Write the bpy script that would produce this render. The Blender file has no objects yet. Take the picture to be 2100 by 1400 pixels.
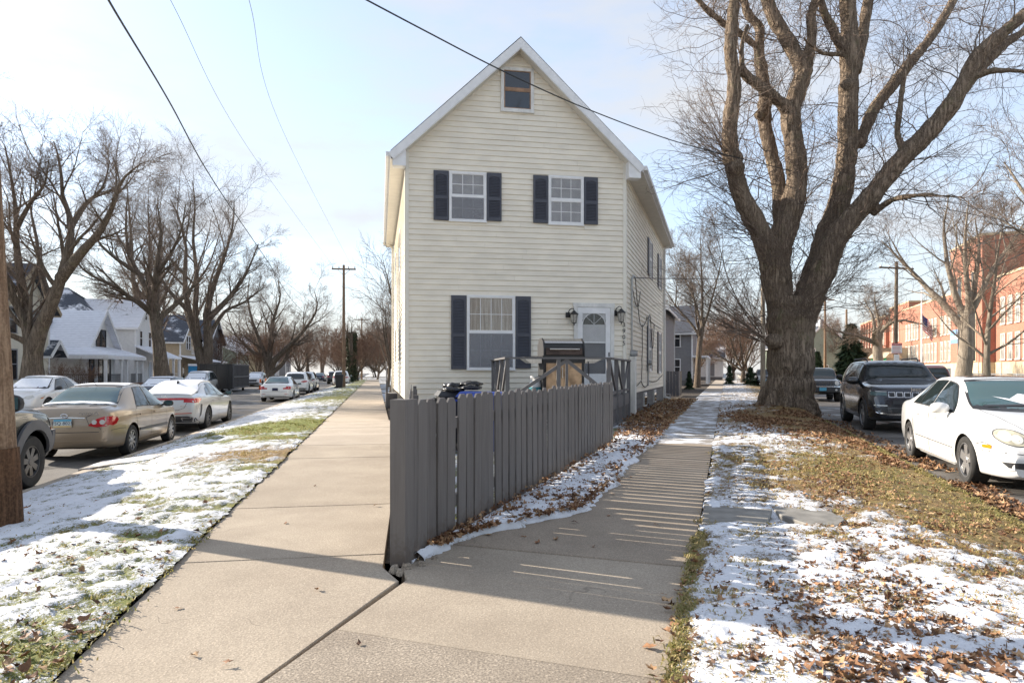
import bpy, bmesh, math, random
import numpy as np
from mathutils import Vector, Matrix
from mathutils.bvhtree import BVHTree
from mathutils.geometry import delaunay_2d_cdt

R = math.radians
random.seed(11)
S = bpy.context.scene
COL = S.collection

# ------------------------------------------------------------------ camera, sky, sun, exposure
FPX, HOR, EYE = 1300.0, 760.0, 1.35            # focal length and horizon as measured on the 2100 px wide picture, eye height in metres
cam = bpy.data.cameras.new('camera'); cam_o = bpy.data.objects.new('camera', cam); COL.objects.link(cam_o)
cam.sensor_width = 36; cam.lens = 36 * FPX / 2100; cam.shift_y = (HOR - 700) / 2100
cam_o.location = (0, 0, EYE); cam_o.rotation_euler = (R(90), 0, 0)
cam.clip_start = 0.05; cam.clip_end = 2000
S.camera = cam_o

SUN_EL = R(23); SUN_DIR = Vector((-0.924, 0.383, 0)).normalized()      # towards the sun, on the ground
SUN_AZ = math.atan2(SUN_DIR.x, SUN_DIR.y)
world = bpy.data.worlds.new("World"); S.world = world; world.use_nodes = True
wn = world.node_tree.nodes; wl = world.node_tree.links; wn.clear()
wo = wn.new('ShaderNodeOutputWorld'); bg = wn.new('ShaderNodeBackground'); sky = wn.new('ShaderNodeTexSky')
sky.sky_type = 'NISHITA'; sky.sun_disc = False; sky.sun_elevation = SUN_EL; sky.sun_rotation = SUN_AZ
sky.air_density = 1.0; sky.dust_density = 0.6; sky.ozone_density = 1.6
tc = wn.new('ShaderNodeTexCoord'); mp = wn.new('ShaderNodeMapping'); mp.inputs['Scale'].default_value = (1.0, 1.0, 3.2)
mp.inputs['Location'].default_value = (0.35, 0.1, 0.0)
cn = wn.new('ShaderNodeTexNoise'); cn.inputs['Scale'].default_value = 2.3; cn.inputs['Detail'].default_value = 9; cn.inputs['Roughness'].default_value = 0.56
cr = wn.new('ShaderNodeMapRange'); cr.interpolation_type = 'SMOOTHSTEP'
cr.inputs['From Min'].default_value = 0.40; cr.inputs['From Max'].default_value = 0.70; cr.inputs['To Min'].default_value = 0.42; cr.inputs['To Max'].default_value = 0.92
mx = wn.new('ShaderNodeMix'); mx.data_type = 'RGBA'
hz = wn.new('ShaderNodeSeparateXYZ'); hr = wn.new('ShaderNodeMapRange'); hr.interpolation_type = 'SMOOTHSTEP'
hr.inputs['From Min'].default_value = 0.0; hr.inputs['From Max'].default_value = 0.42; hr.inputs['To Min'].default_value = 0.92; hr.inputs['To Max'].default_value = 0.0
ad = wn.new('ShaderNodeMath'); ad.operation = 'MAXIMUM'
mx.inputs[7].default_value = (2.25, 2.26, 2.30, 1)
wl.new(tc.outputs['Generated'], mp.inputs['Vector']); wl.new(mp.outputs[0], cn.inputs['Vector'])
wl.new(cn.outputs[0], cr.inputs['Value']); wl.new(tc.outputs['Generated'], hz.inputs[0]); wl.new(hz.outputs[2], hr.inputs['Value'])
wl.new(cr.outputs[0], ad.inputs[0]); wl.new(hr.outputs[0], ad.inputs[1]); wl.new(ad.outputs[0], mx.inputs[0])
wl.new(sky.outputs[0], mx.inputs[6]); wl.new(mx.outputs[2], bg.inputs[0]); wl.new(bg.outputs[0], wo.inputs[0])
bg.inputs[1].default_value = 0.14
sl = bpy.data.lights.new('sun', 'SUN'); sl.energy = 4.2; sl.angle = R(0.5); sl.color = (1.0, 0.90, 0.77)
so = bpy.data.objects.new('sun', sl); COL.objects.link(so)
to_sun = Vector((SUN_DIR.x * math.cos(SUN_EL), SUN_DIR.y * math.cos(SUN_EL), math.sin(SUN_EL)))
so.rotation_euler = to_sun.to_track_quat('Z', 'Y').to_euler(); so.location = to_sun * 60
S.view_settings.view_transform = 'Standard'; S.view_settings.look = 'None'
S.view_settings.gamma = 1; S.view_settings.exposure = 1.42; S.view_settings.use_curve_mapping = False
S.render.engine = 'CYCLES'; S.cycles.max_bounces = 6; S.cycles.transparent_max_bounces = 12
S.cycles.caustics_reflective = False; S.cycles.caustics_refractive = False; S.cycles.use_denoising = True

# ------------------------------------------------------------------ object helpers
def obj(name, mesh, parent=None, loc=None, rot=None):
    o = bpy.data.objects.new(name, mesh); COL.objects.link(o)
    if parent is not None: o.parent = parent
    if loc is not None: o.location = loc
    if rot is not None: o.rotation_euler = rot
    return o
def tag(o, label=None, cat=None, group=None, kind=None):
    if label: o['label'] = label
    if cat: o['category'] = cat
    if group: o['group'] = group
    if kind: o['kind'] = kind
    return o
def thing(name, label, cat, loc=(0, 0, 0), rotz=0, group=None):
    o = bpy.data.objects.new(name, None); COL.objects.link(o); o.empty_display_size = 0.2
    o.location = loc; o.rotation_euler = (0, 0, rotz)
    return tag(o, label, cat, group)
def copy_tree(o, parent=None):
    c = o.copy(); COL.objects.link(c)
    if parent is not None: c.parent = parent
    for ch in list(o.children): copy_tree(ch, c)
    return c
def dup(root, loc, rotz, label, scale=None, group=None):
    c = copy_tree(root); c.location = loc; c.rotation_euler = (0, 0, rotz); c['label'] = label
    if scale is not None: c.scale = scale if hasattr(scale, '__len__') else (scale,) * 3
    if group: c['group'] = group
    return c

class MB:
    def __init__(s): s.v = []; s.f = []
    def add(s, vs, fs, M=None):
        n = len(s.v)
        s.v += [tuple(M @ Vector(p)) if M else tuple(p) for p in vs]
        s.f += [tuple(i + n for i in f) for f in fs]; return s
    def box(s, x0, y0, z0, x1, y1, z1, M=None):
        return s.add([(x0,y0,z0),(x1,y0,z0),(x1,y1,z0),(x0,y1,z0),(x0,y0,z1),(x1,y0,z1),(x1,y1,z1),(x0,y1,z1)],
                     [(3,2,1,0),(4,5,6,7),(0,1,5,4),(1,2,6,5),(2,3,7,6),(3,0,4,7)], M)
    def prism(s, poly, a, b, ax='y', M=None):       # 2-D polygon swept between a and b along an axis
        n = len(poly)
        def p(q, t): return {'y': (q[0], t, q[1]), 'x': (t, q[0], q[1]), 'z': (q[0], q[1], t)}[ax]
        vs = [p(q, a) for q in poly] + [p(q, b) for q in poly]
        fs = [tuple(range(n - 1, -1, -1)), tuple(range(n, 2 * n))] + [(i, (i + 1) % n, (i + 1) % n + n, i + n) for i in range(n)]
        return s.add(vs, fs, M)
    def bar(s, p, q, w, h=None, up=(0, 0, 1)):       # square bar from p to q
        p = Vector(p); q = Vector(q); d = (q - p).normalized(); u = Vector(up)
        if abs(d.dot(u)) > 0.98: u = Vector((1, 0, 0))
        a = d.cross(u).normalized() * w / 2; b = a.cross(d).normalized() * (h or w) / 2
        return s.add([p-a-b, p+a-b, p+a+b, p-a+b, q-a-b, q+a-b, q+a+b, q-a+b],
                     [(3,2,1,0),(4,5,6,7),(0,1,5,4),(1,2,6,5),(2,3,7,6),(3,0,4,7)])
    def tube(s, pts, r, k=8, cap=True):
        pts = [Vector(p) for p in pts]; n = len(pts); rs = r if hasattr(r, '__len__') else [r] * n
        base = len(s.v); prev = None
        for i, p in enumerate(pts):
            d = (pts[min(i + 1, n - 1)] - pts[max(i - 1, 0)]).normalized()
            if prev is None:
                a = d.orthogonal().normalized()
            else:
                a = (prev - d * prev.dot(d)).normalized()
            prev = a; b = d.cross(a)
            for j in range(k):
                t = 2 * math.pi * j / k; s.v.append(tuple(p + (a * math.cos(t) + b * math.sin(t)) * rs[i]))
        for i in range(n - 1):
            for j in range(k):
                s.f.append((base + i*k + j, base + i*k + (j+1) % k, base + (i+1)*k + (j+1) % k, base + (i+1)*k + j))
        if cap:
            s.f.append(tuple(base + j for j in range(k - 1, -1, -1))); s.f.append(tuple(base + (n-1)*k + j for j in range(k)))
        return s
    def lathe(s, prof, k=20, M=None, close=True):   # profile (radius, height) turned about z
        vs = []; fs = []; n = len(prof)
        for (r, z) in prof:
            for j in range(k):
                t = 2 * math.pi * j / k; vs.append((r * math.cos(t), r * math.sin(t), z))
        for i in range(n - 1):
            for j in range(k):
                fs.append((i*k + j, i*k + (j+1) % k, (i+1)*k + (j+1) % k, (i+1)*k + j))
        if close:
            fs.append(tuple(range(k - 1, -1, -1))); fs.append(tuple((n-1)*k + j for j in range(k)))
        return s.add(vs, fs, M)
    def build(s, name, mat, parent=None, smooth=None, **kw):
        me = bpy.data.meshes.new(name); me.from_pydata(s.v, [], s.f); me.materials.append(mat)
        if smooth is not None:
            me.polygons.foreach_set('use_smooth', [True] * len(me.polygons)); me.set_sharp_from_angle(angle=R(smooth))
        me.update()
        return obj(name, me, parent, **kw)

def mesh_np(name, V, F, mat, smooth=True):           # V (n,3), F (m,3|4) numpy
    me = bpy.data.meshes.new(name); V = np.asarray(V, np.float32); F = np.asarray(F, np.int32)
    k = F.shape[1]; me.vertices.add(len(V)); me.vertices.foreach_set('co', V.ravel())
    me.loops.add(F.size); me.loops.foreach_set('vertex_index', F.ravel())
    me.polygons.add(len(F)); me.polygons.foreach_set('loop_start', np.arange(0, F.size, k, dtype=np.int32))
    me.polygons.foreach_set('loop_total', np.full(len(F), k, np.int32))
    if smooth: me.polygons.foreach_set('use_smooth', np.ones(len(F), bool))
    me.materials.append(mat); me.update(calc_edges=True); me.validate()
    return me

def text_mesh(body, size, mat, extrude=0.003, align='CENTER', spacing=1.0):
    cu = bpy.data.curves.new('lettering', 'FONT'); cu.body = body; cu.size = size; cu.extrude = extrude
    cu.align_x = align; cu.align_y = 'CENTER'; cu.resolution_u = 3; cu.space_character = spacing
    o = bpy.data.objects.new('lettering', cu); COL.objects.link(o)
    dg = bpy.context.evaluated_depsgraph_get(); me = bpy.data.meshes.new_from_object(o.evaluated_get(dg))
    bpy.data.objects.remove(o); bpy.data.curves.remove(cu)
    me.materials.clear(); me.materials.append(mat); return me

# smooth value noise on numpy arrays
_rt = np.random.RandomState(5).rand(256, 256)
def vnoise(x, y):
    xi = np.floor(x).astype(int); yi = np.floor(y).astype(int); fx = x - xi; fy = y - yi
    fx = fx * fx * (3 - 2 * fx); fy = fy * fy * (3 - 2 * fy)
    g = lambda a, b: _rt[a % 256, b % 256]
    return (g(xi, yi) * (1-fx) + g(xi+1, yi) * fx) * (1-fy) + (g(xi, yi+1) * (1-fx) + g(xi+1, yi+1) * fx) * fy
def fbm(x, y, sc, oct=4):
    t = 0; a = 0.5; x = x * sc; y = y * sc
    for i in range(oct): t = t + a * vnoise(x + 17 * i, y + 31 * i); x = x * 2.03; y = y * 2.03; a *= 0.5
    return t / (1 - 0.5 ** oct)

# ------------------------------------------------------------------ materials
class NT:
    def __init__(s, name):
        s.m = bpy.data.materials.new(name); s.m.use_nodes = True; s.t = s.m.node_tree; s.t.nodes.clear()
        s.out = s.n('ShaderNodeOutputMaterial'); s.b = s.n('ShaderNodeBsdfPrincipled'); s.l(s.b.outputs[0], s.out.inputs[0])
    def n(s, t, **kw):
        x = s.t.nodes.new(t)
        for k, v in kw.items(): setattr(x, k, v)
        return x
    def l(s, a, b): s.t.links.new(a, b)
    def inp(s, k, v):
        if hasattr(v, 'is_linked') or hasattr(v, 'links'): s.l(v, s.b.inputs[k])
        else: s.b.inputs[k].default_value = v
    def coord(s, which='Object'):
        if which == 'World': return s.n('ShaderNodeNewGeometry').outputs['Position']
        return s.n('ShaderNodeTexCoord').outputs[which]
    def mapped(s, c, scale): 
        m = s.n('ShaderNodeMapping'); s.l(c, m.inputs[0]); m.inputs['Scale'].default_value = scale; return m.outputs[0]
    def noise(s, c, scale, detail=4, rough=0.55):
        x = s.n('ShaderNodeTexNoise'); s.l(c, x.inputs['Vector']); x.inputs['Scale'].default_value = scale
        x.inputs['Detail'].default_value = detail; x.inputs['Roughness'].default_value = rough; return x.outputs[0]
    def voro(s, c, scale, out='Distance', feat='F1'):
        x = s.n('ShaderNodeTexVoronoi'); x.feature = feat; s.l(c, x.inputs['Vector']); x.inputs['Scale'].default_value = scale; return x.outputs[out]
    def rng(s, v, a, b, c=0.0, d=1.0, smooth=True):
        x = s.n('ShaderNodeMapRange'); 
        if smooth: x.interpolation_type = 'SMOOTHSTEP'
        s.l(v, x.inputs['Value']); x.inputs['From Min'].default_value = a; x.inputs['From Max'].default_value = b
        x.inputs['To Min'].default_value = c; x.inputs['To Max'].default_value = d; return x.outputs[0]
    def math(s, op, a, b=0.0):
        x = s.n('ShaderNodeMath'); x.operation = op
        for i, v in enumerate((a, b)):
            if isinstance(v, (int, float)): x.inputs[i].default_value = v
            else: s.l(v, x.inputs[i])
        return x.outputs[0]
    def mix(s, f, a, b, blend='MIX'):
        x = s.n('ShaderNodeMix'); x.data_type = 'RGBA'; x.blend_type = blend
        for i, v in ((0, f), (6, a), (7, b)):
            if isinstance(v, (int, float)): x.inputs[i].default_value = v
            elif isinstance(v, tuple): x.inputs[i].default_value = v if len(v) == 4 else v + (1,)
            else: s.l(v, x.inputs[i])
        return x.outputs[2]
    def bump(s, h, strength=0.3, dist=0.01):
        x = s.n('ShaderNodeBump'); x.inputs['Strength'].default_value = strength; x.inputs['Distance'].default_value = dist
        s.l(h, x.inputs['Height']); s.l(x.outputs[0], s.b.inputs['Normal'])
    def attr(s, name):
        x = s.n('ShaderNodeAttribute'); x.attribute_name = name; return x.outputs['Fac']
    def rand(s): return s.n('ShaderNodeObjectInfo').outputs['Random']

def mul(c, k): return tuple(min(1, x * k) for x in c)
def mat(name, col, rough=0.6, metal=0.0, var=0.12, scale=4.0, stretch=(1, 1, 1), bump=0.0, bscale=None, spec=0.5, jitter=0.0, coat=0.0, coord='Object', dist=0.01):
    t = NT(name); c = t.mapped(t.coord(coord), stretch)
    base = t.mix(t.rng(t.noise(c, scale, 5), 0.3, 0.7), mul(col, 1 - var), mul(col, 1 + var))
    if jitter:
        j = t.rng(t.rand(), 0, 1, 1 - jitter, 1 + jitter, False)
        g = t.n('ShaderNodeCombineXYZ')
        for i in range(3): t.l(j, g.inputs[i])
        base = t.mix(1.0, base, g.outputs[0], 'MULTIPLY')
    t.inp('Base Color', base); t.inp('Roughness', rough); t.inp('Metallic', metal); t.inp('Specular IOR Level', spec)
    if coat: t.inp('Coat Weight', coat); t.inp('Coat Roughness', 0.04)
    if bump: t.bump(t.noise(c, bscale or scale * 6, 4), bump, dist)
    return t.m
def glass_mat(name, tint=(0.02, 0.025, 0.03), clear=0.0):
    t = NT(name); t.inp('Base Color', tint + (1,)); t.inp('Roughness', 0.03); t.inp('Specular IOR Level', 0.9)
    if clear:
        tr = t.n('ShaderNodeBsdfTransparent'); ms = t.n('ShaderNodeMixShader'); ms.inputs[0].default_value = clear
        t.l(t.b.outputs[0], ms.inputs[1]); t.l(tr.outputs[0], ms.inputs[2]); t.l(ms.outputs[0], t.out.inputs[0])
    return t.m

M = {}
def concrete(name, a, b, speck=0.35, seed=(0, 0, 0), snow=0.0, old=False):
    t = NT(name); c = t.coord('World'); mp_ = t.n('ShaderNodeMapping'); t.l(c, mp_.inputs[0]); mp_.inputs['Location'].default_value = seed; c = mp_.outputs[0]
    big = t.rng(t.noise(c, 1.3, 6, 0.6), 0.3, 0.72); fine = t.noise(c, 88, 4, 0.75); vo = t.voro(c, 62 if not old else 44)
    col = t.mix(big, a, b); col = t.mix(t.rng(fine, 0.40, 0.60), t.mix(min(1, speck * 1.5), col, (0.07, 0.06, 0.05)), col)
    col = t.mix(t.rng(vo, 0.04, 0.30, 0.75, 0.0), col, mul(b, 1.5))
    st = t.rng(t.noise(c, 3.1, 8, 0.65), 0.62, 0.75, 0, 0.35); col = t.mix(st, col, mul(a, 0.55))
    rg = t.n('ShaderNodeObjectInfo').outputs['Random']; jj = t.rng(rg, 0, 1, 0.0, 0.42, False); col = t.mix(jj, col, mul(a, 0.72))
    wv = t.n('ShaderNodeVectorMath'); wv.operation = 'ADD'; nz = t.n('ShaderNodeTexNoise'); t.l(c, nz.inputs['Vector']); nz.inputs['Scale'].default_value = 2.2; t.l(c, wv.inputs[0]); t.l(nz.outputs['Color'], wv.inputs[1])
    ck = t.voro(wv.outputs[0], 0.42, feat='DISTANCE_TO_EDGE'); col = t.mix(t.math('MULTIPLY', t.rng(ck, 0.0, 0.004, 0.45, 0.0), t.rng(t.noise(c, .7, 3), .45, .6)), col, mul(a, 0.3))
    pt = t.rng(t.noise(c, 0.55, 4, 0.5), 0.52, 0.58, 0, 0.16); col = t.mix(pt, col, mul(a, 0.6))
    if snow:
        sm = t.rng(t.math('ADD', t.noise(c, 2.2, 8, 0.62), t.math('MULTIPLY', t.noise(c, 30, 4), 0.25)), 0.72 - snow * 0.36, 0.86 - snow * 0.30)
        col = t.mix(sm, col, (0.74, 0.77, 0.82))
    t.inp('Base Color', col); t.inp('Roughness', 0.85); t.inp('Specular IOR Level', 0.3)
    t.bump(t.math('ADD', t.math('MULTIPLY', fine, 0.6), t.math('MULTIPLY', t.rng(vo, 0, 0.5), -0.5)), 0.32, 0.005); return t.m
M['conc'] = concrete('sidewalk_concrete', (0.385, 0.322, 0.25), (0.51, 0.435, 0.34), 0.28)
M['conc_light'] = concrete('newer_sidewalk_concrete', (0.46, 0.39, 0.31), (0.56, 0.48, 0.39), 0.2)
M['conc_shade'] = concrete('shaded_sidewalk_concrete', (0.31, 0.255, 0.195), (0.43, 0.355, 0.275), 0.28)  # same pavement concrete toned darker, shade beside the fence put into its colour
M['conc_snow'] = concrete('snow_dusted_concrete', (0.30, 0.27, 0.24), (0.38, 0.35, 0.31), 0.25, snow=0.42)
M['conc_old'] = concrete('old_pebbly_concrete', (0.33, 0.275, 0.215), (0.49, 0.42, 0.335), 0.5, old=True)
M['slate'] = mat('slate_stone', (0.21, 0.20, 0.18), 0.75, var=0.2, scale=7, bump=0.3, coord='World')
def asphalt():
    t = NT('asphalt'); c = t.coord('World')
    col = t.mix(t.rng(t.noise(c, 0.6, 7, 0.6), 0.35, 0.65), (0.075, 0.068, 0.062), (0.13, 0.118, 0.105))
    col = t.mix(t.rng(t.noise(c, 150, 2), 0.55, 0.7, 0, 0.6), col, (0.30, 0.28, 0.25))
    cr_ = t.voro(t.mapped(c, (0.35, 0.22, 1)), 1.0, feat='DISTANCE_TO_EDGE'); col = t.mix(t.rng(cr_, 0.0, 0.012, 0.8, 0.0), col, (0.02, 0.02, 0.02))
    wet = t.rng(t.noise(c, 0.9, 5), 0.52, 0.6); t.inp('Roughness', t.math('SUBTRACT', 0.85, t.math('MULTIPLY', wet, 0.45)))
    col = t.mix(t.math('MULTIPLY', wet, 0.35), col, (0.03, 0.03, 0.03)); t.inp('Base Color', col); t.bump(t.noise(c, 160, 3), 0.5, 0.006); return t.m
M['asphalt'] = asphalt()
def lawn(name, snow_bias=0.0):
    t = NT(name); c = t.coord('World'); sn = t.attr('snow'); dr = t.attr('dry')
    n1 = t.noise(c, 5.5, 9, 0.66); n2 = t.noise(c, 42, 5, 0.65); n3 = t.noise(t.mapped(c, (1, 2.2, 1)), 120, 3, 0.7)
    v = t.math('ADD', t.math('ADD', sn, t.math('MULTIPLY', t.math('SUBTRACT', n1, 0.5), 0.35)),
               t.math('ADD', t.math('MULTIPLY', t.math('SUBTRACT', n2, 0.5), 1.4), t.math('MULTIPLY', t.math('SUBTRACT', n3, 0.5), 1.5)))
    m = t.rng(v, 0.42, 0.62)
    g = t.mix(t.rng(t.noise(c, 55, 4, 0.7), 0.35, 0.65), (0.085, 0.11, 0.02), (0.24, 0.245, 0.06))
    d = t.mix(t.rng(t.noise(c, 70, 4, 0.7), 0.35, 0.65), (0.12, 0.07, 0.03), (0.36, 0.25, 0.11))
    gr = t.mix(t.rng(t.math('ADD', dr, t.math('SUBTRACT', t.noise(c, 3.5, 6, 0.7), 0.5)), 0.3, 0.7), g, d)
    soil = t.rng(t.noise(c, 21, 6, 0.7), 0.55, 0.7, 0, 0.75); gr = t.mix(soil, gr, (0.05, 0.035, 0.022))
    t.inp('Base Color', t.mix(m, gr, (0.75, 0.77, 0.81))); t.inp('Roughness', 0.75); t.inp('Specular IOR Level', 0.25)
    t.bump(t.math('ADD', t.math('MULTIPLY', m, 0.7), t.math('ADD', t.math('MULTIPLY', n2, 0.8), t.math('MULTIPLY', n3, 0.5))), 0.7, 0.02); return t.m
M['lawn'] = lawn('lawn_snow_and_grass')
M['soil'] = mat('bare_soil', (0.055, 0.042, 0.03), 0.95, var=0.4, scale=18, bump=0.6, coord='World')
def base_ground():
    t = NT('winter_ground'); c = t.coord('World')
    col = t.mix(t.rng(t.noise(c, 0.9, 6), 0.4, 0.6), (0.10, 0.09, 0.04), (0.17, 0.13, 0.07))
    col = t.mix(t.rng(t.noise(c, 0.5, 8, 0.65), 0.46, 0.56), col, (0.74, 0.76, 0.8)); t.inp('Base Color', col); t.inp('Roughness', 0.9); return t.m
M['ground'] = base_ground()
M['grass'] = None
def blades():
    t = NT('grass_blades'); a = t.attr('tone')
    col = t.mix(a, (0.17, 0.20, 0.04), (0.46, 0.35, 0.16)); t.inp('Base Color', col); t.inp('Roughness', 0.6)
    t.inp('Subsurface Weight', 0.0); tr = t.n('ShaderNodeBsdfTranslucent'); t.l(col, tr.inputs[0]); ms = t.n('ShaderNodeMixShader'); ms.inputs[0].default_value = 0.35
    t.l(t.b.outputs[0], ms.inputs[1]); t.l(tr.outputs[0], ms.inputs[2]); t.l(ms.outputs[0], t.out.inputs[0]); return t.m
M['grass'] = blades()
def leafm(name, single):
    t = NT(name); a = t.rand() if single else t.attr('tone')
    col = t.mix(t.rng(a, 0, 0.55, smooth=False), (0.09, 0.042, 0.02), (0.27, 0.13, 0.058)); col = t.mix(t.rng(a, 0.55, 1.0, smooth=False), col, (0.46, 0.30, 0.16))
    col = t.mix(t.rng(t.noise(t.coord('World'), 60, 3), 0.4, 0.7, 0, 0.4), col, (0.04, 0.02, 0.01))
    t.inp('Base Color', col); t.inp('Roughness', 0.7); return t.m
M['leaf'] = leafm('dry_leaf', True); M['leaf_mass'] = leafm('dry_leaf_litter', False)
M['snow'] = mat('snow', (0.82, 0.84, 0.88), 0.6, var=0.05, scale=12, bump=0.5, bscale=45, coord='World', dist=0.02)
M['siding'] = mat('cream_vinyl_siding', (0.765, 0.705, 0.592), 0.55, var=0.06, scale=1.6, stretch=(1, 1, 2.5), jitter=0.025, bump=0.12, bscale=60, coord='World')
M['siding_trim'] = mat('cream_trim', (0.74, 0.70, 0.61), 0.5, var=0.04, scale=2)
M['white'] = mat('white_paint', (0.74, 0.74, 0.74), 0.45, var=0.05, scale=5, bump=0.05)
M['white_dirty'] = mat('weathered_white_paint', (0.66, 0.65, 0.62), 0.6, var=0.12, scale=9, stretch=(1, 1, .3), bump=0.1)
M['soffit'] = mat('white_soffit', (0.62, 0.59, 0.53), 0.6, var=0.05)
M['shingle'] = mat('dark_shingles', (0.09, 0.092, 0.10), 0.9, var=0.3, scale=12, bump=0.4)
M['shutter'] = mat('charcoal_shutter', (0.058, 0.062, 0.080), 0.5, var=0.08, scale=3)
def fence_paint():
    t = NT('grey_fence_paint'); c = t.coord('Object'); w = t.coord('World'); g = t.mapped(w, (9, 9, .55))
    col = t.mix(t.rng(t.noise(g, 4, 6, .65), .3, .7), (0.098, 0.089, 0.084), (0.150, 0.138, 0.130)); col = t.mix(t.rng(t.rand(), 0, 1, 0, .6, False), col, (0.168, 0.155, 0.146))
    col = t.mix(t.rng(t.noise(t.mapped(w, (1, 1, .35)), 34, 5, .7), .66, .74, 0, .75), col, (0.26, 0.235, 0.21))          # worn flecks
    sp = t.n('ShaderNodeSeparateXYZ'); t.l(c, sp.inputs[0]); z = t.math('ADD', sp.outputs[2], t.math('MULTIPLY', t.math('SUBTRACT', t.noise(w, 16, 5, .7), .5), .5))
    col = t.mix(t.rng(z, .02, .22, .65, 0), col, (0.085, 0.062, 0.045)); t.inp('Base Color', col); t.inp('Roughness', .65); t.bump(t.noise(g, 9, 5, .7), .35, .006); return t.m
M['fence'] = fence_paint()
M['deck'] = mat('grey_deck_paint', (0.115, 0.11, 0.112), 0.6, var=0.12, scale=5, bump=0.15, bscale=25)
M['block'] = mat('grey_foundation_block', (0.15, 0.145, 0.14), 0.85, var=0.12, scale=9, bump=0.3, bscale=50)
M['glass'] = glass_mat('window_glass', (0.02, 0.022, 0.025), 0.8)
M['glass_dark'] = glass_mat('dark_window_glass', (0.018, 0.02, 0.024))
M['screen'] = mat('insect_screen', (0.22, 0.225, 0.24), 0.6, var=0.06, scale=3)
M['curtain'] = mat('brown_curtain', (0.84, 0.72, 0.61), 0.9, var=0.25, scale=5, stretch=(4, 4, .3))
M['blind'] = mat('window_blind', (0.68, 0.68, 0.70), 0.8, var=0.1, scale=3)
M['wood_frame'] = mat('brown_window_sash', (0.30, 0.18, 0.11), 0.6, var=0.25, scale=6)
M['black'] = mat('black_metal', (0.02, 0.02, 0.021), 0.45, var=0.15)
M['plastic'] = mat('black_plastic', (0.028, 0.028, 0.03), 0.5, var=0.12)
M['grey_plastic'] = mat('grey_plastic', (0.10, 0.10, 0.105), 0.6, var=0.08)
M['rubber'] = mat('tyre_rubber', (0.028, 0.027, 0.026), 0.85, var=0.25, scale=8, bump=0.2)
M['steel'] = mat('brushed_steel', (0.55, 0.53, 0.50), 0.28, metal=1.0, var=0.1, scale=3, stretch=(20, 1, 1))
M['rusty'] = mat('tarnished_steel', (0.42, 0.30, 0.20), 0.35, metal=0.85, var=0.35, scale=5)
M['alu'] = mat('alloy_wheel_silver', (0.50, 0.50, 0.51), 0.35, metal=0.8, var=0.05)
M['dark_alloy'] = mat('dark_alloy', (0.13, 0.125, 0.12), 0.4, metal=0.7, var=0.1)
M['blue'] = mat('blue_plastic', (0.012, 0.045, 0.27), 0.4, var=0.06)
M['bag'] = mat('black_bin_bag', (0.012, 0.012, 0.013), 0.25, var=0.2)
M['lamp_glass'] = mat('seeded_lamp_glass', (0.40, 0.38, 0.34), 0.1, var=0.2, scale=20)
M['bark'] = None
def bark(name, a, b, sc=9, strength=0.9, lichen=0.0):
    t = NT(name); c = t.coord('World'); w = t.n('ShaderNodeMapping'); t.l(c, w.inputs[0]); w.inputs['Scale'].default_value = (1, 1, 0.10)
    n1 = t.noise(w.outputs[0], sc, 5, 0.6); n2 = t.noise(w.outputs[0], sc * 2.6, 4, 0.6)
    rdg = lambda n: t.math('ABSOLUTE', t.math('MULTIPLY', t.math('SUBTRACT', n, 0.5), 4.0))
    h = t.math('ADD', t.math('MULTIPLY', t.rng(rdg(n1), 0.0, 0.55), 0.65), t.math('MULTIPLY', t.rng(rdg(n2), 0.0, 0.6), 0.35))
    col = t.mix(h, a, b); col = t.mix(t.rng(t.noise(c, 1.3, 5), 0.4, 0.7, 0, 0.55), col, mul(b, 0.55)); col = t.mix(t.rng(t.noise(c, 40, 3), 0.4, 0.7, 0, 0.35), col, mul(b, 1.25))
    if lichen: col = t.mix(t.rng(t.noise(c, 2.3, 6, 0.7), 0.55, 0.7, 0, lichen), col, (0.19, 0.19, 0.09))
    t.inp('Base Color', col); t.inp('Roughness', 0.95); t.inp('Specular IOR Level', 0.15); t.bump(h, strength, 0.05); return t.m
M['bark'] = bark('maple_bark', (0.065, 0.047, 0.033), (0.42, 0.325, 0.24), 9, 0.9, 0.45)
M['bark2'] = bark('street_tree_bark', (0.055, 0.042, 0.032), (0.24, 0.19, 0.145), 8, 0.6, 0.35)
M['bark3'] = bark('pale_bark', (0.16, 0.13, 0.10), (0.34, 0.29, 0.23), 5, 0.4)
M['twig'] = mat('twig_bark', (0.165, 0.12, 0.09), 0.9, var=0.2)
M['twig_red'] = mat('reddish_twigs', (0.17, 0.10, 0.065), 0.9, var=0.25)
M['pole'] = bark('weathered_pole_wood', (0.15, 0.09, 0.055), (0.36, 0.25, 0.165), 14, 0.35)
M['wire'] = mat('black_cable', (0.02, 0.02, 0.02), 0.6)
M['paint_gold'] = mat('champagne_car_paint', (0.335, 0.262, 0.185), 0.34, metal=0.55, var=0.03, coat=0.9)
M['paint_white'] = mat('white_car_paint', (0.74, 0.74, 0.73), 0.3, var=0.02, coat=1.0)
M['paint_silver'] = mat('pale_silver_car_paint', (0.50, 0.50, 0.49), 0.32, metal=0.35, var=0.03, coat=1.0)
M['paint_dark'] = mat('dark_grey_car_paint', (0.018, 0.021, 0.029), 0.2, metal=0.35, var=0.04, coat=1.0)
M['paint_black'] = mat('black_car_paint', (0.012, 0.012, 0.014), 0.2, var=0.02, coat=1.0)
M['paint_green'] = mat('dark_green_car_paint', (0.022, 0.026, 0.024), 0.25, metal=0.3, var=0.03, coat=1.0)
M['paint_blue'] = mat('navy_car_paint', (0.02, 0.04, 0.08), 0.25, metal=0.3, var=0.03, coat=1.0)
M['car_glass'] = glass_mat('car_glass', (0.012, 0.02, 0.022))
M['car_glass_teal'] = glass_mat('teal_tinted_car_glass', (0.05, 0.10, 0.105))
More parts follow.
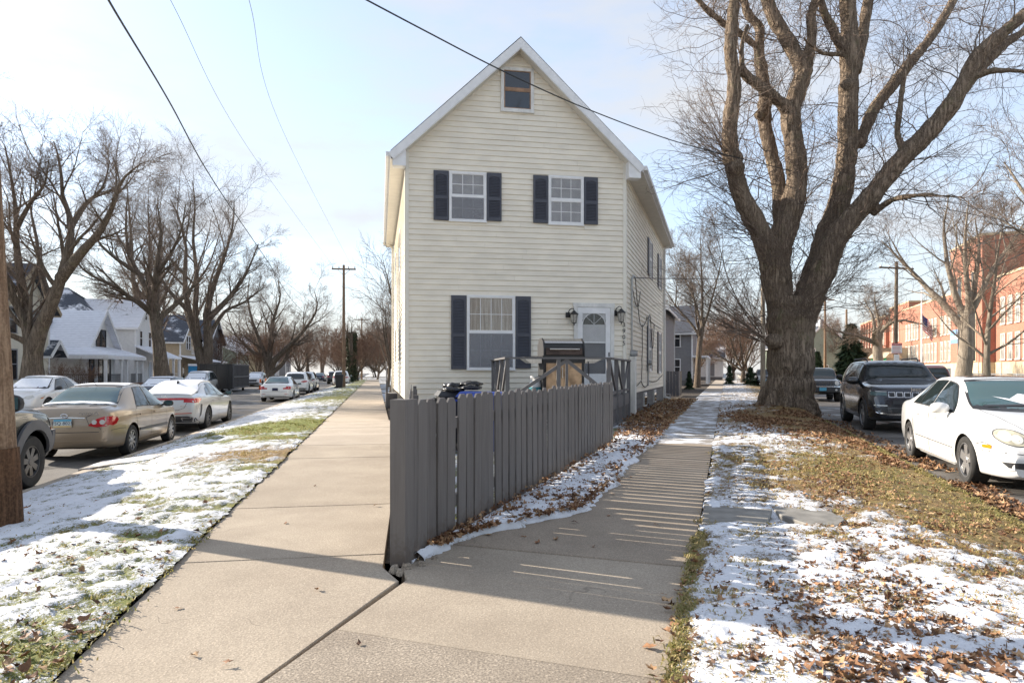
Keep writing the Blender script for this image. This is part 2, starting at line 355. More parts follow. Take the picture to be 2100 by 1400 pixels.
M['red_lens'] = mat('red_lens', (0.42, 0.008, 0.012), 0.12, var=0.1, coat=1)
M['clear_lens'] = mat('clear_lens', (0.55, 0.54, 0.50), 0.08, var=0.15, coat=1)
M['hazy_lens'] = mat('hazy_headlamp', (0.47, 0.44, 0.33), 0.12, var=0.25, scale=14, coat=1)
M['amber'] = mat('amber_lens', (0.75, 0.22, 0.01), 0.2, var=0.05)
M['chrome'] = mat('chrome_trim', (0.72, 0.73, 0.75), 0.12, metal=1.0, var=0.02)
M['plate'] = mat('licence_plate', (0.62, 0.68, 0.66), 0.4, var=0.04)
M['plate_blue'] = mat('licence_plate_blue_band', (0.10, 0.38, 0.55), 0.4)
M['plate_gold'] = mat('licence_plate_wheat_band', (0.62, 0.42, 0.15), 0.4)
M['ink'] = mat('navy_lettering', (0.015, 0.02, 0.06), 0.5)
def brick(name, a, b, sc=4.0):
    t = NT(name); x = t.n('ShaderNodeTexBrick'); c = t.coord('Object'); x.inputs['Scale'].default_value = sc
    sw = t.n('ShaderNodeSeparateXYZ'); t.l(c, sw.inputs[0]); cb = t.n('ShaderNodeCombineXYZ')
    t.l(t.math('ADD', sw.outputs[0], sw.outputs[1]), cb.inputs[0]); t.l(sw.outputs[2], cb.inputs[1]); t.l(cb.outputs[0], x.inputs['Vector'])
    x.inputs['Color1'].default_value = a + (1,); x.inputs['Color2'].default_value = b + (1,); x.inputs['Mortar'].default_value = (0.36, 0.29, 0.23, 1)
    x.inputs['Mortar Size'].default_value = 0.012; t.inp('Base Color', t.mix(t.rng(t.noise(c, 0.7, 5), 0.3, 0.7, 0, 0.3), x.outputs[0], mul(a, 0.8))); t.inp('Roughness', 0.9); return t.m
M['brick'] = brick('red_school_brick', (0.33, 0.125, 0.08), (0.41, 0.17, 0.11))
M['brick_low'] = brick('garden_brick', (0.20, 0.10, 0.065), (0.27, 0.14, 0.09))
M['limestone'] = mat('tan_limestone', (0.50, 0.40, 0.27), 0.85, var=0.12, scale=1.5)
def snow_roof(name, base, amount):
    t = NT(name); c = t.coord('World')
    rows = t.noise(t.mapped(c, (2, 2, 14)), 2.0, 3); v = t.math('ADD', t.noise(c, 0.55, 6, 0.6), t.math('MULTIPLY', rows, 0.35))
    m = t.rng(v, 0.98 - amount * 0.75, 1.10 - amount * 0.75); col = t.mix(t.rng(t.noise(c, 14, 4), 0.3, 0.7), mul(base, .7), mul(base, 1.3))
    sz = t.n('ShaderNodeSeparateXYZ'); t.l(c, sz.inputs[0]); ln = t.rng(t.math('SINE', t.math('MULTIPLY', sz.outputs[2], 42.0)), .55, 1.0)
    fc = t.mix(m, col, (0.78, 0.80, 0.85)); t.inp('Base Color', t.mix(t.math('MULTIPLY', ln, t.rng(t.noise(c, 3, 4), .3, .7, .1, .55)), fc, mul(base, 2.2))); t.inp('Roughness', 0.85); return t.m
M['roof_snow'] = snow_roof('snowy_shingles', (0.075, 0.08, 0.095), 0.78)
M['roof_half'] = snow_roof('partly_snowy_shingles', (0.055, 0.065, 0.085), 0.45)
M['roof_dark'] = snow_roof('mostly_bare_shingles', (0.06, 0.065, 0.08), 0.28)
M['h_cream'] = mat('cream_clapboard', (0.60, 0.56, 0.46), 0.7, var=0.06)
M['h_white'] = mat('white_clapboard', (0.68, 0.68, 0.67), 0.7, var=0.05)
M['h_blue'] = mat('grey_blue_clapboard', (0.42, 0.46, 0.52), 0.7, var=0.06)
M['h_tan'] = mat('tan_clapboard', (0.40, 0.32, 0.22), 0.7, var=0.08)
M['h_green'] = mat('sage_green_clapboard', (0.30, 0.35, 0.28), 0.7, var=0.06)
M['h_grey'] = mat('grey_clapboard', (0.20, 0.20, 0.21), 0.7, var=0.06)
M['maroon'] = mat('maroon_trim', (0.15, 0.03, 0.03), 0.6)
M['orange'] = mat('orange_plastic', (0.75, 0.16, 0.02), 0.5)
M['evergreen'] = mat('evergreen_needles', (0.028, 0.055, 0.02), 0.8, var=0.45, scale=9, coord='World')
M['ivy'] = mat('ivy_leaves', (0.05, 0.06, 0.025), 0.7, var=0.4, scale=9, coord='World')
M['galv'] = mat('galvanised_steel', (0.42, 0.43, 0.44), 0.4, metal=0.6, var=0.08)
M['sign_white'] = mat('white_sign', (0.78, 0.78, 0.78), 0.5, var=0.02)
M['sign_red'] = mat('red_sign', (0.50, 0.03, 0.03), 0.5)
M['flag_blue'] = mat('flag_blue', (0.02, 0.03, 0.16), 0.8)
M['play_green'] = mat('green_play_paint', (0.02, 0.30, 0.14), 0.5)

# ------------------------------------------------------------------ street lines (X as a function of Y, metres)
LS = lambda Y: -1.41 - 0.2139 * Y          # left pavement, lawn side
LC = lambda Y: -4.80 - 0.2139 * Y          # left kerb
LF = lambda Y: -14.3 - 0.2139 * Y          # far kerb of the left street
RL = lambda Y: -1.468 + 0.337 * Y          # right pavement, fence side
RS = lambda Y: -0.23 + 0.337 * Y           # right pavement, lawn side
RC = lambda Y: 2.72 + 0.345 * Y            # right kerb
RF = lambda Y: 12.2 + 0.345 * Y            # far kerb of the right street
FX = lambda Y: -2.344 + 0.354 * Y          # picket fence
LB = lambda Y: -0.86 - 0.161 * (Y - 4.39)  # left side fence
DL = Vector((-0.2092, 0.9779, 0)); DR = Vector((0.3226, 0.9465, 0))
AL = math.atan2(DL.y, DL.x); AR = math.atan2(DR.y, DR.x)
ROAD_L, ROAD_R = -0.40, -0.15
def at(px, py, Y): return Vector(((px - 1050) * Y / FPX, Y, EYE - (py - HOR) * Y / FPX))   # a photographed point at a known distance
# ------------------------------------------------------------------ ground sheets, roads, kerbs
def sheet(name, xl, xr, Y0, Y1, z, m, step=2.0):
    ys = np.arange(Y0, Y1 + step, step); V = []; F = []
    for y in ys: V += [(xl(y), y, z), (xr(y), y, z)]
    for i in range(len(ys) - 1): F.append((2*i, 2*i+1, 2*i+3, 2*i+2))
    o = obj(name, mesh_np(name, V, F, m, False)); return tag(o, kind='structure')
g = MB(); g.add([(-900,-500,-0.62),(900,-500,-0.62),(900,1200,-0.62),(-900,1200,-0.62)], [(0,1,2,3)])
tag(g.build('ground', M['ground']), kind='structure')
sheet('road', lambda y: LF(y) - .05, lambda y: LC(y) + .05, -16, 420, ROAD_L, M['asphalt'])
sheet('road', lambda y: RC(y) - .05, lambda y: RF(y) + .05, -16, 420, ROAD_R, M['asphalt'])
sheet('yard', lambda y: LF(y) - 95, lambda y: LF(y) - .14, -16, 420, -0.28, M['ground'], 6)
sheet('yard', lambda y: RF(y) + .14, lambda y: RF(y) + 140, -16, 420, -0.06, M['ground'], 6)
sheet('yard', lambda y: LB(y) - .9, lambda y: RL(y) + .3, 4.6, 420, -0.045, M['soil'], 2)
sheet('path', lambda y: LF(y) - 4.4, lambda y: LF(y) - 2.9, -16, 300, -0.268, M['conc_light'], 4)
sheet('path', lambda y: RF(y) + 3.0, lambda y: RF(y) + 4.6, -16, 300, -0.048, M['conc_light'], 4)
def kerb(xf, side, z0, z1, Y0=-14, Y1=240):
    k = MB(); ys = np.concatenate([np.arange(Y0, 60, 2.6), np.arange(60, Y1, 12)])
    for a, b in zip(ys[:-1], ys[1:]):
        x0, x1 = xf(a), xf(b - .015); w = .15 * side
        k.add([(x0,a,z0),(x0+w,a,z0),(x1+w,b-.015,z0),(x1,b-.015,z0),(x0,a,z1),(x0+w,a,z1),(x1+w,b-.015,z1),(x1,b-.015,z1)],
              [(3,2,1,0),(4,5,6,7),(0,1,5,4),(1,2,6,5),(2,3,7,6),(3,0,4,7)])
    return tag(k.build('kerb', M['conc_light']), kind='structure')
kerb(LC, 1, -0.6, -0.27); kerb(LF, -1, -0.6, -0.262); kerb(RC, -1, -0.6, -0.085); kerb(RF, 1, -0.6, -0.03)

# pavements: every slab is a piece
def slab(parent, q, m, z=0.0, th=0.12, gap=0.003, tilt=0.0):
    n = len(q); c = sum((Vector(p) for p in q), Vector((0, 0))) / n; pts = []
    for p in q:
        p = Vector(p); d = c - p; pts.append(p + d.normalized() * gap)
    b = 0.007; V = []; 
    for lvl, ins in ((z - th, 0), (z - b, 0), (z, b)):
        for i, p in enumerate(pts):
            d = (c - p).normalized(); V.append((p.x + d.x * ins, p.y + d.y * ins, lvl + tilt * (p.y - c.y)))
    F = [tuple(range(2*n, 3*n))] + [(i, (i+1) % n, (i+1) % n + n, i + n) for i in range(n)] + [(i+n, (i+1) % n + n, (i+1) % n + 2*n, i + 2*n) for i in range(n)]
    me = bpy.data.meshes.new('slab'); me.from_pydata(V, [], F); me.materials.append(m); return obj('slab', me, parent)
pav_l = tag(bpy.data.objects.new('pavement', None), kind='structure'); COL.objects.link(pav_l)
pav_r = tag(bpy.data.objects.new('pavement', None), kind='structure'); COL.objects.link(pav_r)
def seam(y): return -0.706 + (y - 4.08) * 0.29
def lr(y): return seam(y) if y < 4.24 else LB(y) - 0.03 if y < 17.3 else LS(y) + 1.75
js = [-3.2, -1.3, 0.55, 2.35, 4.46, 6.2, 7.98, 9.75, 11.45]
while js[-1] < 95: js.append(js[-1] + (1.75 if js[-1] < 40 else 5))
def right_pt(b):
    y = b
    for _ in range(30): y = b + .16 * (lrx(y) - LS(b))
    return (lrx(y), y)
def lrx(y): return seam(y) - .008 if y < 4.10 else -.73 - .13 * (y - 4.10) / .28 if y < 4.38 else LB(y) - .03 if y < 17.3 else LS(y) + 1.75
for i, (a, b) in enumerate(zip(js[:-1], js[1:])):
    q0, q1 = right_pt(a), right_pt(b); mid = [(lrx(y), y) for y in (4.10, 4.38, 17.31) if q0[1] + .03 < y < q1[1] - .03]
    q = [(LS(a), a), q0] + mid + [q1, (LS(b), b)]
    slab(pav_l, q, M['conc_light'] if 11.3 < a < 26 else M['conc'], z=0.003 * ((i * 7) % 3 - 1), tilt=0.001 * ((i * 5) % 3 - 1))
# right pavement
jr = [-2.6, -0.9, 1.0, 2.76, 4.36, 6.0, 7.8, 9.6, 11.55, 13.3]
while jr[-1] < 110: jr.append(jr[-1] + (1.75 if jr[-1] < 40 else 5))
XP = [(seam(a) + .012 if a < 4.15 else FX(a) + .04 if a < 5.2 else RL(a), a) for a in np.arange(-3, 60, .1)]
def left_pt(b, b2=None):                              # where the joint that starts at the lawn side point b meets the left boundary
    y = b
    for _ in range(30): y = b + .34 * (RS(b) - rlx(y))
    return (rlx(y), y)
def rlx(y): return seam(y) + .008 if y < 4.12 else FX(y) + .04 if y < 5.0 else FX(5.0) + .04 + (RL(6.1) - FX(5.0) - .04) * (y - 5.0) / 1.1 if y < 6.1 else RL(y)
for i, (a, b) in enumerate(zip(jr[:-1], jr[1:])):
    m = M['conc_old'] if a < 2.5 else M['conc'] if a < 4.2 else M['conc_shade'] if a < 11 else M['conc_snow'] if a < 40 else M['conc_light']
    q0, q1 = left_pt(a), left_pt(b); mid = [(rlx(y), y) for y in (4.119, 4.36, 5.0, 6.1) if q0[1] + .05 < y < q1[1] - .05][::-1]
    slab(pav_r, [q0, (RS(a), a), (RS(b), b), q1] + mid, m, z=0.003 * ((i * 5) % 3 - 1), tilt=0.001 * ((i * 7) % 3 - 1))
# concrete apron pieces between the seam and the fence, and the broken bit under the end post
mb = MB()
for (x, y, r, h) in ((-.80, 4.31, .04, .03), (-.72, 4.36, .05, .035), (-.63, 4.42, .045, .03), (-.55, 4.56, .035, .025), (-.75, 4.25, .03, .022)):
    pts = [(r * (0.7 + .5 * random.random()) * math.cos(t), r * (0.7 + .5 * random.random()) * math.sin(t)) for t in np.linspace(0, 5.6, 8)]
    mb.add([(x + p[0], y + p[1], -.02) for p in pts] + [(x + p[0] * .6, y + p[1] * .6, h * (0.6 + .5 * random.random())) for p in pts], [tuple(range(8, 16))] + [(i, (i+1) % 8, (i+1) % 8 + 8, i + 8) for i in range(8)])
tag(mb.build('concrete_rubble', M['conc_old']), 'crumbled bits of concrete under the grey end post of the fence', 'rubble')

# carriage walk that crosses the left lawn, slate stepping stones on the right lawn
def lawn_z_left(u, y): return 0.018 - 0.29 * (np.clip((u - .18) / .82, 0, 1) ** 1.35)
walk = tag(bpy.data.objects.new('path', None), kind='structure'); COL.objects.link(walk)
for k in range(3):
    y0 = 11.05; f0, f1 = k / 3 + .01, (k + 1) / 3 - .003; W = 3.35
    P = lambda f, y: (LS(y) - f * W, y - f * W * .2)
    s_ = slab(walk, [P(f0, y0), P(f1, y0), P(f1, y0 + .95), P(f0, y0 + .95)], M['conc_snow'], z=0.0, gap=.006)
    for v in s_.data.vertices:
        u = (LS(v.co.y + .0) - v.co.x) / 3.4; v.co.z += float(lawn_z_left(np.array(max(0, u)), 0)) + .012
st = MB(); 
def stone(pts, z, h):
    n = len(pts); c = sum((Vector(p) for p in pts), Vector((0, 0))) / n
    me = MB(); me.add([(p[0], p[1], z - h) for p in pts] + [(p[0], p[1], z - .008) for p in pts] + [(p[0] + (c.x - p[0]) * .03, p[1] + (c.y - p[1]) * .03, z) for p in pts],
                      [tuple(range(2 * n, 3 * n))] + [(i, (i+1) % n, (i+1) % n + n, i + n) for i in range(n)] + [(i+n, (i+1) % n + n, (i+1) % n + 2*n, i + 2*n) for i in range(n)])
    return me
G = lambda px, py: at(px, py, EYE * FPX / (py - HOR)).to_2d()
o = stone([G(1439,1083), G(1572,1083), G(1584,1050), G(1520,1036), G(1444,1034)], .030, .1).build('stepping_stone', M['slate']); tag(o, 'straight cut grey flagstone touching the edge of the right pavement', 'stepping stone', 'flagstones in the right lawn')
o = stone([G(1582,1046), G(1655,1048), G(1705,1055), G(1733,1072), G(1712,1090), G(1690,1092), G(1652,1080), G(1600,1062)], .032, .1).build('stepping_stone', M['slate']); tag(o, 'rounded brown grey flagstone lying further into the leafy right lawn', 'stepping stone', 'flagstones in the right lawn')

# lawns -------------------------------------------------------------------------------------
def sstep(x, a, b):
    t = np.clip((x - a) / (b - a), 0, 1); return t * t * (3 - 2 * t)
def lawn_mesh(name, xl, xr, Y0, Y1, zf, sf, df, cols, ratio=0.0075, bump=.02):
    ys = [Y0]
    while ys[-1] < Y1: ys.append(ys[-1] + max(.022, abs(ys[-1]) * ratio))
    ys = np.array(ys); u = np.linspace(0, 1, cols); U, Yg = np.meshgrid(u, ys)
    X = xl(Yg) * (1 - U) + xr(Yg) * U
    edge = np.minimum(np.minimum(U, 1 - U) * np.abs(xr(Yg) - xl(Yg)), .1) / .1
    Z = zf(U, Yg, X) + ((fbm(X, Yg, 5.0, 4) - .5) * bump * 2 + (fbm(X, Yg, 22.0, 3) - .5) * bump * 1.3) * (.25 + .75 * edge)
    nl = .55 * fbm(X + 5, Yg + 3, 4.2, 5) + .45 * fbm(X + 1, Yg + 8, 13.0, 4); val = np.clip(sf(U, Yg, X), -1, 2) + (nl - .5) * 1.7
    cov = sstep(val, .30, .66); Z = Z + cov * bump * 1.1 * edge
    Xo = X + (fbm(X + 9, Yg, 3.0, 4) - .5) * .10 * (1 - edge) + (fbm(X + 3, Yg, 18.0, 3) - .5) * .07 * (1 - edge)
    V = np.stack([Xo, Yg, Z], -1).reshape(-1, 3); n, c = len(ys), cols
    idx = np.arange(n * c).reshape(n, c); F = np.stack([idx[:-1, :-1], idx[:-1, 1:], idx[1:, 1:], idx[1:, :-1]], -1).reshape(-1, 4)
    if xl(5.0) > xr(5.0): F = F[:, ::-1]
    me = mesh_np(name, V, F, M['lawn'])
    for an, f in (('snow', val), ('dry', df(U, Yg, X))):
        a = me.attributes.new(an, 'FLOAT', 'POINT'); a.data.foreach_set('value', np.clip(f, -1, 2).astype(np.float32).ravel())
    o = tag(obj(name, me), kind='structure'); o['zfield'] = 0; return o
def sstep(x, a, b):
    t = np.clip((x - a) / (b - a), 0, 1); return t * t * (3 - 2 * t)
def blob(X, Y, cx, cy, rx, ry): return np.exp(-((X - cx) / rx) ** 2 - ((Y - cy) / ry) ** 2)
# left lawn: u = 0 at pavement, 1 at kerb
def zl(U, Y, X): return lawn_z_left(U, Y)
def snow_l(U, Y, X):
    s = 0.62 - .36 * sstep(U, .93, 1.0) - .05 * sstep(.03 - U, 0, .03) + .16 * sstep(U, .3, .6)
    s -= 1.1 * blob(X, Y, LS(15.9) - .9, 15.4, 1.5, 1.7)                 # green melted patch before the light slabs
    s -= .55 * blob(X, Y, LS(12.9) - .2, 12.6, 1.2, .35) + .5 * blob(X, Y, LS(10.2) - .5, 10.3, .9, .5) + .3 * blob(X, Y, LS(9.3) - .2, 9.2, .5, .7)
    s -= .45 * blob(X, Y, LS(30) - 1.3, 31, 1.4, 2.5) + .3 * blob(X, Y, LC(10.6) + .5, 10.6, .5, 1.4)
    s -= .25 * blob(X, Y, -2.3, 3.2, .35, .4)
    s -= .28 * sstep(Y, 22, 40) * (.5 + fbm(X, Y, .25, 3)); return s
def dry_l(U, Y, X): return .40 + .45 * blob(X, Y, LS(10.2) - .5, 10.3, 1.3, .9) + .35 * sstep(U, .9, 1) - .5 * blob(X, Y, LS(15.9) - .9, 15.8, 1.8, 1.6) - .2 * sstep(6 - Y, 0, 3)
lawn_mesh('lawn', lambda y: LS(y) - .005, lambda y: LC(y) + .13, -4, 95, zl, snow_l, dry_l, 150)
# right lawn: u = 0 at pavement, 1 at kerb; a mound under the maple
TREE = Vector((8.75, 20.3, 0))
def zr(U, Y, X):
    return .022 + .02 * np.sin(np.clip(U, 0, 1) * math.pi) - .085 * sstep(U, .62, 1.0) - .055 * blob(X, Y, 2.2, 5.8, .5, .34) - .055 * blob(X, Y, 2.75, 5.72, .42, .30) + .24 * blob(X, Y, TREE.x, TREE.y, 1.9, 2.4) * sstep(U, .0, .16) * sstep(1 - U, .0, .16)
def snow_r(U, Y, X):
    s = .66 - .26 * sstep(U, .40, .8) - .30 * sstep(U, .86, 1) - .35 * sstep(.045 - U, 0, .045) * sstep(6.0 - Y, 0, 1.2)
    s += .18 * sstep(5.2 - Y, 0, 1.6) - .10 * sstep(U, .5, .9) * sstep(6 - Y, 0, 1)
    s -= .55 * blob(X, Y, 4.3, 8.2, 1.15, 2.0) + .35 * blob(X, Y, 4.4, 5.9, .9, 1.0) + .25 * blob(X, Y, 2.9, 7.3, .5, .5)
    s -= 1.1 * blob(X, Y, 7.9, 15.8, 1.7, 3.0) + .35 * blob(X, Y, 2.95, 5.5, .35, .22)
    s += .30 * blob(X, Y, 6.6, 20.6, .9, 1.0) + .25 * blob(X, Y, 8.9, 16.6, .5, 1.4)
    return s - .12 * sstep(Y, 15, 21) * (.4 + 1.2 * fbm(X, Y, .45, 3)) - .1 * sstep(U, .5, .9)
def dry_r(U, Y, X): return .66 + .5 * blob(X, Y, 7.9, 15.5, 1.9, 3.2) + .25 * blob(X, Y, 3.0, 7.2, .7, .8) - .12 * blob(X, Y, 4.6, 8.6, 1.0, 2.4)
lawn_mesh('lawn', lambda y: RS(y) + .005, lambda y: RC(y) - .01, -4, 110, zr, snow_r, dry_r, 150)
# bed of snow and leaves between fence / house and the right pavement
def bed_l(y): return np.where(y < 11.9, FX(y) + .02, np.where(y < 18.5, FX(11.9) + (y - 11.9) / 6.6 * (3.32 - FX(11.9)), 3.32 + .341 * (y - 18.5)))
def bed_r(y): return np.interp(y, [4.4, 5.0, 6.1, 60], [FX(4.4) + .09, FX(5.0) + .13, RL(6.1) + .16, RL(60) + .16]) + (fbm(y * 0 + 4, y, 2.1, 3) - .5) * .18 + (fbm(y * 0 + 9, y, 11, 3) - .5) * .16
lawn_mesh('planting_bed', bed_l, bed_r, 4.5, 30, lambda U, Y, X: .009 + .045 * np.sin(np.clip(U, 0, 1) * 3.14) - .035 * sstep(U, .94, 1) + .0 * X,
          lambda U, Y, X: 1.0 - .35 * sstep(U, .9, 1) - .8 * sstep(Y, 12.5, 17) - .15 * blob(X, Y, 1.35, 8.2, .5, .9), lambda U, Y, X: .95 + 0 * X, 46)
# little yard inside the fence
lawn_mesh('lawn', lambda y: LB(y) + .05, lambda y: FX(y) - .04, 4.75, 17.0, lambda U, Y, X: .0 * X, lambda U, Y, X: .55 + 0 * X, lambda U, Y, X: .35 + 0 * X, 40, .02)
lawn_mesh('lawn', lambda y: LF(y) - .16, lambda y: LF(y) - 2.88, 6, 130, lambda U, Y, X: -.265 + 0 * X, lambda U, Y, X: .5 + 0 * X, lambda U, Y, X: .45 + 0 * X, 24, .02)
lawn_mesh('lawn', lambda y: RF(y) + .16, lambda y: RF(y) + 2.98, 10, 130, lambda U, Y, X: -.03 + 0 * X, lambda U, Y, X: .1 + 0 * X, lambda U, Y, X: .3 + 0 * X, 24, .02)

# fallen leaves -------------------------------------------------------------------------------
rs = np.random.RandomState(3)
def leaf_shape(seed, lobed=True):
    r = np.random.RandomState(seed); n = 12; t = np.linspace(0, 2 * math.pi, n, endpoint=False)
    rad = (0.36 + 0.065 * np.where(np.arange(n) % 2 == 0, 1, -1) * (1 if lobed else .25) + .075 * r.randn(n)); rad[0] *= 1.35
    P = np.stack([rad * np.cos(t), rad * np.sin(t) * .8, 0 * t], -1); P = np.vstack([[[0, 0, 0]], P])
    k1, k2 = r.uniform(.7, 2.2), r.uniform(-.8, 1.1); P[:, 2] = k1 * P[:, 1] ** 2 + k2 * P[:, 0] ** 2 + .05 * r.randn(len(P)); P[:, 2] -= P[:, 2].min()
    F = np.array([(0, i + 1, (i + 1) % n + 1) for i in range(n)]); return P, F
LEAVES = [leaf_shape(s, s % 3 != 0) for s in range(6)]
def rotm(n, tilt=.5):
    a = rs.rand(n) * 6.283; b = rs.randn(n) * tilt; c = rs.randn(n) * tilt
    ca, sa, cb, sb, cc, sc = np.cos(a), np.sin(a), np.cos(b), np.sin(b), np.cos(c), np.sin(c); o = np.zeros(n); l = np.ones(n)
    Rz = np.stack([ca, -sa, o, sa, ca, o, o, o, l], -1).reshape(n, 3, 3); Rx = np.stack([l, o, o, o, cb, -sb, o, sb, cb], -1).reshape(n, 3, 3)
    Ry = np.stack([cc, o, sc, o, l, o, -sc, o, cc], -1).reshape(n, 3, 3); return Rz @ Rx @ Ry
def leaf_mass(name, P, size, label=None, parent=None):
    n = len(P); Rm = rotm(n); sz = size * rs.uniform(.6, 1.25, n); Vs = []; Fs = []; T = []; off = 0
    for k, (lv, lf) in enumerate(LEAVES):
        ii = np.arange(k, n, len(LEAVES))
        if not len(ii): continue
        v = np.einsum('nij,vj->nvi', Rm[ii], lv) * sz[ii, None, None] + P[ii][:, None, :]
        f = lf[None] + (np.arange(len(ii)) * len(lv))[:, None, None] + off; off += len(ii) * len(lv)
        Vs.append(v.reshape(-1, 3)); Fs.append(f.reshape(-1, 3)); T.append(np.repeat(rs.rand(len(ii)), len(lv)))
    me = mesh_np(name, np.vstack(Vs), np.vstack(Fs), M['leaf_mass'], False)
    a = me.attributes.new('tone', 'FLOAT', 'POINT'); a.data.foreach_set('value', np.concatenate(T).astype(np.float32))
    o = obj(name, me, parent); o['kind'] = 'stuff'
    if label: o['label'] = label
    return o
leaf_meshes = []
for lv, lf in LEAVES: leaf_meshes.append(mesh_np('leaf', lv, lf, M['leaf'], False))
def leaf_pieces(P, parent, size=.085, tl=.4):
    for i, p in enumerate(P):
        o = obj('leaf', leaf_meshes[i % len(leaf_meshes)], parent, tuple(p)); s = size * rs.uniform(.75, 1.35); o.scale = (s, s, s)
        o.rotation_euler = (rs.randn() * tl, rs.randn() * tl, rs.rand() * 6.28)
def scatter(n, xl, xr, Y0, Y1, dens, zf, power=1.9, lift=.018):
    out = []
    while sum(map(len, out)) < n:
        m = n * 4; q = rs.rand(m); Y = (Y0 ** (1 - power) + q * (Y1 ** (1 - power) - Y0 ** (1 - power))) ** (1 / (1 - power)); U = rs.rand(m)
        X = xl(Y) * (1 - U) + xr(Y) * U; k = rs.rand(m) < dens(U, Y, X); Z = zf(U, Y, X) + lift
        out.append(np.stack([X, Y, Z], -1)[k])
    return np.vstack(out)[:n]
clump = lambda X, Y, s=1.6: sstep(fbm(X + 40, Y + 7, s, 4), .38, .66)
def dens_r(U, Y, X):
    d = (.12 + .9 * clump(X, Y, 2.2) * .5) * (.25 + .75 * sstep(U, .06, .35)); d = np.where(Y < 4.6, d * 1.0, d * (.3 + .7 * sstep(U, .35, .6)))
    return d * (1 - .15 * blob(X, Y, 4.6, 8.6, 1.0, 1.8)) * (1 - .9 * blob(X, Y, 2.45, 5.75, .8, .35))
lawn_right = bpy.data.objects['lawn.001']; lawn_left = bpy.data.objects['lawn']; bed = bpy.data.objects['planting_bed']
PR = scatter(6800, RS, lambda y: RC(y) - .2, 2.0, 12, dens_r, zr, 1.05)
vis = lambda P: (np.abs(P[:, 0] / P[:, 1]) < .84) & (P[:, 1] > 2.6)
k = np.argsort(PR[:, 1] + 50 * ~vis(PR)); leaf_pieces(PR[k[:230]], lawn_right, .056); leaf_mass('leaf_litter', PR[k[230:]], .044, 'brown dry leaves strewn over the snowy right lawn', lawn_right)
PM = scatter(5200, RS, lambda y: RC(y) - .1, 9.0, 22, lambda U, Y, X: np.clip(1.2 * blob(X, Y, 7.8, 15.7, 1.7, 3.1) + .35 * sstep(U, .8, 1) , 0, 1) * sstep(fbm(X, Y, 1.1, 4), .25, .6), zr, 1.2, .02)
leaf_mass('leaf_litter', PM, .075, 'bank of brown leaves in front of the big maple trunk', lawn_right)
PG = scatter(2200, lambda y: RC(y) + .02, lambda y: RC(y) + .75, 4.5, 22, lambda U, Y, X: (1 - U) ** 1.5 * clump(X, Y, 1.0), lambda U, Y, X: ROAD_R + 0 * X, 1.5, .012)
leaf_mass('leaf_litter', PG, .085, 'leaves gathered in the gutter beside the white sedan', bpy.data.objects['road.001'])
PB = scatter(1900, bed_l, bed_r, 4.7, 13, lambda U, Y, X: .25 + .75 * clump(X, Y, 2.0) * (.4 + .6 * sstep(U, .3, .9)), lambda U, Y, X: .05 + 0 * X, 1.5, .012)
k = np.argsort(PB[:, 1]); leaf_pieces(PB[k[:120]], bed, .055); leaf_mass('leaf_litter', PB[k[120:]], .064, 'leaves on snow along the foot of the picket fence', bed)
PB2 = scatter(2300, bed_l, bed_r, 12.5, 29, lambda U, Y, X: .5 + .5 * sstep(U, .1, .5), lambda U, Y, X: .05 + 0 * X, 1.2, .02)
leaf_mass('leaf_litter', PB2, .09, 'thick brown leaves along the house foundation', bed)
PL = scatter(900, LS, lambda y: LC(y) + .2, 2.0, 11, lambda U, Y, X: (.15 + .85 * clump(X, Y, 1.7)) * sstep(7 - Y, -1, 3.5), zl, 1.9)
k = np.argsort(PL[:, 1] + 50 * ~vis(PL)); leaf_pieces(PL[k[:140]], lawn_left, .052); leaf_mass('leaf_litter', PL[k[140:]], .06, 'few leaves on the snowy left lawn', lawn_left)
loose = np.array([(-.55, 4.75, .01), (-.42, 5.05, .012), (-.2, 5.2, .012), (.1, 5.15, .01), (.35, 5.05, .01), (.62, 4.85, .01), (.2, 4.95, .01), (.55, 5.6, .01), (.9, 5.9, .01), (1.1, 6.9, .01), (1.5, 8.0, .01), (1.9, 9.4, .01), (.75, 6.2, .01), (1.25, 5.5, .01)])
leaf_pieces(loose - [0, 0, .006], pav_r, .06, .12)
leaf_pieces(np.array([(-.75, 3.12, .01), (-1.35, 6.3, .01), (-1.9, 3.6, .01), (-2.0, 5.6, .01), (-1.2, 3.9, .01), (-1.5, 3.0, .01), (-2.3, 7.4, .01), (-1.3, 2.9, .01)]) - [0, 0, .006], pav_l, .05, .12)
edge_r = np.stack([RS(np.linspace(2.6, 4.1, 26)) - rs.rand(26) * .14, np.linspace(2.6, 4.1, 26), np.full(26, .012)], -1); leaf_pieces(edge_r, pav_r, .06, .25)

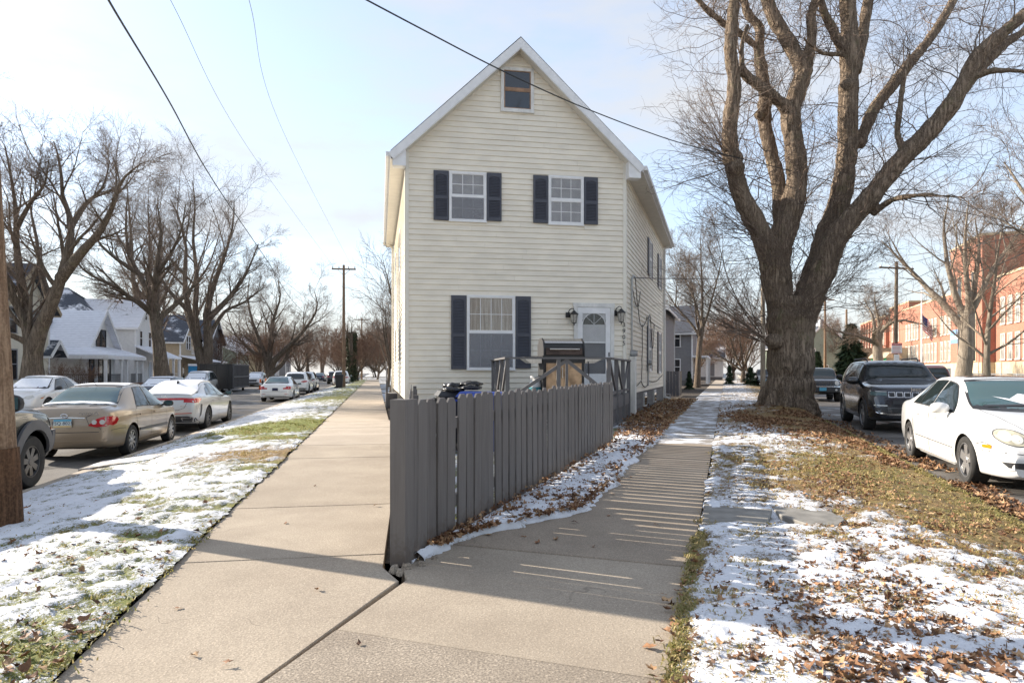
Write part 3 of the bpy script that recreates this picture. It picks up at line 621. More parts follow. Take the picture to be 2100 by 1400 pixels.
# grass blades ----------------------------------------------------------------------------------
def grass(name, P, h, tone, label, parent):
    n = len(P); a = rs.rand(n) * 6.283; lean = rs.uniform(.4, 1.4, n); hh = h * rs.uniform(.5, 1.3, n); w = .0028 + .0006 * P[:, 1]
    dx, dy = np.cos(a), np.sin(a); sx, sy = -dy * w, dx * w; o = np.zeros(n)
    b0 = P + np.stack([sx, sy, o], -1); b1 = P - np.stack([sx, sy, o], -1)
    m = P + np.stack([dx * hh * lean * .35, dy * hh * lean * .35, hh * .6], -1); m0 = m + np.stack([sx, sy, o], -1) * .7; m1 = m - np.stack([sx, sy, o], -1) * .7
    tip = P + np.stack([dx * hh * lean, dy * hh * lean, hh * (1.0 - .42 * lean)], -1)
    V = np.stack([b0, b1, m1, m0, tip], 1).reshape(-1, 3); k = (np.arange(n) * 5)[:, None]
    F = np.concatenate([k + [0, 1, 2], k + [0, 2, 3], k + [3, 2, 4]], 0)
    me = mesh_np(name, V, F, M['grass'], False); at_ = me.attributes.new('tone', 'FLOAT', 'POINT')
    at_.data.foreach_set('value', np.repeat(np.clip(tone, 0, 1), 5).astype(np.float32)); ob = obj(name, me, parent); ob['kind'] = 'stuff'; ob['label'] = label; return ob
def tufts(P, per, spread):
    n = len(P); q = np.repeat(P, per, 0); r = spread * np.abs(rs.randn(n * per)) * .6; a = rs.rand(n * per) * 6.283
    q[:, 0] += r * np.cos(a); q[:, 1] += r * np.sin(a); q[:, 2] -= .018; return q
T = scatter(1500, RS, lambda y: RC(y) - .15, 2.2, 14, lambda U, Y, X: np.clip(.05 + .7 * clump(X + 9, Y, 1.8) + 1.3 * blob(X, Y, 4.3, 8.4, 1.2, 2.2), 0, 1), zr, 1.6)
Q = tufts(T, 14, .10); grass('grass', Q, .036, .28 + dry_r(0, Q[:, 1], Q[:, 0]) - .05 + rs.randn(len(Q)) * .3, 'short grass poking through snow on the right lawn', lawn_right)
T = scatter(1000, LS, lambda y: LC(y) + .15, 2.2, 19, lambda U, Y, X: np.clip(.04 + .55 * clump(X + 9, Y, 1.8) + 1.3 * blob(X, Y, LS(15.9) - .9, 15.6, 1.5, 1.7), 0, 1), zl, 1.5)
Q = tufts(T, 14, .12); grass('grass', Q, .030, .22 + dry_l(0, Q[:, 1], Q[:, 0]) + rs.randn(len(Q)) * .28, 'short grass poking through snow on the left lawn', lawn_left)
yy = 4.0 + 14 * rs.rand(500) ** 1.4; E = np.stack([RC(yy) - rs.rand(500) * .12 - .01, yy, np.full(500, -.055)], -1); Q = tufts(E, 14, .05)
grass('grass', Q, .045, .6 + rs.randn(len(Q)) * .25, 'dry grass fringe along the right kerb', lawn_right)
yy = rs.uniform(2.4, 5.2, 260) ; E = np.stack([RS(yy) + rs.rand(260) * .10 - .02, yy, np.full(260, .03)], -1); Q = tufts(E, 22, .04)
grass('grass', Q, .034, .60 + rs.randn(len(Q)) * .3, 'dry grass fringe along the right pavement edge', lawn_right)
yy = 2.3 + 15 * rs.rand(260) ** 1.6; E = np.stack([LS(yy) - rs.rand(260) * .07, yy, np.full(260, .02)], -1); Q = tufts(E, 10, .035)
grass('grass', Q, .026, .5 + rs.randn(len(Q)) * .3, 'green grass fringe along the left pavement edge', lawn_left)
# ------------------------------------------------------------------ the narrow cream house
P0 = Vector((-2.92, 17.46, 0)); HA = R(9.5); WID = 6.31
HM = Matrix.Translation(P0) @ Matrix.Rotation(HA, 4, 'Z'); HMI = HM.inverted()
BRC = HM @ Vector((WID, 0, 0)); RIGHT_LEN, LEFT_LEN = 11.6, 12.0
BLC = P0 + DL * LEFT_LEN; BRE = BRC + DR * RIGHT_LEN
WRM = Matrix.Translation(BRC) @ Matrix.Rotation(AR, 4, 'Z')
WLM = Matrix.Translation(BLC) @ Matrix.Rotation(AL + math.pi, 4, 'Z')
EAVE, APEX = 7.38, 10.36
house = thing('house', 'narrow cream sided gable house numbered 3905 behind the grey fence', 'house', tuple(P0), HA)
def fw(px, py):                                      # photographed point -> (u, z) on the front wall
    r = Vector(((px - 1050) / FPX, 1, 0)); e = Vector((math.cos(HA), math.sin(HA), 0))
    # P0 + u e = t r
    det = r.x * -e.y + e.x * r.y; t = (P0.x * -e.y + e.x * P0.y) / det; u = (r.x * t - P0.x) / e.x
    return u, EYE - (py - HOR) * t / FPX
def sub(Mw):                                         # world frame -> frame relative to the house empty
    return HMI @ Mw
def wall(Mw, L, z0, z1, gable=None, pitch=.152, seed=1):
    rnd = random.Random(seed); loc, rot, _ = sub(Mw).decompose()
    top = lambda u: gable(u) if gable else z1
    b = MB(); 
    if gable: b.prism([(0, z0), (L, z0), (L, EAVE), (L / 2, APEX), (0, EAVE)], 0, .12)
    else: b.box(0, 0, z0, L, .12, z1)
    w = b.build('wall', M['siding_trim'], house); w.location = loc; w.rotation_euler = rot.to_euler()
    z = z0; n = 0
    while z < (APEX - .1 if gable else z1 - .02):
        zt = min(z + pitch, z1 if not gable else APEX)
        def ends(zz):
            if not gable or zz <= EAVE: return 0.07, L - .07
            d = (zz - EAVE) * (L / 2) / (APEX - EAVE); return d + .02, L - d - .02
        a0, a1 = ends(z); c0, c1 = ends(zt)
        cuts = [0, 1]
        if a1 - a0 > 2.5:
            k = rnd.uniform(.2, .8); cuts = [0, k, 1]
            if a1 - a0 > 8: cuts = [0, rnd.uniform(.2, .4), rnd.uniform(.55, .8), 1]
        for f0, f1 in zip(cuts[:-1], cuts[1:]):
            g0 = .003 if f0 else 0; yb, yt = -.027, -.003
            bu0, bu1 = a0 + (a1 - a0) * f0 + g0, a0 + (a1 - a0) * f1 - .003; tu0, tu1 = max(bu0, c0), min(bu1, c1)
            if tu1 - tu0 < .03: continue
            m = MB(); zl_ = z + .010
            m.add([(bu0,0,z),(bu1,0,z),(bu1,yb+.008,z),(bu0,yb+.008,z),(bu0,yb,zl_),(bu1,yb,zl_),(tu0,yt,zt),(tu1,yt,zt),(tu0,0,zt),(tu1,0,zt)],
                  [(0,1,2,3),(3,2,5,4),(4,5,7,6),(6,7,9,8),(0,3,4,6,8),(1,9,7,5,2)])
            m.build('siding_board', M['siding'], w)
        z += pitch; n += 1
    return w
wall(HM, WID, .55, EAVE, True, seed=2)
wall(WRM, RIGHT_LEN, .64, EAVE - .05, seed=3)
wall(WLM, LEFT_LEN, .55, EAVE - .05, seed=4)
def house_part(mb, name, m, Mw=None, smooth=None):
    o = mb.build(name, m, house, smooth)
    if Mw is not None:
        loc, rot, _ = sub(Mw).decompose(); o.location = loc; o.rotation_euler = rot.to_euler()
    return o
# foundation, corner boards
b = MB(); b.box(-.02, .03, -.1, WID + .02, .2, .55); house_part(b, 'foundation', M['block'])
for i in range(14):
    for r_ in range(3):
        b = MB(); x0 = i * .82 - (.41 if r_ % 2 else 0); x0 = max(0, x0); x1 = min(RIGHT_LEN, x0 + .81)
        if x1 - x0 < .1: continue
        b.box(x0, .0 + .002 * ((i + r_) % 2), .01 + r_ * .21, x1, .15, .205 + r_ * .21); house_part(b, 'foundation_block', M['block'], WRM)
b = MB(); b.box(0, .02, -.1, RIGHT_LEN, .14, .63); b.box(0, -.03, .615, RIGHT_LEN, .02, .645); house_part(b, 'sill_strip', M['block'], WRM)
for u0 in (4.2, 7.4):
    b = MB(); b.box(u0, -.035, .08, u0 + .75, .02, .58); f = house_part(b, 'basement_window', M['white_dirty'], WRM)
    b = MB(); b.box(u0 + .05, -.045, .13, u0 + .70, -.03, .53); b.build('pane', M['glass_dark'], f)
for u0 in (0, WID - .075):
    b = MB(); b.box(u0 - .012 if not u0 else u0, -.036, .5, u0 + .075 if not u0 else u0 + .087, -.0, EAVE + .05); house_part(b, 'corner_board', M['siding_trim'])
b = MB(); b.box(-.036, -.036, .5, .075, .0, EAVE); house_part(b, 'corner_board', M['siding_trim'], WRM)
b = MB(); b.box(LEFT_LEN - .075, -.036, .5, LEFT_LEN + .03, .0, EAVE); house_part(b, 'corner_board', M['siding_trim'], WLM)
# back wall so the house is closed
bv = [HMI @ Vector((BLC.x, BLC.y, 0)), HMI @ Vector((BRE.x, BRE.y, 0))]
b = MB(); mid = (bv[0] + bv[1]) / 2
b.add([tuple(bv[0]), tuple(bv[1]), (bv[1].x, bv[1].y, EAVE), (mid.x, mid.y, APEX), (bv[0].x, bv[0].y, EAVE)], [(4,3,2,1,0)]); house_part(b, 'wall', M['siding'])
# roof planes: eaves follow the splayed side walls
OV, OF = .36, .34; th = .14
def roof_plane(side):
    F0 = HM @ Vector((WID / 2, -OF, APEX + .29)); back_mid = (BLC + BRE) / 2; ext = (back_mid - HM @ Vector((WID/2, 0, 0))).normalized() * .3
    B0 = Vector((back_mid.x, back_mid.y, APEX + .29)) + ext
    if side < 0: e0 = HM @ Vector((-OV - .05, -OF, 0)); e1 = BLC + Vector((-.978, -.209, 0)) * OV + DL * .3
    else: e0 = HM @ Vector((WID + OV + .05, -OF, 0)); e1 = BRE + Vector((DR.y, -DR.x, 0)) * OV + DR * .3
    e0.z = e1.z = APEX + .29 - (WID / 2 + OV + .05) * (APEX - EAVE) / (WID / 2)
    n = 24; m = MB(); top = []; bot = []
    for i in range(n + 1):
        f = i / n; a = F0.lerp(B0, f); c = e0.lerp(e1, f)
        top.append((HMI @ a, HMI @ c)); bot.append((HMI @ (a - Vector((0, 0, th))), HMI @ (c - Vector((0, 0, th)))))
    for i in range(n):
        for (q, rev) in ((top, 0), (bot, 1)):
            vs = [tuple(q[i][0]), tuple(q[i][1]), tuple(q[i+1][1]), tuple(q[i+1][0])]; m.add(vs, [(0,1,2,3) if (rev == (side > 0)) else (3,2,1,0)])
        vs = [tuple(top[i][1]), tuple(bot[i][1]), tuple(bot[i+1][1]), tuple(top[i+1][1])]; m.add(vs, [(0,1,2,3)])
    return m, e0, e1, F0
for sd in (-1, 1):
    m, e0, e1, F0 = roof_plane(sd); rf = house_part(m, 'roof', M['shingle'])
    m = MB(); a0, a1 = HMI @ (e0 - Vector((0, 0, .13))), HMI @ (e1 - Vector((0, 0, .13)))
    m.bar(a0, a1, .03, .18); m.build('fascia', M['white'], rf)
    # soffit board under the eave
    w0 = HM @ Vector((0 if sd < 0 else WID, 0, e0.z - .20)); w1 = (BLC if sd < 0 else BRE).copy(); w1.z = e0.z - .20
    q0, q1 = e0 - Vector((0, 0, .21)), e1 - Vector((0, 0, .21))
    m = MB(); vs = [HMI @ p for p in (w0, q0, q1, w1)]; m.add([tuple(p) for p in vs] + [(p.x, p.y, p.z - .015) for p in vs], [(0,1,2,3),(7,6,5,4),(0,4,5,1),(1,5,6,2),(2,6,7,3),(3,7,4,0)])
    m.build('soffit', M['soffit'], rf)
    out = (HM.to_3x3() @ Vector((sd, 0, 0))) * .07
    m = MB(); g0, g1 = HMI @ (e0 + out - Vector((0, 0, .10))), HMI @ (e1 + out - Vector((0, 0, .10)))
    m.bar(g0, g1, .11, .12); m.build('gutter', M['white'], rf)
    # rake board on the front gable
    ap = Vector((WID / 2, -OF - .02, APEX + .13)); ee = HMI @ e0; ee.y = -OF - .02; ee.z = e0.z - .15
    d = (ee - ap).normalized(); nrm = Vector((0, -1, 0)); up = d.cross(nrm).normalized(); up = up if up.z > 0 else -up
    m = MB(); h1, h2 = .09, .13; cutx = Vector((0, 0, h1 / up.z * 1))
    A = ap + Vector((0, 0, h1 / up.z)); B_ = ap - Vector((0, 0, h2 / up.z)); C_ = ee + up * h1; D_ = ee - up * h2
    m.add([tuple(p) for p in (A, B_, D_, C_)] + [(p.x, p.y + .05, p.z) for p in (A, B_, D_, C_)], [(0,1,2,3) if sd < 0 else (3,2,1,0),(7,6,5,4),(0,4,5,1),(1,5,6,2),(2,6,7,3),(3,7,4,0)])
    m.build('rake_board', M['white'], rf)
    # rake soffit
    m = MB(); s0 = ap - Vector((0, 0, .115 / up.z)); s1 = ee - up * .115; vs = [s0, s1, s1 + Vector((0, OF, 0)), s0 + Vector((0, OF, 0))]
    m.add([tuple(p) for p in vs] + [(p.x, p.y, p.z + .01) for p in vs], [(0,1,2,3),(7,6,5,4),(0,4,5,1),(1,5,6,2),(2,6,7,3),(3,7,4,0)]); m.build('soffit', M['soffit'], rf)
# eave return boxes at the lower gable corners
for u0, u1 in ((-.36, -.0), (WID + .0, WID + .36)):
    m = MB(); z = EAVE - .20; 
    poly = [(u0, z - .29), (u1, z - .29), (u1, z + .40), (u0, z + .0)] if u0 < 0 else [(u0, z - .29), (u1, z - .29), (u1, z + .0), (u0, z + .40)]
    m.prism(poly, -OF + .02, -.04); house_part(m, 'eave_return', M['white'])
# windows, shutters
def shutter(u0, z0, u1, z1):
    m = MB(); t = .055; y0 = -.068; zm = z0 + (z1 - z0) * .46
    m.box(u0, y0, z0, u0 + t, -.022, z1); m.box(u1 - t, y0, z0, u1, -.022, z1)
    for a, c in ((z0, z0 + .09), (zm - .045, zm + .045), (z1 - .10, z1)): m.box(u0 + t, y0, a, u1 - t, -.022, c)
    m.box(u0 + t, -.044, z0, u1 - t, -.022, z1)
    k = 8; arch = [(u0 + t, z1 - .10)] + [(u0 + t + (u1 - u0 - 2*t) * i / k, z1 - .10 - .05 * (1 - math.sin(math.pi * i / k))) for i in range(k + 1)] + [(u1 - t, z1 - .10)]
    m.prism(arch[1:-1] + [(u1 - t, z1 - .098), (u0 + t, z1 - .098)], y0 + .001, -.042)
    sh = house_part(m, 'shutter', M['shutter'])
    m = MB()
    for a, c in ((z0 + .09, zm - .045), (zm + .045, z1 - .13)):
        n = int((c - a) / .042)
        for i in range(n):
            zz = a + (i + .5) * (c - a) / n
            m.add([(u0 + t, -.044, zz + .018), (u1 - t, -.044, zz + .018), (u1 - t, -.064, zz - .014), (u0 + t, -.064, zz - .014), (u0 + t, -.060, zz - .02), (u1 - t, -.060, zz - .02)], [(0,3,2,1),(3,4,5,2)])
    m.build('louvres', M['shutter'], sh)
def curtain_mesh(u0, z0, u1, z1, y, waves, amp):
    n = 40; m = MB(); vs = []
    for i in range(n + 1):
        u = u0 + (u1 - u0) * i / n; yy = y + amp * math.sin(i / n * waves * 6.283) * (1 + .4 * math.sin(i * .9)); vs += [(u, yy, z0), (u, yy, z1)]
    return m.add(vs, [(2*i, 2*i+2, 2*i+3, 2*i+1) for i in range(n)])
def window(u0, z0, u1, z1, cols, rows, Mw=HM, frame='white', back='blind', screen=True, fw_=.055, sash=None, grid=True):
    m = MB(); y0 = -.06; f = fw_; zm = (z0 + z1) / 2
    m.box(u0, y0, z0, u0 + f, -.015, z1); m.box(u1 - f, y0, z0, u1, -.015, z1); m.box(u0 + f, y0, z1 - f, u1 - f, -.015, z1); m.box(u0 + f, y0, z0, u1 - f, -.015, z0 + f * .9)
    m.box(u0 - .015, -.075, z0 - .03, u1 + .015, -.015, z0)
    w = house_part(m, 'window', M[frame], Mw); s = M[sash or frame]; a0, a1, c0, c1 = u0 + f, u1 - f, z0 + f * .9, z1 - f
    m = MB(); m.box(a0, -.056, zm - .03, a1, -.018, zm + .03); t = .03
    for (p, q) in ((c0, zm - .03), (zm + .03, c1)):
        m.box(a0, -.05, p, a0 + t, -.018, q); m.box(a1 - t, -.05, p, a1, -.018, q); m.box(a0 + t, -.05, p, a1 - t, -.018, p + t * .8); m.box(a0 + t, -.05, q - t * .8, a1 - t, -.018, q)
    m.build('sash', s, w)
    m = MB()
    if grid:
        for (p, q) in ((c0 + t, zm - .03 - t), (zm + .03 + t, c1 - t)):
            for i in range(1, cols): uu = a0 + t + (a1 - a0 - 2 * t) * i / cols; m.box(uu - .009, -.0415, p, uu + .009, -.033, q)
            for i in range(1, rows): zz = p + (q - p) * i / rows; m.box(a0 + t, -.0405, zz - .009, a1 - t, -.0335, zz + .009)
        m.build('muntins', M['white'], w)
    ix = [a0 + t + (a1 - a0 - 2 * t) * i / (cols if grid else 1) for i in range((cols if grid else 1) + 1)]
    for (p, q) in ((c0 + t, zm - .03 - t), (zm + .03 + t, c1 - t)):
        nr = rows if grid else 1
        for i in range(len(ix) - 1):
            for j in range(nr):
                m = MB(); m.box(ix[i], -.037, p + (q - p) * j / nr, ix[i+1], -.034, p + (q - p) * (j + 1) / nr); m.build('pane', M['glass'] if back != 'dark' else M['glass_dark'], w)
    if back == 'curtain': curtain_mesh(a0, c0, a1, c1, -.0275, 5.5, .003).build('curtain', M['curtain'], w)
    elif back == 'blind':
        m = MB(); n = int((c1 - c0) / .05); vs = []
        for i in range(n):
            za, zb_ = c0 + (c1 - c0) * i / n, c0 + (c1 - c0) * (i + .96) / n; m.add([(a0, -.0255, za), (a1, -.0255, za), (a1, -.0325, zb_), (a0, -.0325, zb_)], [(0,1,2,3)])
        m.build('blind', M['blind'], w)
    else: MB().box(a0, -.031, c0, a1, -.026, c1).build('blind', M['glass_dark'], w)
    if screen:
        m = MB(); m.box(a0 + .015, -.0545, c0, a1 - .015, -.053, zm - .03); o_ = m.build('insect_screen', M['screen_mesh'], w)
    return w
t = NT('fine_screen_mesh'); t.inp('Base Color', (.30, .305, .33, 1)); t.inp('Roughness', .8); tr = t.n('ShaderNodeBsdfTransparent'); ms = t.n('ShaderNodeMixShader'); ms.inputs[0].default_value = .5
t.l(t.b.outputs[0], ms.inputs[1]); t.l(tr.outputs[0], ms.inputs[2]); t.l(ms.outputs[0], t.out.inputs[0]); M['screen_mesh'] = t.m
def rect(x0, y0, x1, y1):
    ua, zt = fw(x0, (y0)); ub, zb = fw(x1, y1); u_m = (x0 + x1) / 2; _, zt = fw(u_m, y0); _, zb = fw(u_m, y1); return ua, zb, ub, zt
window(*rect(921, 353.5, 997, 454), 3, 2, back='blind'); shutter(*rect(889, 351, 920, 452)); shutter(*rect(998, 356, 1028, 454))
window(*rect(1124, 362, 1196, 461), 3, 2, back='blind', screen=False); shutter(*rect(1093, 361, 1123, 458)); shutter(*rect(1197, 365, 1225, 461))
window(*rect(957, 606, 1056, 757), 4, 2, back='curtain'); shutter(*rect(925, 606, 956, 757)); shutter(*rect(1057, 608, 1088, 755))
aw = rect(1027, 141, 1094, 230); window(*aw, 1, 1, frame='white_dirty', back='dark', screen=False, fw_=.085, sash='wood_frame', grid=False)
# side windows with narrow shutters on the right wall
def side_window(u0, z0, u1, z1):
    window(u0, z0, u1, z1, 3, 2, WRM, back='blind', screen=False)
    for a in (u0 - .36, u1 + .02):
        m = MB(); m.box(a, -.055, z0, a + .34, -.022, z1)
        n = int((z1 - z0) / .05)
        for i in range(n): zz = z0 + i * .05; m.box(a + .04, -.062, zz + .02, a + .30, -.054, zz + .035)
        house_part(m, 'shutter', M['shutter'], WRM)
side_window(5.4, 1.35, 6.25, 3.0); side_window(9.0, 1.25, 9.9, 3.0); side_window(5.6, 4.9, 6.4, 6.3); side_window(9.1, 4.9, 9.9, 6.3)
for u0 in (3.0, 7.5):
    m = MB(); m.box(u0, -.04, 1.6, u0 + .9, -.02, 3.1); w = house_part(m, 'window', M['white'], WLM); MB().box(u0 + .08, -.044, 1.7, u0 + .82, -.038, 3.0).build('pane', M['glass_dark'], w)
    m = MB(); m.box(u0, -.04, 4.7, u0 + .9, -.02, 6.1); w = house_part(m, 'window', M['white'], WLM); MB().box(u0 + .08, -.044, 4.8, u0 + .82, -.038, 6.0).build('pane', M['glass_dark'], w)
# door with storm door
DZ = .74
u0, _, u1, zt = rect(1176, 622, 1258, 795); m = MB(); c = .115
m.box(u0, -.07, DZ, u0 + c, -.018, zt - c); m.box(u1 - c, -.07, DZ, u1, -.018, zt - c); m.box(u0 - .02, -.075, zt - c, u1 + .02, -.018, zt); m.box(u0 + c, -.03, DZ, u1 - c, -.02, zt - c)
door = house_part(m, 'door', M['white_dirty']); a, b_ = u0 + c + .004, u1 - c - .004; top = zt - c - .01; s = .135
m = MB(); m.box(a, -.062, DZ + .02, a + s, -.032, top); m.box(b_ - s, -.062, DZ + .02, b_, -.032, top); m.box(a + s, -.062, top - .17, b_ - s, -.032, top); m.box(a + s, -.062, DZ + .02, b_ - s, -.032, DZ + .52)
gz0, gz1 = DZ + .52, top - .17; gm = gz0 + (gz1 - gz0) * .52; m.box(a + s, -.06, gm - .015, b_ - s, -.034, gm + .015); m.build('storm_door', M['white'], door)
ia, ib = a + s, b_ - s; cx = (ia + ib) / 2; rr = (ib - ia) / 2 - .01; fz = gz1 - rr * .95
m = MB(); m.box(ia, -.034, gz0, ib, -.03, gm); [m.box(ia + .03 + i * (ib - ia) / 2, -.038, gz0 + .08 + j * .36, ib - .04 - (1 - i) * (ib - ia) / 2, -.034, gz0 + .36 + j * .36) for i in (0, 1) for j in (0, 1)]; m.build('inner_door_panel', M['screen'], door)
m = MB(); m.box(ia, -.034, gm, ib, -.03, fz); [m.box(ia + .03 + i * (ib - ia) / 2, -.038, gm + .05 , ib - .04 - (1 - i) * (ib - ia) / 2, -.034, fz - .05) for i in (0, 1)]; m.build('inner_door_panel', M['white'], door)
m = MB(); m.box(ia, -.033, fz, ib, -.031, gz1); m.build('fanlight', M['glass_dark'], door)
m = MB()
for an in (0, 45, 90, 135, 180):
    m.bar((cx, -.037, fz + .01), (cx + rr * math.cos(R(an)), -.037, fz + .01 + rr * .92 * math.sin(R(an))), .008, .028, up=(0, 1, 0)) if an in (45, 90, 135) else None
arc = [(cx + rr * math.cos(t), -.036, fz + .005 + rr * .95 * math.sin(t)) for t in np.linspace(0, math.pi, 17)]; m.tube(arc, .014, 5)
for sx in (-1, 1):
    pts = [(cx + sx * (rr + .02), fz + rr * .4), (cx + sx * (rr + .02), gz1), (cx, gz1)] + [(cx + sx * rr * math.cos(t), fz + rr * .95 * math.sin(t)) for t in np.linspace(math.pi / 2, .5, 8)]
    m.prism(pts, -.036, -.031)
m.build('fanlight_bars', M['white'], door)
m = MB(); m.box(ia, -.045, gz0, ib, -.043, gz1); m.build('pane', M['glass_clear'] if 'glass_clear' in M else glass_mat('storm_glass', (.02, .02, .022), .86), door)
m = MB(); m.box(b_ - .05, -.09, DZ + 1.02, b_ - .025, -.062, DZ + 1.14); m.build('handle', M['black'], door)
# carriage lanterns either side of the door
def lantern(px, py_top, py_bot):
    u, zb = fw(px, py_bot); _, zt_ = fw(px, py_top); u -= .05; h = zt_ - zb
    root = thing('wall_lantern', None, None); root.parent = house; root.location = (u, 0, zb)
    m = MB(); m.box(-.13, -.05, h * .50, .0, -.02, h * .80); m.box(-.115, -.06, h * .53, -.015, -.045, h * .77); m.build('back_plate', M['black'], root)
    arm = [(-.065, -.05, h * .72), (-.04, -.10, h * .92), (.02, -.16, h * 1.02), (.07, -.19, h * .98), (.075, -.19, h * .88)]; m = MB(); m.tube(arm, .012, 6); m.build('bracket', M['black'], root, 40)
    T = Matrix.Translation((.075, -.19, 0))
    m = MB(); m.lathe([(.0, h * .9), (.03, h * .88), (.06, h * .80), (.13, h * .68), (.14, h * .655), (.11, h * .65)], 12, T); m.lathe([(.012, h * .0), (.02, h * .05), (.015, h * .10), (.07, h * .13), (.072, h * .15), (.05, h * .15)], 10, T)
    for t_ in range(6):
        a_ = t_ * math.pi / 3; ca, sa = math.cos(a_), math.sin(a_); m.tube([(.075 + .068 * ca, -.19 + .068 * sa, h * .14), (.075 + .112 * ca, -.19 + .112 * sa, h * .66)], .006, 4)
    m.build('lantern_frame', M['black'], root, 30)
    m = MB(); m.lathe([(.058, h * .15), (.095, h * .4), (.106, h * .64)], 12, T); m.build('lantern_glass', M['lamp_glass'], root, 60)
lantern(1172, 634, 668); lantern(1268, 630, 666)
for d_, py in zip('3905', (666.5, 679, 691.5, 704)):
    u, z = fw(1278.5, py); me = text_mesh(d_, .185, M['black'], .006); o = obj('house_number', me, house, (u, -.043, z), (R(90), 0, 0))
# small bits on the front wall
m = MB(); u, z = fw(1200, 468); m.box(u - .03, -.05, z - .05, u + .03, -.02, z + .05); house_part(m, 'cable_clip', M['siding_trim'])
# electric service: two meters, risers, cables and the white box trunking on the right wall
def wp(u, y, z): return (u, y, z)
m = MB(); m.tube([wp(.95, -.06, 1.2), wp(.95, -.06, 2.0), wp(.95, -.06, 4.15)], .028, 8); m.box(.90, -.10, 1.1, 1.0, -.02, 1.45); m.tube([wp(.95, -.06, 4.15), wp(.97, -.10, 4.25), wp(1.05, -.14, 4.2)], .035, 8); house_part(m, 'conduit', M['galv'], WRM, 40)
m = MB(); m.tube([wp(.95, -.03, 1.88), wp(.95, -.17, 1.88)], .105, 14); m.tube([wp(.95, -.17, 1.88), wp(.95, -.24, 1.88)], .085, 14); house_part(m, 'electric_meter', M['galv'], WRM, 40)
m = MB(); m.tube([wp(5.15, -.06, .8), wp(5.15, -.06, 3.25), wp(5.2, -.1, 3.4), wp(5.4, -.12, 3.3)], .03, 8); m.box(5.05, -.1, 1.3, 5.25, -.02, 1.55); m.tube([wp(5.15, -.03, 1.65), wp(5.15, -.2, 1.65)], .1, 12); house_part(m, 'electric_meter', M['galv'], WRM, 40)
def sag(a, b, dip, n=10, wob=0.0):
    a = Vector(a); b = Vector(b); out = []
    for i in range(n + 1):
        f = i / n; p = a.lerp(b, f); p.z -= dip * 4 * f * (1 - f); p += Vector((0, random.uniform(-wob, wob) * .3, random.uniform(-wob, wob))); out.append(tuple(p))
    return out
cables = [sag(wp(1.05, -.14, 4.2), wp(3.6, -.05, 2.9), .45, 12, .03), sag(wp(3.6, -.05, 2.9), wp(3.3, -.05, 1.0), .0, 8, .03), sag(wp(3.3, -.04, 1.0), wp(5.4, -.05, .95), .22, 10, .02),
          sag(wp(3.6, -.05, 2.9), wp(4.8, -.05, 3.3), .1, 6, .03), sag(wp(4.8, -.05, 3.3), wp(9.9, -.05, 3.2), .05, 8, .02), sag(wp(5.4, -.12, 3.3), wp(6.9, -.06, 2.6), .7, 14, .02), sag(wp(6.9, -.06, 2.6), wp(7.2, -.05, 3.2), .0, 6, .02),
          sag(wp(1.0, -.05, 4.1), wp(2.6, -.05, 3.5), .3, 8, .03), sag(wp(2.6, -.05, 3.5), wp(3.0, -.05, 4.0), .0, 4, .03), sag(wp(2.2, -.04, .85), wp(3.3, -.04, 1.0), .0, 4, .01), sag(wp(5.5, -.05, .95), wp(10.6, -.05, 1.2), .15, 8, .02)]
for c_ in cables: m = MB(); m.tube(c_, .013, 5); house_part(m, 'cable', M['wire'], WRM)
m = MB(); m.box(.62, -.20, -.02, .95, -.03, 1.78); m.box(1.02, -.14, -.02, 1.14, -.03, 1.80); tr_ = house_part(m, 'cable_trunking', M['white_dirty'], WRM)
# downspouts
m = MB(); m.box(RIGHT_LEN - .35, -.12, .12, RIGHT_LEN - .25, -.03, EAVE - .4); m.bar((RIGHT_LEN - .30, -.08, EAVE - .42), (RIGHT_LEN - .30, -.50, EAVE - .22), .09); m.bar((RIGHT_LEN - .30, -.08, .16), (RIGHT_LEN - .30, -.34, .06), .1); house_part(m, 'downspout', M['white'], WRM)
m = MB(); m.box(.25, -.12, .1, .35, -.03, EAVE - .4); m.bar((.30, -.08, EAVE - .42), (.30, -.50, EAVE - .22), .09); house_part(m, 'downspout', M['siding_trim'], WLM)
# stoop rail on the left wall
m = MB()
m.bar((LEFT_LEN - 5.9, -.42, .9), (LEFT_LEN - 7.6, -.42, 1.7), .05); m.box(LEFT_LEN - 8.0, -.45, 0, LEFT_LEN - 6.4, -.03, .5); m.bar((LEFT_LEN - 5.9, -.42, 0), (LEFT_LEN - 5.9, -.42, 1.0), .07)
house_part(m, 'side_stoop', M['deck'], WLM)

# ------------------------------------------------------------------ deck
FL, FR, BR_, BL_ = Vector((-.10, 14.15, 0)), Vector((2.20, 14.42, 0)), Vector((3.30, 17.95, 0)), Vector((-.52, 17.42, 0))
deck = thing('deck', 'raised grey wooden deck with diagonal braced railing at the front door', 'deck', (FL.x, FL.y, 0))
L_ = lambda p, z=0.0: (p.x - FL.x, p.y - FL.y, z)
FZ, RZ = .73, 1.655
n = 24
for i in range(n):
    f0, f1 = i / n, (i + 1) / n - .004; a, b_ = FL.lerp(BL_, f0), FR.lerp(BR_, f0); c_, d_ = FR.lerp(BR_, f1), FL.lerp(BL_, f1)
    m = MB(); q = [a, b_, c_, d_]; m.add([L_(p, FZ - .03) for p in q] + [L_(p, FZ) for p in q], [(3,2,1,0),(4,5,6,7),(0,1,5,4),(1,2,6,5),(2,3,7,6),(3,0,4,7)]); m.build('floor_board', M['deck'], deck)
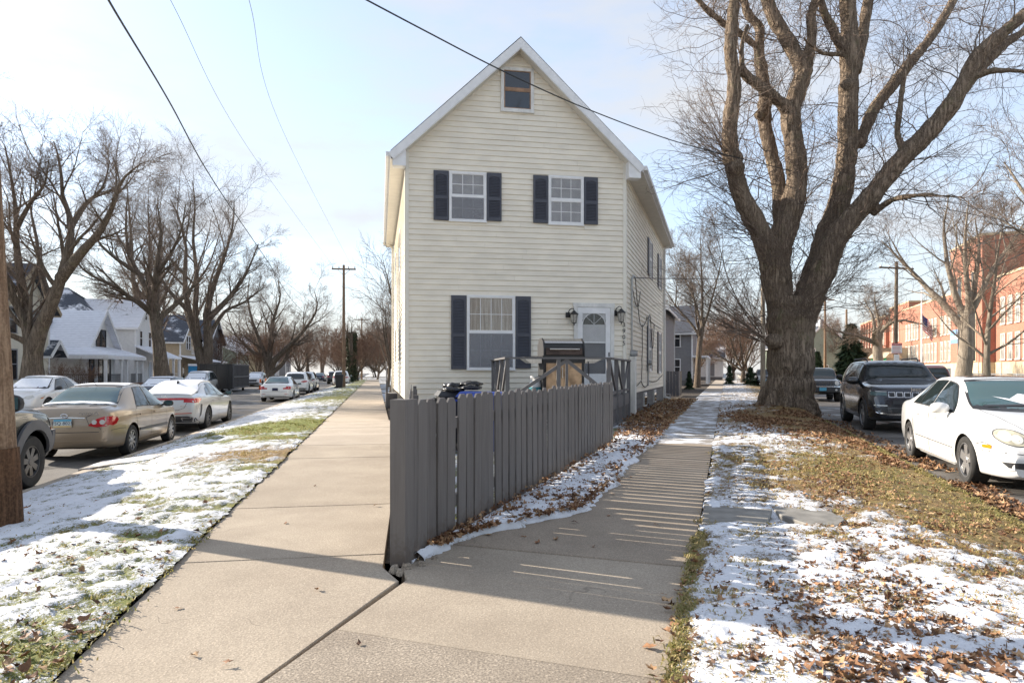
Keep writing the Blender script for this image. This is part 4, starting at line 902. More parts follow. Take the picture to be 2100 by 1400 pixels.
for a, b_ in ((FL, FR), (FR, BR_), (FL, BL_)):
    m = MB(); m.bar(L_(a, FZ - .12), L_(b_, FZ - .12), .04, .19); m.build('skirt_board', M['deck'], deck)
    m = MB(); m.bar(L_(a, FZ - .26), L_(b_, FZ - .26), .036, .09); m.bar(L_(a, .05), L_(b_, .05), .036, .08); m.build('skirt_board', M['deck'], deck)
    d = (b_ - a); Ln = d.length; d.normalize(); m = MB(); k = .0
    while k < Ln + .4:                                               # diagonal lattice
        for s_ in (-1, 1):
            p0 = a + d * k; x1 = k + s_ * .42
            lo, hi = max(0, min(Ln, k)), max(0, min(Ln, x1))
            if abs(hi - lo) > .05:
                z0_, z1_ = .06 + abs(lo - k), .06 + abs(hi - k); m.bar(L_(a + d * lo, z0_), L_(a + d * hi, z1_), .008, .03)
        k += .085
    m.build('lattice_panel', M['deck'], deck)
    cnt = 3 if Ln < 3 else 4
    for i in range(cnt):
        if i == 0 and not (a is FL and b_ is FR): continue
        p = a.lerp(b_, i / (cnt - 1)); m = MB(); m.box(*L_(p - Vector((.045, .045, 0)), 0), *L_(p + Vector((.045, .045, 0)), RZ - .04)); m.build('post', M['deck'], deck)
    m = MB(); m.bar(L_(a - d * .06, RZ - .02), L_(b_ + d * .06, RZ - .02), .14, .04); m.build('handrail', M['deck'], deck)
    m = MB(); m.bar(L_(a, FZ + .10), L_(b_, FZ + .10), .04, .07); m.build('lower_rail', M['deck'], deck)
def brace(a, b_, za, zb): m = MB(); m.bar(L_(a, za), L_(b_, zb), .05, .075); m.build('brace', M['deck'], deck)
zt_, zb_ = RZ - .07, FZ + .14
mid = FL.lerp(FR, .58); brace(FL.lerp(FR, .12), mid, zb_, zt_); brace(FL.lerp(FR, .97), mid, zb_, zt_); brace(mid, mid, zb_, zt_) if False else None
m = MB(); m.bar(L_(mid, FZ + .1), L_(mid, RZ - .04), .06); m.build('post', M['deck'], deck)
for a, b_ in ((FR, BR_), (FL, BL_)):
    q = [a.lerp(b_, t_) for t_ in (.04, .30, .36, .64, .70, .97)]
    brace(q[1], q[0], zb_, zt_); brace(q[1], q[3], zb_, zt_) if False else brace(q[2], q[3], zt_, zb_); brace(q[5], q[4], zt_, zb_)
# grill, gas bottle, bins --------------------------------------------------------------------
gp = at(1150, 760, 15.35); grill = thing('gas_grill', 'large gas grill with dull steel lid and doors standing on the deck', 'grill', (gp.x, gp.y, FZ), HA)
m = MB(); m.box(-.50, -.30, .08, .50, .30, .86); m.build('cabinet', M['black'], grill)
for x0, x1 in ((-.43, -.005), (.005, .43)): m = MB(); m.box(x0, -.325, .14, x1, -.30, .80); d_ = m.build('cabinet_door', M['rusty'], grill); m = MB(); m.bar((x1 - .04 if x0 < 0 else x0 + .04, -.35, .45), (x1 - .04 if x0 < 0 else x0 + .04, -.35, .7), .02); m.build('handle', M['steel'], d_)
m = MB(); m.box(-.52, -.32, .86, .52, .32, .98); m.build('burner_box', M['black'], grill)
m = MB(); prof = [(-.30, .98), (-.33, 1.10), (-.28, 1.27), (-.12, 1.37), (.12, 1.37), (.30, 1.22), (.32, .98)]; m.prism(prof, -.47, .47, 'x'); m.build('lid', M['black'], grill, 40)
m = MB(); prof = [(-.302, 1.275), (-.296, 1.288), (-.13, 1.385), (.06, 1.385), (.06, 1.375), (-.125, 1.372), (-.285, 1.275)]; m.prism(prof, -.46, .46, 'x'); m.build('lid_panel', M['steel'], grill, 40)
m = MB(); m.prism([(-.36, 1.0), (-.345, 1.16), (-.33, 1.16), (-.345, 1.0)], -.44, .44, 'x'); m.build('lid_front', M['rusty_dark'] if 'rusty_dark' in M else mat('sooty_brown_steel', (.07, .045, .035), .5, metal=.3, var=.3), grill)
for sx in (-1, 1): m = MB(); m.prism([(-.35, .97), (-.36, 1.14), (-.30, 1.30), (-.13, 1.40), (.13, 1.40), (.33, 1.24), (.34, .97)], sx * .475, sx * .505, 'x'); m.build('lid_end', M['plastic'], grill)
m = MB(); m.tube([(-.36, -.40, 1.13), (.36, -.40, 1.13)], .018, 8); m.bar((-.33, -.33, 1.13), (-.33, -.40, 1.13), .02); m.bar((.33, -.33, 1.13), (.33, -.40, 1.13), .02); m.build('handle', M['steel'], grill)
for x0, x1, s_ in ((-.95, -.53, 1), (.53, .95, -1)):
    m = MB(); m.box(x0, -.30, .90, x1, .28, .95); m.build('side_shelf', M['plastic'], grill); m = MB(); m.prism([(x0, .90), (x1, .90), (x1 - .02 if s_ < 0 else x1, .80), (x0 + .15 if s_ > 0 else x0, .80)] if s_ > 0 else [(x0, .90), (x1, .90), (x1 - .2, .80), (x0, .80)], -.28, .26); m.build('shelf_apron', M['steel'], grill)
m = MB(); m.tube([(.60, -.32, .84), (.60, -.34, .45), (.70, -.34, .15)], .012, 6); m.build('gas_hose', M['plastic'], grill)
for sx in (-.44, .44): m = MB(); m.lathe([(.05, 0), (.05, .08)], 10, Matrix.Translation((sx, -.22, 0))); m.build('caster', M['plastic'], grill)
tp = at(1098, 760, 15.3); tank = thing('propane_tank', 'white propane gas bottle on the deck beside the grill', 'gas bottle', (tp.x, tp.y, FZ))
m = MB(); m.lathe([(.10, 0), (.12, .02), (.155, .08), (.157, .28), (.13, .36), (.05, .39)], 18); m.build('bottle', M['white'], tank, 60)
m = MB(); m.lathe([(.158, .12), (.1585, .13), (.1585, .22), (.158, .23)], 18, close=False); m.build('label_band', mat('teal_label', (.05, .28, .34), .5), tank, 60)
m = MB(); [m.tube([(.11 * math.cos(t), .11 * math.sin(t), .36), (.11 * math.cos(t), .11 * math.sin(t), .48)], .015, 5) for t in (0.4, 2.0, 3.6, 5.2)]; m.lathe([(.10, .46), (.125, .46), (.125, .49), (.10, .49)], 14, close=False); m.tube([(0, 0, .38), (0, 0, .45)], .03, 8); m.build('collar', M['white'], tank)
def bin_(x, y, rz, body, lid, lab, grp='wheeled bins behind the fence', h=1.02):
    t_ = thing('wheeled_bin', lab, 'bin', (x, y, 0), rz, grp)
    m = MB(); w0, w1, d0, d1 = .20, .28, .24, .34
    m.add([(-w0,-d0,.06),(w0,-d0,.06),(w0,d0,.06),(-w0,d0,.06),(-w1,-d1,h),(w1,-d1,h),(w1,d1,h),(-w1,d1,h)], [(3,2,1,0),(4,5,6,7),(0,1,5,4),(1,2,6,5),(2,3,7,6),(3,0,4,7)]); m.build('bin_body', M[body], t_)
    m = MB(); m.add([(-w1-.03,-d1-.04,h+.004),(w1+.03,-d1-.04,h+.004),(w1+.03,d1+.03,h+.004),(-w1-.03,d1+.03,h+.004),(-w1+.02,-d1,h+.07),(w1-.02,-d1,h+.07),(w1-.02,d1-.03,h+.085),(-w1+.02,d1-.03,h+.085)], [(3,2,1,0),(4,5,6,7),(0,1,5,4),(1,2,6,5),(2,3,7,6),(3,0,4,7)]); m.build('lid', M[lid], t_)
    m = MB(); m.tube([(-.24, d1 + .07, h - .06), (.24, d1 + .07, h - .06)], .016, 8); m.bar((-.22, d1 - .02, h - .06), (-.22, d1 + .08, h - .06), .03); m.bar((.22, d1 - .02, h - .06), (.22, d1 + .08, h - .06), .03); m.build('handle', M[body], t_)
    for sx in (-1, 1): m = MB(); m.lathe([(.11, -.03), (.12, 0), (.11, .03)], 14, Matrix.Translation((sx * .24, d0 + .02, .12)) @ Matrix.Rotation(R(90), 4, 'Y')); m.build('wheel', M['rubber'], t_)
    return t_
bin_(-.48, 10.35, 1.35, 'blue', 'blue', 'blue wheeled recycling bin just behind the picket fence', h=.93)
bin_(-.92, 10.75, 1.8, 'plastic', 'plastic', 'black wheeled bin with bags on its lid behind the fence', h=.93)
bag = thing('bin_bag', 'crumpled black bin bags heaped on the black bin behind the fence', 'bag', (-.86, 10.65, 1.015))
for k in range(4):
    bm = bmesh.new(); bmesh.ops.create_icosphere(bm, subdivisions=3, radius=.5)
    for v in bm.verts:
        nz = .22 * math.sin(9 * v.co.x + k) * math.sin(8 * v.co.y + 2 * k) + .1 * math.sin(21 * v.co.z + 13 * v.co.x); v.co *= 1 + nz; v.co = Vector((v.co.x * .36, v.co.y * .3, max(-.03, v.co.z * .11)))
    me = bpy.data.meshes.new('bag_fold'); bm.to_mesh(me); bm.free(); me.materials.append(M['bag']); me.polygons.foreach_set('use_smooth', [True] * len(me.polygons))
    obj('bag_fold', me, bag, ((k % 2) * .3 - .12, (k // 2) * .2 - .1, .02 + .03 * k))

# ------------------------------------------------------------------ picket fence
fence = thing('picket_fence', 'grey dog eared picket fence running from the corner post to the deck', 'fence', (FX(4.39), 4.39, 0), math.atan2(1, .354))
FLEN = math.hypot(.354, 1) * (11.94 - 4.39); Hn = 1.15
def picket_mesh(w, h, seed):
    r = random.Random(seed); m = MB(); c = w * .24; t = .02; pts = [(-w/2, 0.02), (w/2, 0.02), (w/2, h - c), (w/2 - c, h), (-w/2 + c, h), (-w/2, h - c)]
    b_ = .003; n = 6; ins = [(p[0] * (1 - 2*b_/w), p[1] - (b_ if p[1] > .5 else 0)) for p in pts]
    m.add([(p[0], t/2, p[1]) for p in pts] + [(p[0], -t/2 + b_, p[1]) for p in pts] + [(p[0], -t/2, p[1]) for p in ins],
          [tuple(range(n))[::1]] + [(i + n, i, (i+1) % n, (i+1) % n + n)[::-1] for i in range(n)] + [(i + 2*n, i + n, (i+1) % n + n, (i+1) % n + 2*n)[::-1] for i in range(n)] + [tuple(range(3*n - 1, 2*n - 1, -1))])
    return m
vm = []
for k in range(5):
    o = picket_mesh(.147 + .003 * (k % 3), Hn - .012 * (k % 2), k).build('picket', M['fence'], fence); vm.append(o.data); bpy.data.objects.remove(o)
rf_ = random.Random(8); s_ = .20; i = 0
while s_ < FLEN - .05:
    o = obj('picket', vm[i % 5], fence, (s_ + .085, -.03 + rf_.uniform(-.004, .004), 0)); o.rotation_euler = (rf_.uniform(-.008, .008), rf_.uniform(-.006, .006), rf_.uniform(-.015, .015))
    if i == 4: o.rotation_euler = (0, .02, 0)
    if i in (18, 19): o.rotation_euler = (.01, -.022, 0)
    o.scale = (1, 1, rf_.uniform(.99, 1.012) + .0)
    s_ += .153 + ((rf_.uniform(.010, .020) if s_ < 1.5 else rf_.uniform(.040, .052)) if i != 3 else .075); i += 1
m = MB(); m.box(-.005, -.06, .0, .115, .06, 1.15); fp = m.build('post', M['fence'], fence)
m = MB(); m.box(.118, -.052, 0.0, .195, -.03, 1.147); m.build('picket', M['fence'], fence)
for q in (2.6, 5.1, FLEN - .06): m = MB(); m.box(q - .045, .03, 0, q + .045, .12, 1.12); m.build('post', M['fence'], fence)
for z in (.28, .92): m = MB(); m.box(.06, -.016, z - .045, FLEN, .022, z + .045); m.build('rail', M['fence'], fence)
lf0 = Vector((-.73, 4.55, 0)); lf1 = Vector((-2.72, 17.30, 0)); d = lf1 - lf0; side = thing('picket_fence', 'side run of the grey picket fence going back along the left pavement', 'fence', tuple(lf0), math.atan2(d.y, d.x)); s_ = .06; i = 0
while s_ < d.length - .1:
    o = obj('picket', vm[i % 5], side, (s_ + .09, .03, 0)); o.rotation_euler = (0, rf_.uniform(-.01, .01), math.pi); o.scale = (1, 1, rf_.uniform(.83, .86)); s_ += .24 + rf_.uniform(0, .02); i += 1
for z in (.26, .76): m = MB(); m.box(.02, -.02, z - .045, d.length, .018, z + .045); m.build('rail', M['fence'], side)
for q in (3.0, 6.2, 9.6, 12.6): m = MB(); m.box(q - .045, -.11, 0, q + .045, -.022, .94); m.build('post', M['fence'], side)
# snow drift line along the base of the fence, on the concrete
m = MB(); pts = [(FX(y) + .05 + .02 * math.sin(y * 9), y, .008) for y in np.linspace(4.45, 5.3, 14)]; m.tube(pts, [.004 + .012 * random.random() for _ in pts], 6); o = m.build('snow_ridge', M['snow'], None, 60); tag(o, kind='stuff'); o.parent = bed
# ------------------------------------------------------------------ bare winter trees (grown level by level with numpy)
def nrm(v): return v / np.maximum(np.linalg.norm(v, axis=-1, keepdims=True), 1e-9)
def grow(P, D, L, Ra, n, wander, trop, rng, taper=.45):
    B = len(P); pts = np.zeros((B, n + 1, 3)); rad = np.zeros((B, n + 1)); pts[:, 0] = P; d = nrm(D.copy()); step = (L / n)[:, None]
    for k in range(n):
        d = nrm(d + rng.randn(B, 3) * wander + np.array([0, 0, trop])); pts[:, k + 1] = pts[:, k] + d * step
    f = np.linspace(0, 1, n + 1)[None]; rad[:] = Ra[:, None] * (1 - (1 - taper) * f); return pts, rad
def spawn(pts, rad, c, t0, t1, ang, lf, rng, rf=.6, rmin=.004, flat=0.0):
    B, n1, _ = pts.shape; n = n1 - 1; L = np.linalg.norm(np.diff(pts, axis=1), axis=2).sum(1)
    t = t0 + (t1 - t0) * (np.arange(c)[None] + rng.rand(B, c)) / c; k = np.minimum((t * n).astype(int), n - 1); f = t * n - k
    bi = np.arange(B)[:, None]; p = pts[bi, k] * (1 - f[..., None]) + pts[bi, k + 1] * f[..., None]; tan = nrm(pts[bi, k + 1] - pts[bi, k])
    r = rad[bi, k] * (1 - f) + rad[bi, k + 1] * f; q = nrm(np.cross(tan, rng.randn(B, c, 3))); a = np.radians(ang[0] + (ang[1] - ang[0]) * rng.rand(B, c))[..., None]
    d = tan * np.cos(a) + q * np.sin(a); ln = L[:, None] * (lf[0] + (lf[1] - lf[0]) * rng.rand(B, c)) * (1.15 - .5 * t)
    return p.reshape(-1, 3), d.reshape(-1, 3), ln.ravel(), np.maximum(rmin, (r * rf)).ravel()
def tubes(sets, K):
    Vs, Fs, off = [], [], 0
    for (pts, rad), k in zip(sets, K):
        B, n, _ = pts.shape; tan = nrm(np.gradient(pts, axis=1)); ref = np.where(np.abs(tan[:, :1, 2:3]) < .9, np.array([0, 0, 1.0]), np.array([1.0, 0, 0]))
        a = nrm(np.cross(tan, np.broadcast_to(ref, tan.shape))); b = np.cross(tan, a); th = np.arange(k) * 2 * math.pi / k
        ring = pts[:, :, None] + rad[:, :, None, None] * (a[:, :, None] * np.cos(th)[None, None, :, None] + b[:, :, None] * np.sin(th)[None, None, :, None])
        idx = np.arange(B * n * k).reshape(B, n, k) + off; nx = np.roll(idx, -1, 2)
        F = np.stack([idx[:, :-1], nx[:, :-1], nx[:, 1:], idx[:, 1:]], -1).reshape(-1, 4); Vs.append(ring.reshape(-1, 3)); Fs.append(F); off += B * n * k
    return np.vstack(Vs), np.vstack(Fs)
def make_tree(name, seed, H, th, tr, nl, spread, counts, bark, twig, label, cat='tree', limbs=None, depth=0, base=None, wander=.085, trop=.045, group=None, lean=0.0, tw=.006, single=False):
    rng = np.random.RandomState(seed); root = thing(name, label, cat, (0, 0, 0), 0, group)
    P = np.zeros((1, 3)); P[0, 2] = -.3; t0 = grow(P, np.array([[lean, 0, 1.0]]), np.array([th + .3 if not single else H * .85]), np.array([tr]), 7, .05, .05, rng, .72 if not single else .15)
    pts, rad = t0; rad[:, 0] *= 1.35; rad[:, 1] *= 1.08
    if single: p, d, l, r = spawn(pts, rad, nl, .22, .98, (35, 65), (.28, .50), rng, .5, .02)
    else:
        a = np.arange(nl) * 2 * math.pi / nl + rng.rand(nl) * .9; s = np.radians(spread * (0.55 + .7 * rng.rand(nl))); s[0] *= .35
        d = np.stack([np.sin(s) * np.cos(a), np.sin(s) * np.sin(a), np.cos(s)], -1); zf = rng.uniform(.80, 1.0, nl)
        p = np.stack([pts[0, np.minimum((z * 7).astype(int), 7)] for z in zf]); l = (H - th) * rng.uniform(.7, .95, nl); r = tr * rng.uniform(.40, .56, nl)
    if limbs:
        rad *= .04
        A_, B_ = [], []
        for lb in limbs:
            q = [at(x, y, depth + dy) - Vector(base) for x, y, w, dy in lb]; pp = []
            for i in range(len(q) - 1):
                a, b, c, e = q[max(i-1, 0)], q[i], q[i+1], q[min(i+2, len(q)-1)]
                for k in range(8): t = k/8; pp.append(.5*((2*b) + (c - a)*t + (2*a - 5*b + 4*c - e)*t*t + (3*b - a - 3*c + e)*t**3))
            pp.append(q[-1]); pp = np.array(pp); ww = np.interp(np.linspace(0, len(q) - 1, len(pp)), range(len(q)), [w * depth / FPX / 2 for x, y, w, dy in lb]) * np.linspace(1.0, .42, len(pp))
            ii = np.linspace(0, len(pp) - 1, 13); A_.append(np.stack([np.interp(ii, range(len(pp)), pp[:, j]) for j in range(3)], -1)); B_.append(np.interp(ii, range(len(pp)), ww))
        l1 = (np.array(A_), np.array(B_))
        sets = [t0, l1]
    else: l1 = grow(p, d, l, r, 9, wander * .9, trop, rng, .10); sets = [t0, l1]
    K = [10, 7]; cur = l1
    ang = [(24, 50), (24, 52), (26, 55), (28, 60), (30, 70)]; lfs = [(.30, .62), (.40, .68), (.45, .75), (.5, .85), (.4, .7)]; ns = [6, 5, 4, 3, 2]; Ks = [5, 4, 3, 3, 3]
    for i, c in enumerate(counts):
        q = spawn(*cur, c, .22 if i else .30 if limbs else .18, 1.0, ang[i], (.20, .46) if limbs and not i else lfs[i], rng, (.50 if limbs else .46, .55, .6, .6, .6)[i], (tw * (1.25 - .22 * i)) if i > 1 else .012); cur = grow(*q, ns[i], wander * (1.1 + .2 * i), trop * .8, rng, (.15, .2, .3, .4, .5)[i]); sets.append(cur); K.append(Ks[i])
    V, F = tubes(sets[:3], K[:3]); obj('trunk', mesh_np('trunk', V, F, M[bark]), root)
    V, F = tubes(sets[3:], K[3:]); obj('crown', mesh_np('crown', V, F, M[twig]), root); return root
TL = lambda Y, o: (LF(Y) - o, Y, -.27)
GT = 'bare trees along the left street'
def hand(seed, Y, o, px, th, tr, counts, label, limbs, tw, lean=0.0, sc=1.0):
    b = Vector((at(px, 780, Y).x, Y, -.27)); t = make_tree('street_tree', seed, 13, th, tr, 4, 40, counts, 'bark2', 'twig', label, group=GT, tw=tw, limbs=limbs, depth=Y, base=b, lean=lean); t.location = b; return t
tA = hand(21, 29, 1.6, 66, 3.3, .52, (11, 8, 6, 4), 'thick forked bare tree in front of the two-storey house, nearest on the far kerb',
  [[(66,800,58,0),(65,765,46,0),(66,730,41,0),(63,702,33,0),(50,660,24,0),(28,612,22,-.3),(8,560,18,-.8),(-20,490,12,-1.5),(-40,400,7,-2)], [(66,735,34,0),(61,695,28,0),(52,640,27,.2),(42,570,22,.4),(33,500,18,.5),(32,430,14,.3),(22,360,10,0),(10,300,6,0)], [(66,740,36,0),(74,695,34,0),(98,640,29,-.2),(122,580,27,-.4),(138,520,22,-.4),(146,460,18,-.3),(128,400,14,0),(124,340,10,0),(110,290,6,.2)],
   [(124,572,24,-.4),(165,520,20,-.9),(205,475,17,-1.3),(232,420,13,-1.6),(250,370,10,-1.8),(290,335,6,-2.2)], [(142,470,14,-.3),(175,420,11,.4),(210,385,8,.9),(225,330,5,1.3)], [(104,620,18,.2),(85,560,13,1.4),(75,490,10,2.2),(62,420,7,2.8),(66,350,4,3)], [(33,470,12,.4),(60,420,9,-.4),(90,380,7,-1),(100,330,4,-1.4)]], .007)
tB = hand(34, 46, 1.5, 331, 4.6, .40, (10, 8, 6, 4), 'bare tree with a split trunk standing before the grey blue house',
  [[(334,800,42,0),(330,750,30,0),(325,700,28,0),(317,652,27,0),(306,600,21,0),(280,555,16,.4),(262,510,12,.8),(258,450,8,1),(262,400,5,1)], [(323,690,24,0),(317,640,21,0),(318,590,17,-.4),(324,530,13,-.6),(330,470,9,-.4),(322,420,6,0)], [(322,680,18,0),(312,642,15,0),(270,612,12,-.8),(225,582,10,-1.6),(180,560,8,-2.4),(140,520,5,-3)], [(326,700,18,0),(326,655,15,0),(360,625,12,.6),(398,585,9,1),(430,540,6,1.4),(450,480,4,1.6)], [(290,565,12,.4),(245,535,9,-.2),(205,500,7,-.6),(180,450,4,-1)], [(322,560,10,-.4),(350,520,8,-1.2),(372,470,6,-1.8),(380,420,4,-2)]], .009, -.03)
tC = hand(47, 57, 1.6, 420, 1.6, .52, (10, 8, 6, 4), 'tall bare tree with two close trunks just left of the black dumpster',
  [[(421,805,44,0),(420,775,34,0),(418,748,30,0),(402,700,20,0),(388,640,18,.3),(378,580,15,.5),(382,510,11,.4),(368,450,8,.6),(350,410,5,.8)], [(420,780,28,0),(424,750,24,0),(428,700,22,0),(424,640,19,-.2),(440,580,15,-.6),(462,520,11,-1),(478,460,7,-1.2),(480,410,4,-1.3)], [(408,700,15,0),(400,640,14,1.2),(404,570,12,1.8),(396,490,9,2),(400,420,6,2.2),(394,370,4,2.4)], [(430,650,14,-.2),(470,610,11,.6),(505,560,8,1.2),(530,500,5,1.8)], [(428,690,11,0),(460,640,9,1.4),(500,620,7,2.4),(540,590,4,3)], [(390,640,12,.3),(350,600,9,-.6),(320,550,7,-1.4),(300,490,4,-2)]], .010)
tD = hand(59, 92, 1.8, 552, 3.2, .75, (10, 8, 6, 4), 'lone wide bare tree beyond the black dumpster with a low snowy limb',
  [[(554,800,40,0),(552,772,26,0),(548,748,19,0),(535,705,13,0),(518,660,9,.6),(508,610,6,1),(512,570,3,1.2)], [(551,775,20,0),(551,745,16,0),(556,700,12,0),(562,650,9,-.6),(575,610,6,-1),(570,575,3,-1.4)], [(552,775,20,0),(556,748,17,0),(590,712,12,-.6),(628,672,9,-1.2),(650,632,6,-1.8),(645,598,3,-2)], [(556,765,12,0),(582,742,10,1),(598,700,7,1.6),(606,660,4,2)], [(548,740,10,0),(510,715,8,1.4),(480,680,5,2.4),(465,640,3,3)]], .014)
tE = dup(tC, TL(66, 9), 2.2, 'tall bare tree rising behind the tan house roof', 1.05)
tF = make_tree('bare_tree', 58, 9.0, 1.2, .16, 9, 52, (9, 8, 7), 'bark2', 'twig_red', 'round brownish bare tree beyond the white cars', trop=.05, tw=.016, group='brown bushy trees down the left street')
tF.location = (LF(95) + .5 - 4, 95, -.25)
G1 = 'brown bushy trees down the left street'
far = [(tF, LF(112) - 4, 112, 1.1, 'brown bushy tree behind the far parked cars'), (tF, LF(88) - 9, 88, .9, 'brown bushy tree left of the green house'), (tF, LF(140) - 3, 140, 1.35, 'brown bushy tree near the street end, left side'),
       (tC, LF(120) - 8, 120, .8, 'upright bare tree over the far roofs'), (tB, LF(84) - 14, 84, .95, 'bare tree behind the tan house yard'), (tB, LF(40) - 22, 40, 1.0, 'bare tree behind the cream house with the skylight'),
       (tA, LF(150) - 2, 150, 1.0, 'faint bare tree at the left street end'), (tC, LF(48) - 24, 52, 1.15, 'high bare tree behind the grey blue house'), (tA, LF(27) - 18, 34, 1.1, 'bare tree half hidden by the utility pole')]
for i, (src, x, y, s_, lab) in enumerate(far): dup(src, (x, y, -.3), i * 1.3 + .5, lab, s_)
# right-hand side of the left street, beyond the house
tG = make_tree('bare_tree', 63, 10.5, 2.2, .18, 5, 36, (8, 7, 6), 'bark2', 'twig', 'slim bare tree just behind the left corner of the house', tw=.008, trop=.05, group='trees beyond the house on the left pavement')
tG.location = (-5.9, 37, -.05)
near_l = [(tF, LC(84) + 2.4, 84, 1.0, 'brown twiggy tree right of the second utility pole'), (tF, LC(100) + 4.5, 102, 1.2, 'rust brown tree overhanging the far left pavement'), (tG, LC(66) + 5.6, 68, 1.0, 'leafless young tree beside the far left pavement'),
          (tF, LC(128) + 7, 130, 1.3, 'rust brown tree closing the far left pavement'), (tF, LC(120) - 1.5, 128, 1.0, 'brown tree past the end of the parked cars'), (tG, LC(50) + 6.0, 50, .9, 'bare sapling along the house side of the left pavement')]
for i, (src, x, y, s_, lab) in enumerate(near_l): dup(src, (x, y, -.1), i * 1.9, lab, s_, 'trees beyond the house on the left pavement')
iv = make_tree('ivy_tree', 71, 9.5, 6.4, .34, 3, 55, (5, 4, 4), 'bark2', 'twig', 'broken off tree trunk wrapped in ivy past the utility pole', tw=.014); iv.location = (LC(82) + 1.6, 82, -.1)
r7 = np.random.RandomState(7); n = 2600; zz = r7.rand(n) * 6.4; aa = r7.rand(n) * 6.283; rr_ = .36 + .35 * r7.rand(n) * (.4 + fbm(zz, aa, 1.2))
C_ = np.stack([rr_ * np.cos(aa), rr_ * np.sin(aa), zz], -1); Rm = rotm(n, 1.0); q = np.array([[-.5, -.4, 0], [.5, -.4, 0], [.0, .6, .1]]) * .22
obj('ivy', mesh_np('ivy', (np.einsum('nij,vj->nvi', Rm, q) + C_[:, None]).reshape(-1, 3), np.arange(n * 3).reshape(-1, 3), M['ivy'], False), iv)
# right street
tH = make_tree('bare_tree', 82, 11.5, 1.9, .27, 6, 46, (9, 7, 6, 5), 'bark2', 'twig_red', 'spreading low forked bare tree far along the right pavement', tw=.010, trop=.06, group='bare trees along the right street')
tH.location = ((RS(72) + RC(72)) / 2, 71, 0)
tI = make_tree('bare_tree', 93, 15, 6.0, .25, 5, 30, (8, 7, 6, 5), 'bark2', 'twig', 'tall slender bare tree beyond the gray stair gate', tw=.010, group='bare trees along the right street'); tI.location = (RL(52) - .9, 52, -.05)
tJ = make_tree('bare_tree', 104, 15.0, 5.5, .50, 5, 40, (7, 6, 5, 4), 'bark3', 'twig', 'large pale barked tree with a hollow base before the school', tw=.010, group='bare trees along the right street'); tJ.location = (RF(40) + 2.2, 39.6, -.06)
tK = make_tree('bare_tree', 115, 10.5, 0, .20, 15, 50, (8, 7, 6), 'bark3', 'twig', 'young straight bare tree before the school tower', tw=.008, single=True, group='bare trees along the right street'); tK.location = (RF(33.6) + 1.3, 33.6, -.06)
tLk = make_tree('bare_tree', 126, 11.5, 5.2, .50, 5, 58, (8, 7, 6, 5), 'bark3', 'twig', 'crooked gnarled bare tree at the corner of the school', tw=.010, wander=.26, trop=.03, group='bare trees along the right street'); tLk.location = (RF(58) + 1.5, 58, -.06)
more = [(tJ, RF(25) + 2.6, 25.5, 1.0, 2.6, 'pale limbed tree reaching in from the right edge'), (tI, RL(70) - 3, 72, 1.0, 1.0, 'bare tree behind the far houses of the right pavement'), (tH, RS(96) + 1.5, 96, 1.0, 2.0, 'bare tree at the end of the right pavement'),
        (tI, RL(36) - 8, 44, .85, 4.0, 'thin bare tree showing past the house corner'), (tH, RF(100) + 2, 100, 1.0, 3.0, 'bare tree beyond the evergreen at the street end'), (tF, RL(88) - 2, 90, 1.2, 3.0, 'brownish bushy tree closing the right pavement'), (tF, RC(120) + 3, 128, 1.4, 1.0, 'brown tree mass at the right street end')]
for src, x, y, s_, rz, lab in more: dup(src, (x, y, -.06), rz, lab, s_, 'bare trees along the right street')
# horizon: far trees on all sides, also behind the camera where the window panes look
for i in range(22):
    x = -95 + i * 6.5 + r7.uniform(-2, 2); y = 165 + r7.uniform(-12, 25)
    if not (abs(x + 1.4 + .214 * y) < 3 or abs(x - .337 * y) < 3): dup((tF, tH)[i % 3 == 0], (x, y, -.3), r7.rand() * 6, 'brownish tree of the middle distance beyond the street ends', r7.uniform(.9, 1.3), 'far trees beyond the street ends')
for i in range(16):
    dup((tF, tH)[i % 4 == 3], (-54 + i * 2.4 + r7.uniform(-1, 1), 196 + r7.uniform(-12, 12), -.3), r7.rand() * 6, 'brown tree closing the far end of the left street', r7.uniform(1.1, 1.5), 'trees closing the left street end')
for i in range(34):
    x = -190 + i * 12.5 + r7.uniform(-4, 4); y = 215 + r7.uniform(-20, 30); dup((tF, tH, tC, tF)[i % 4], (x, y, -.3), r7.rand() * 6, 'bare tree in the distant line of trees on the horizon', r7.uniform(.9, 1.3), 'far trees on the horizon')
for i, (x, y) in enumerate(((-9, -9), (7, -12), (-20, -14), (19, -10), (0, -24))): dup((tA, tC, tB)[i % 3], (x, y, -.2), i, 'bare tree across the junction behind the viewpoint', 1.0, 'trees behind the viewpoint')

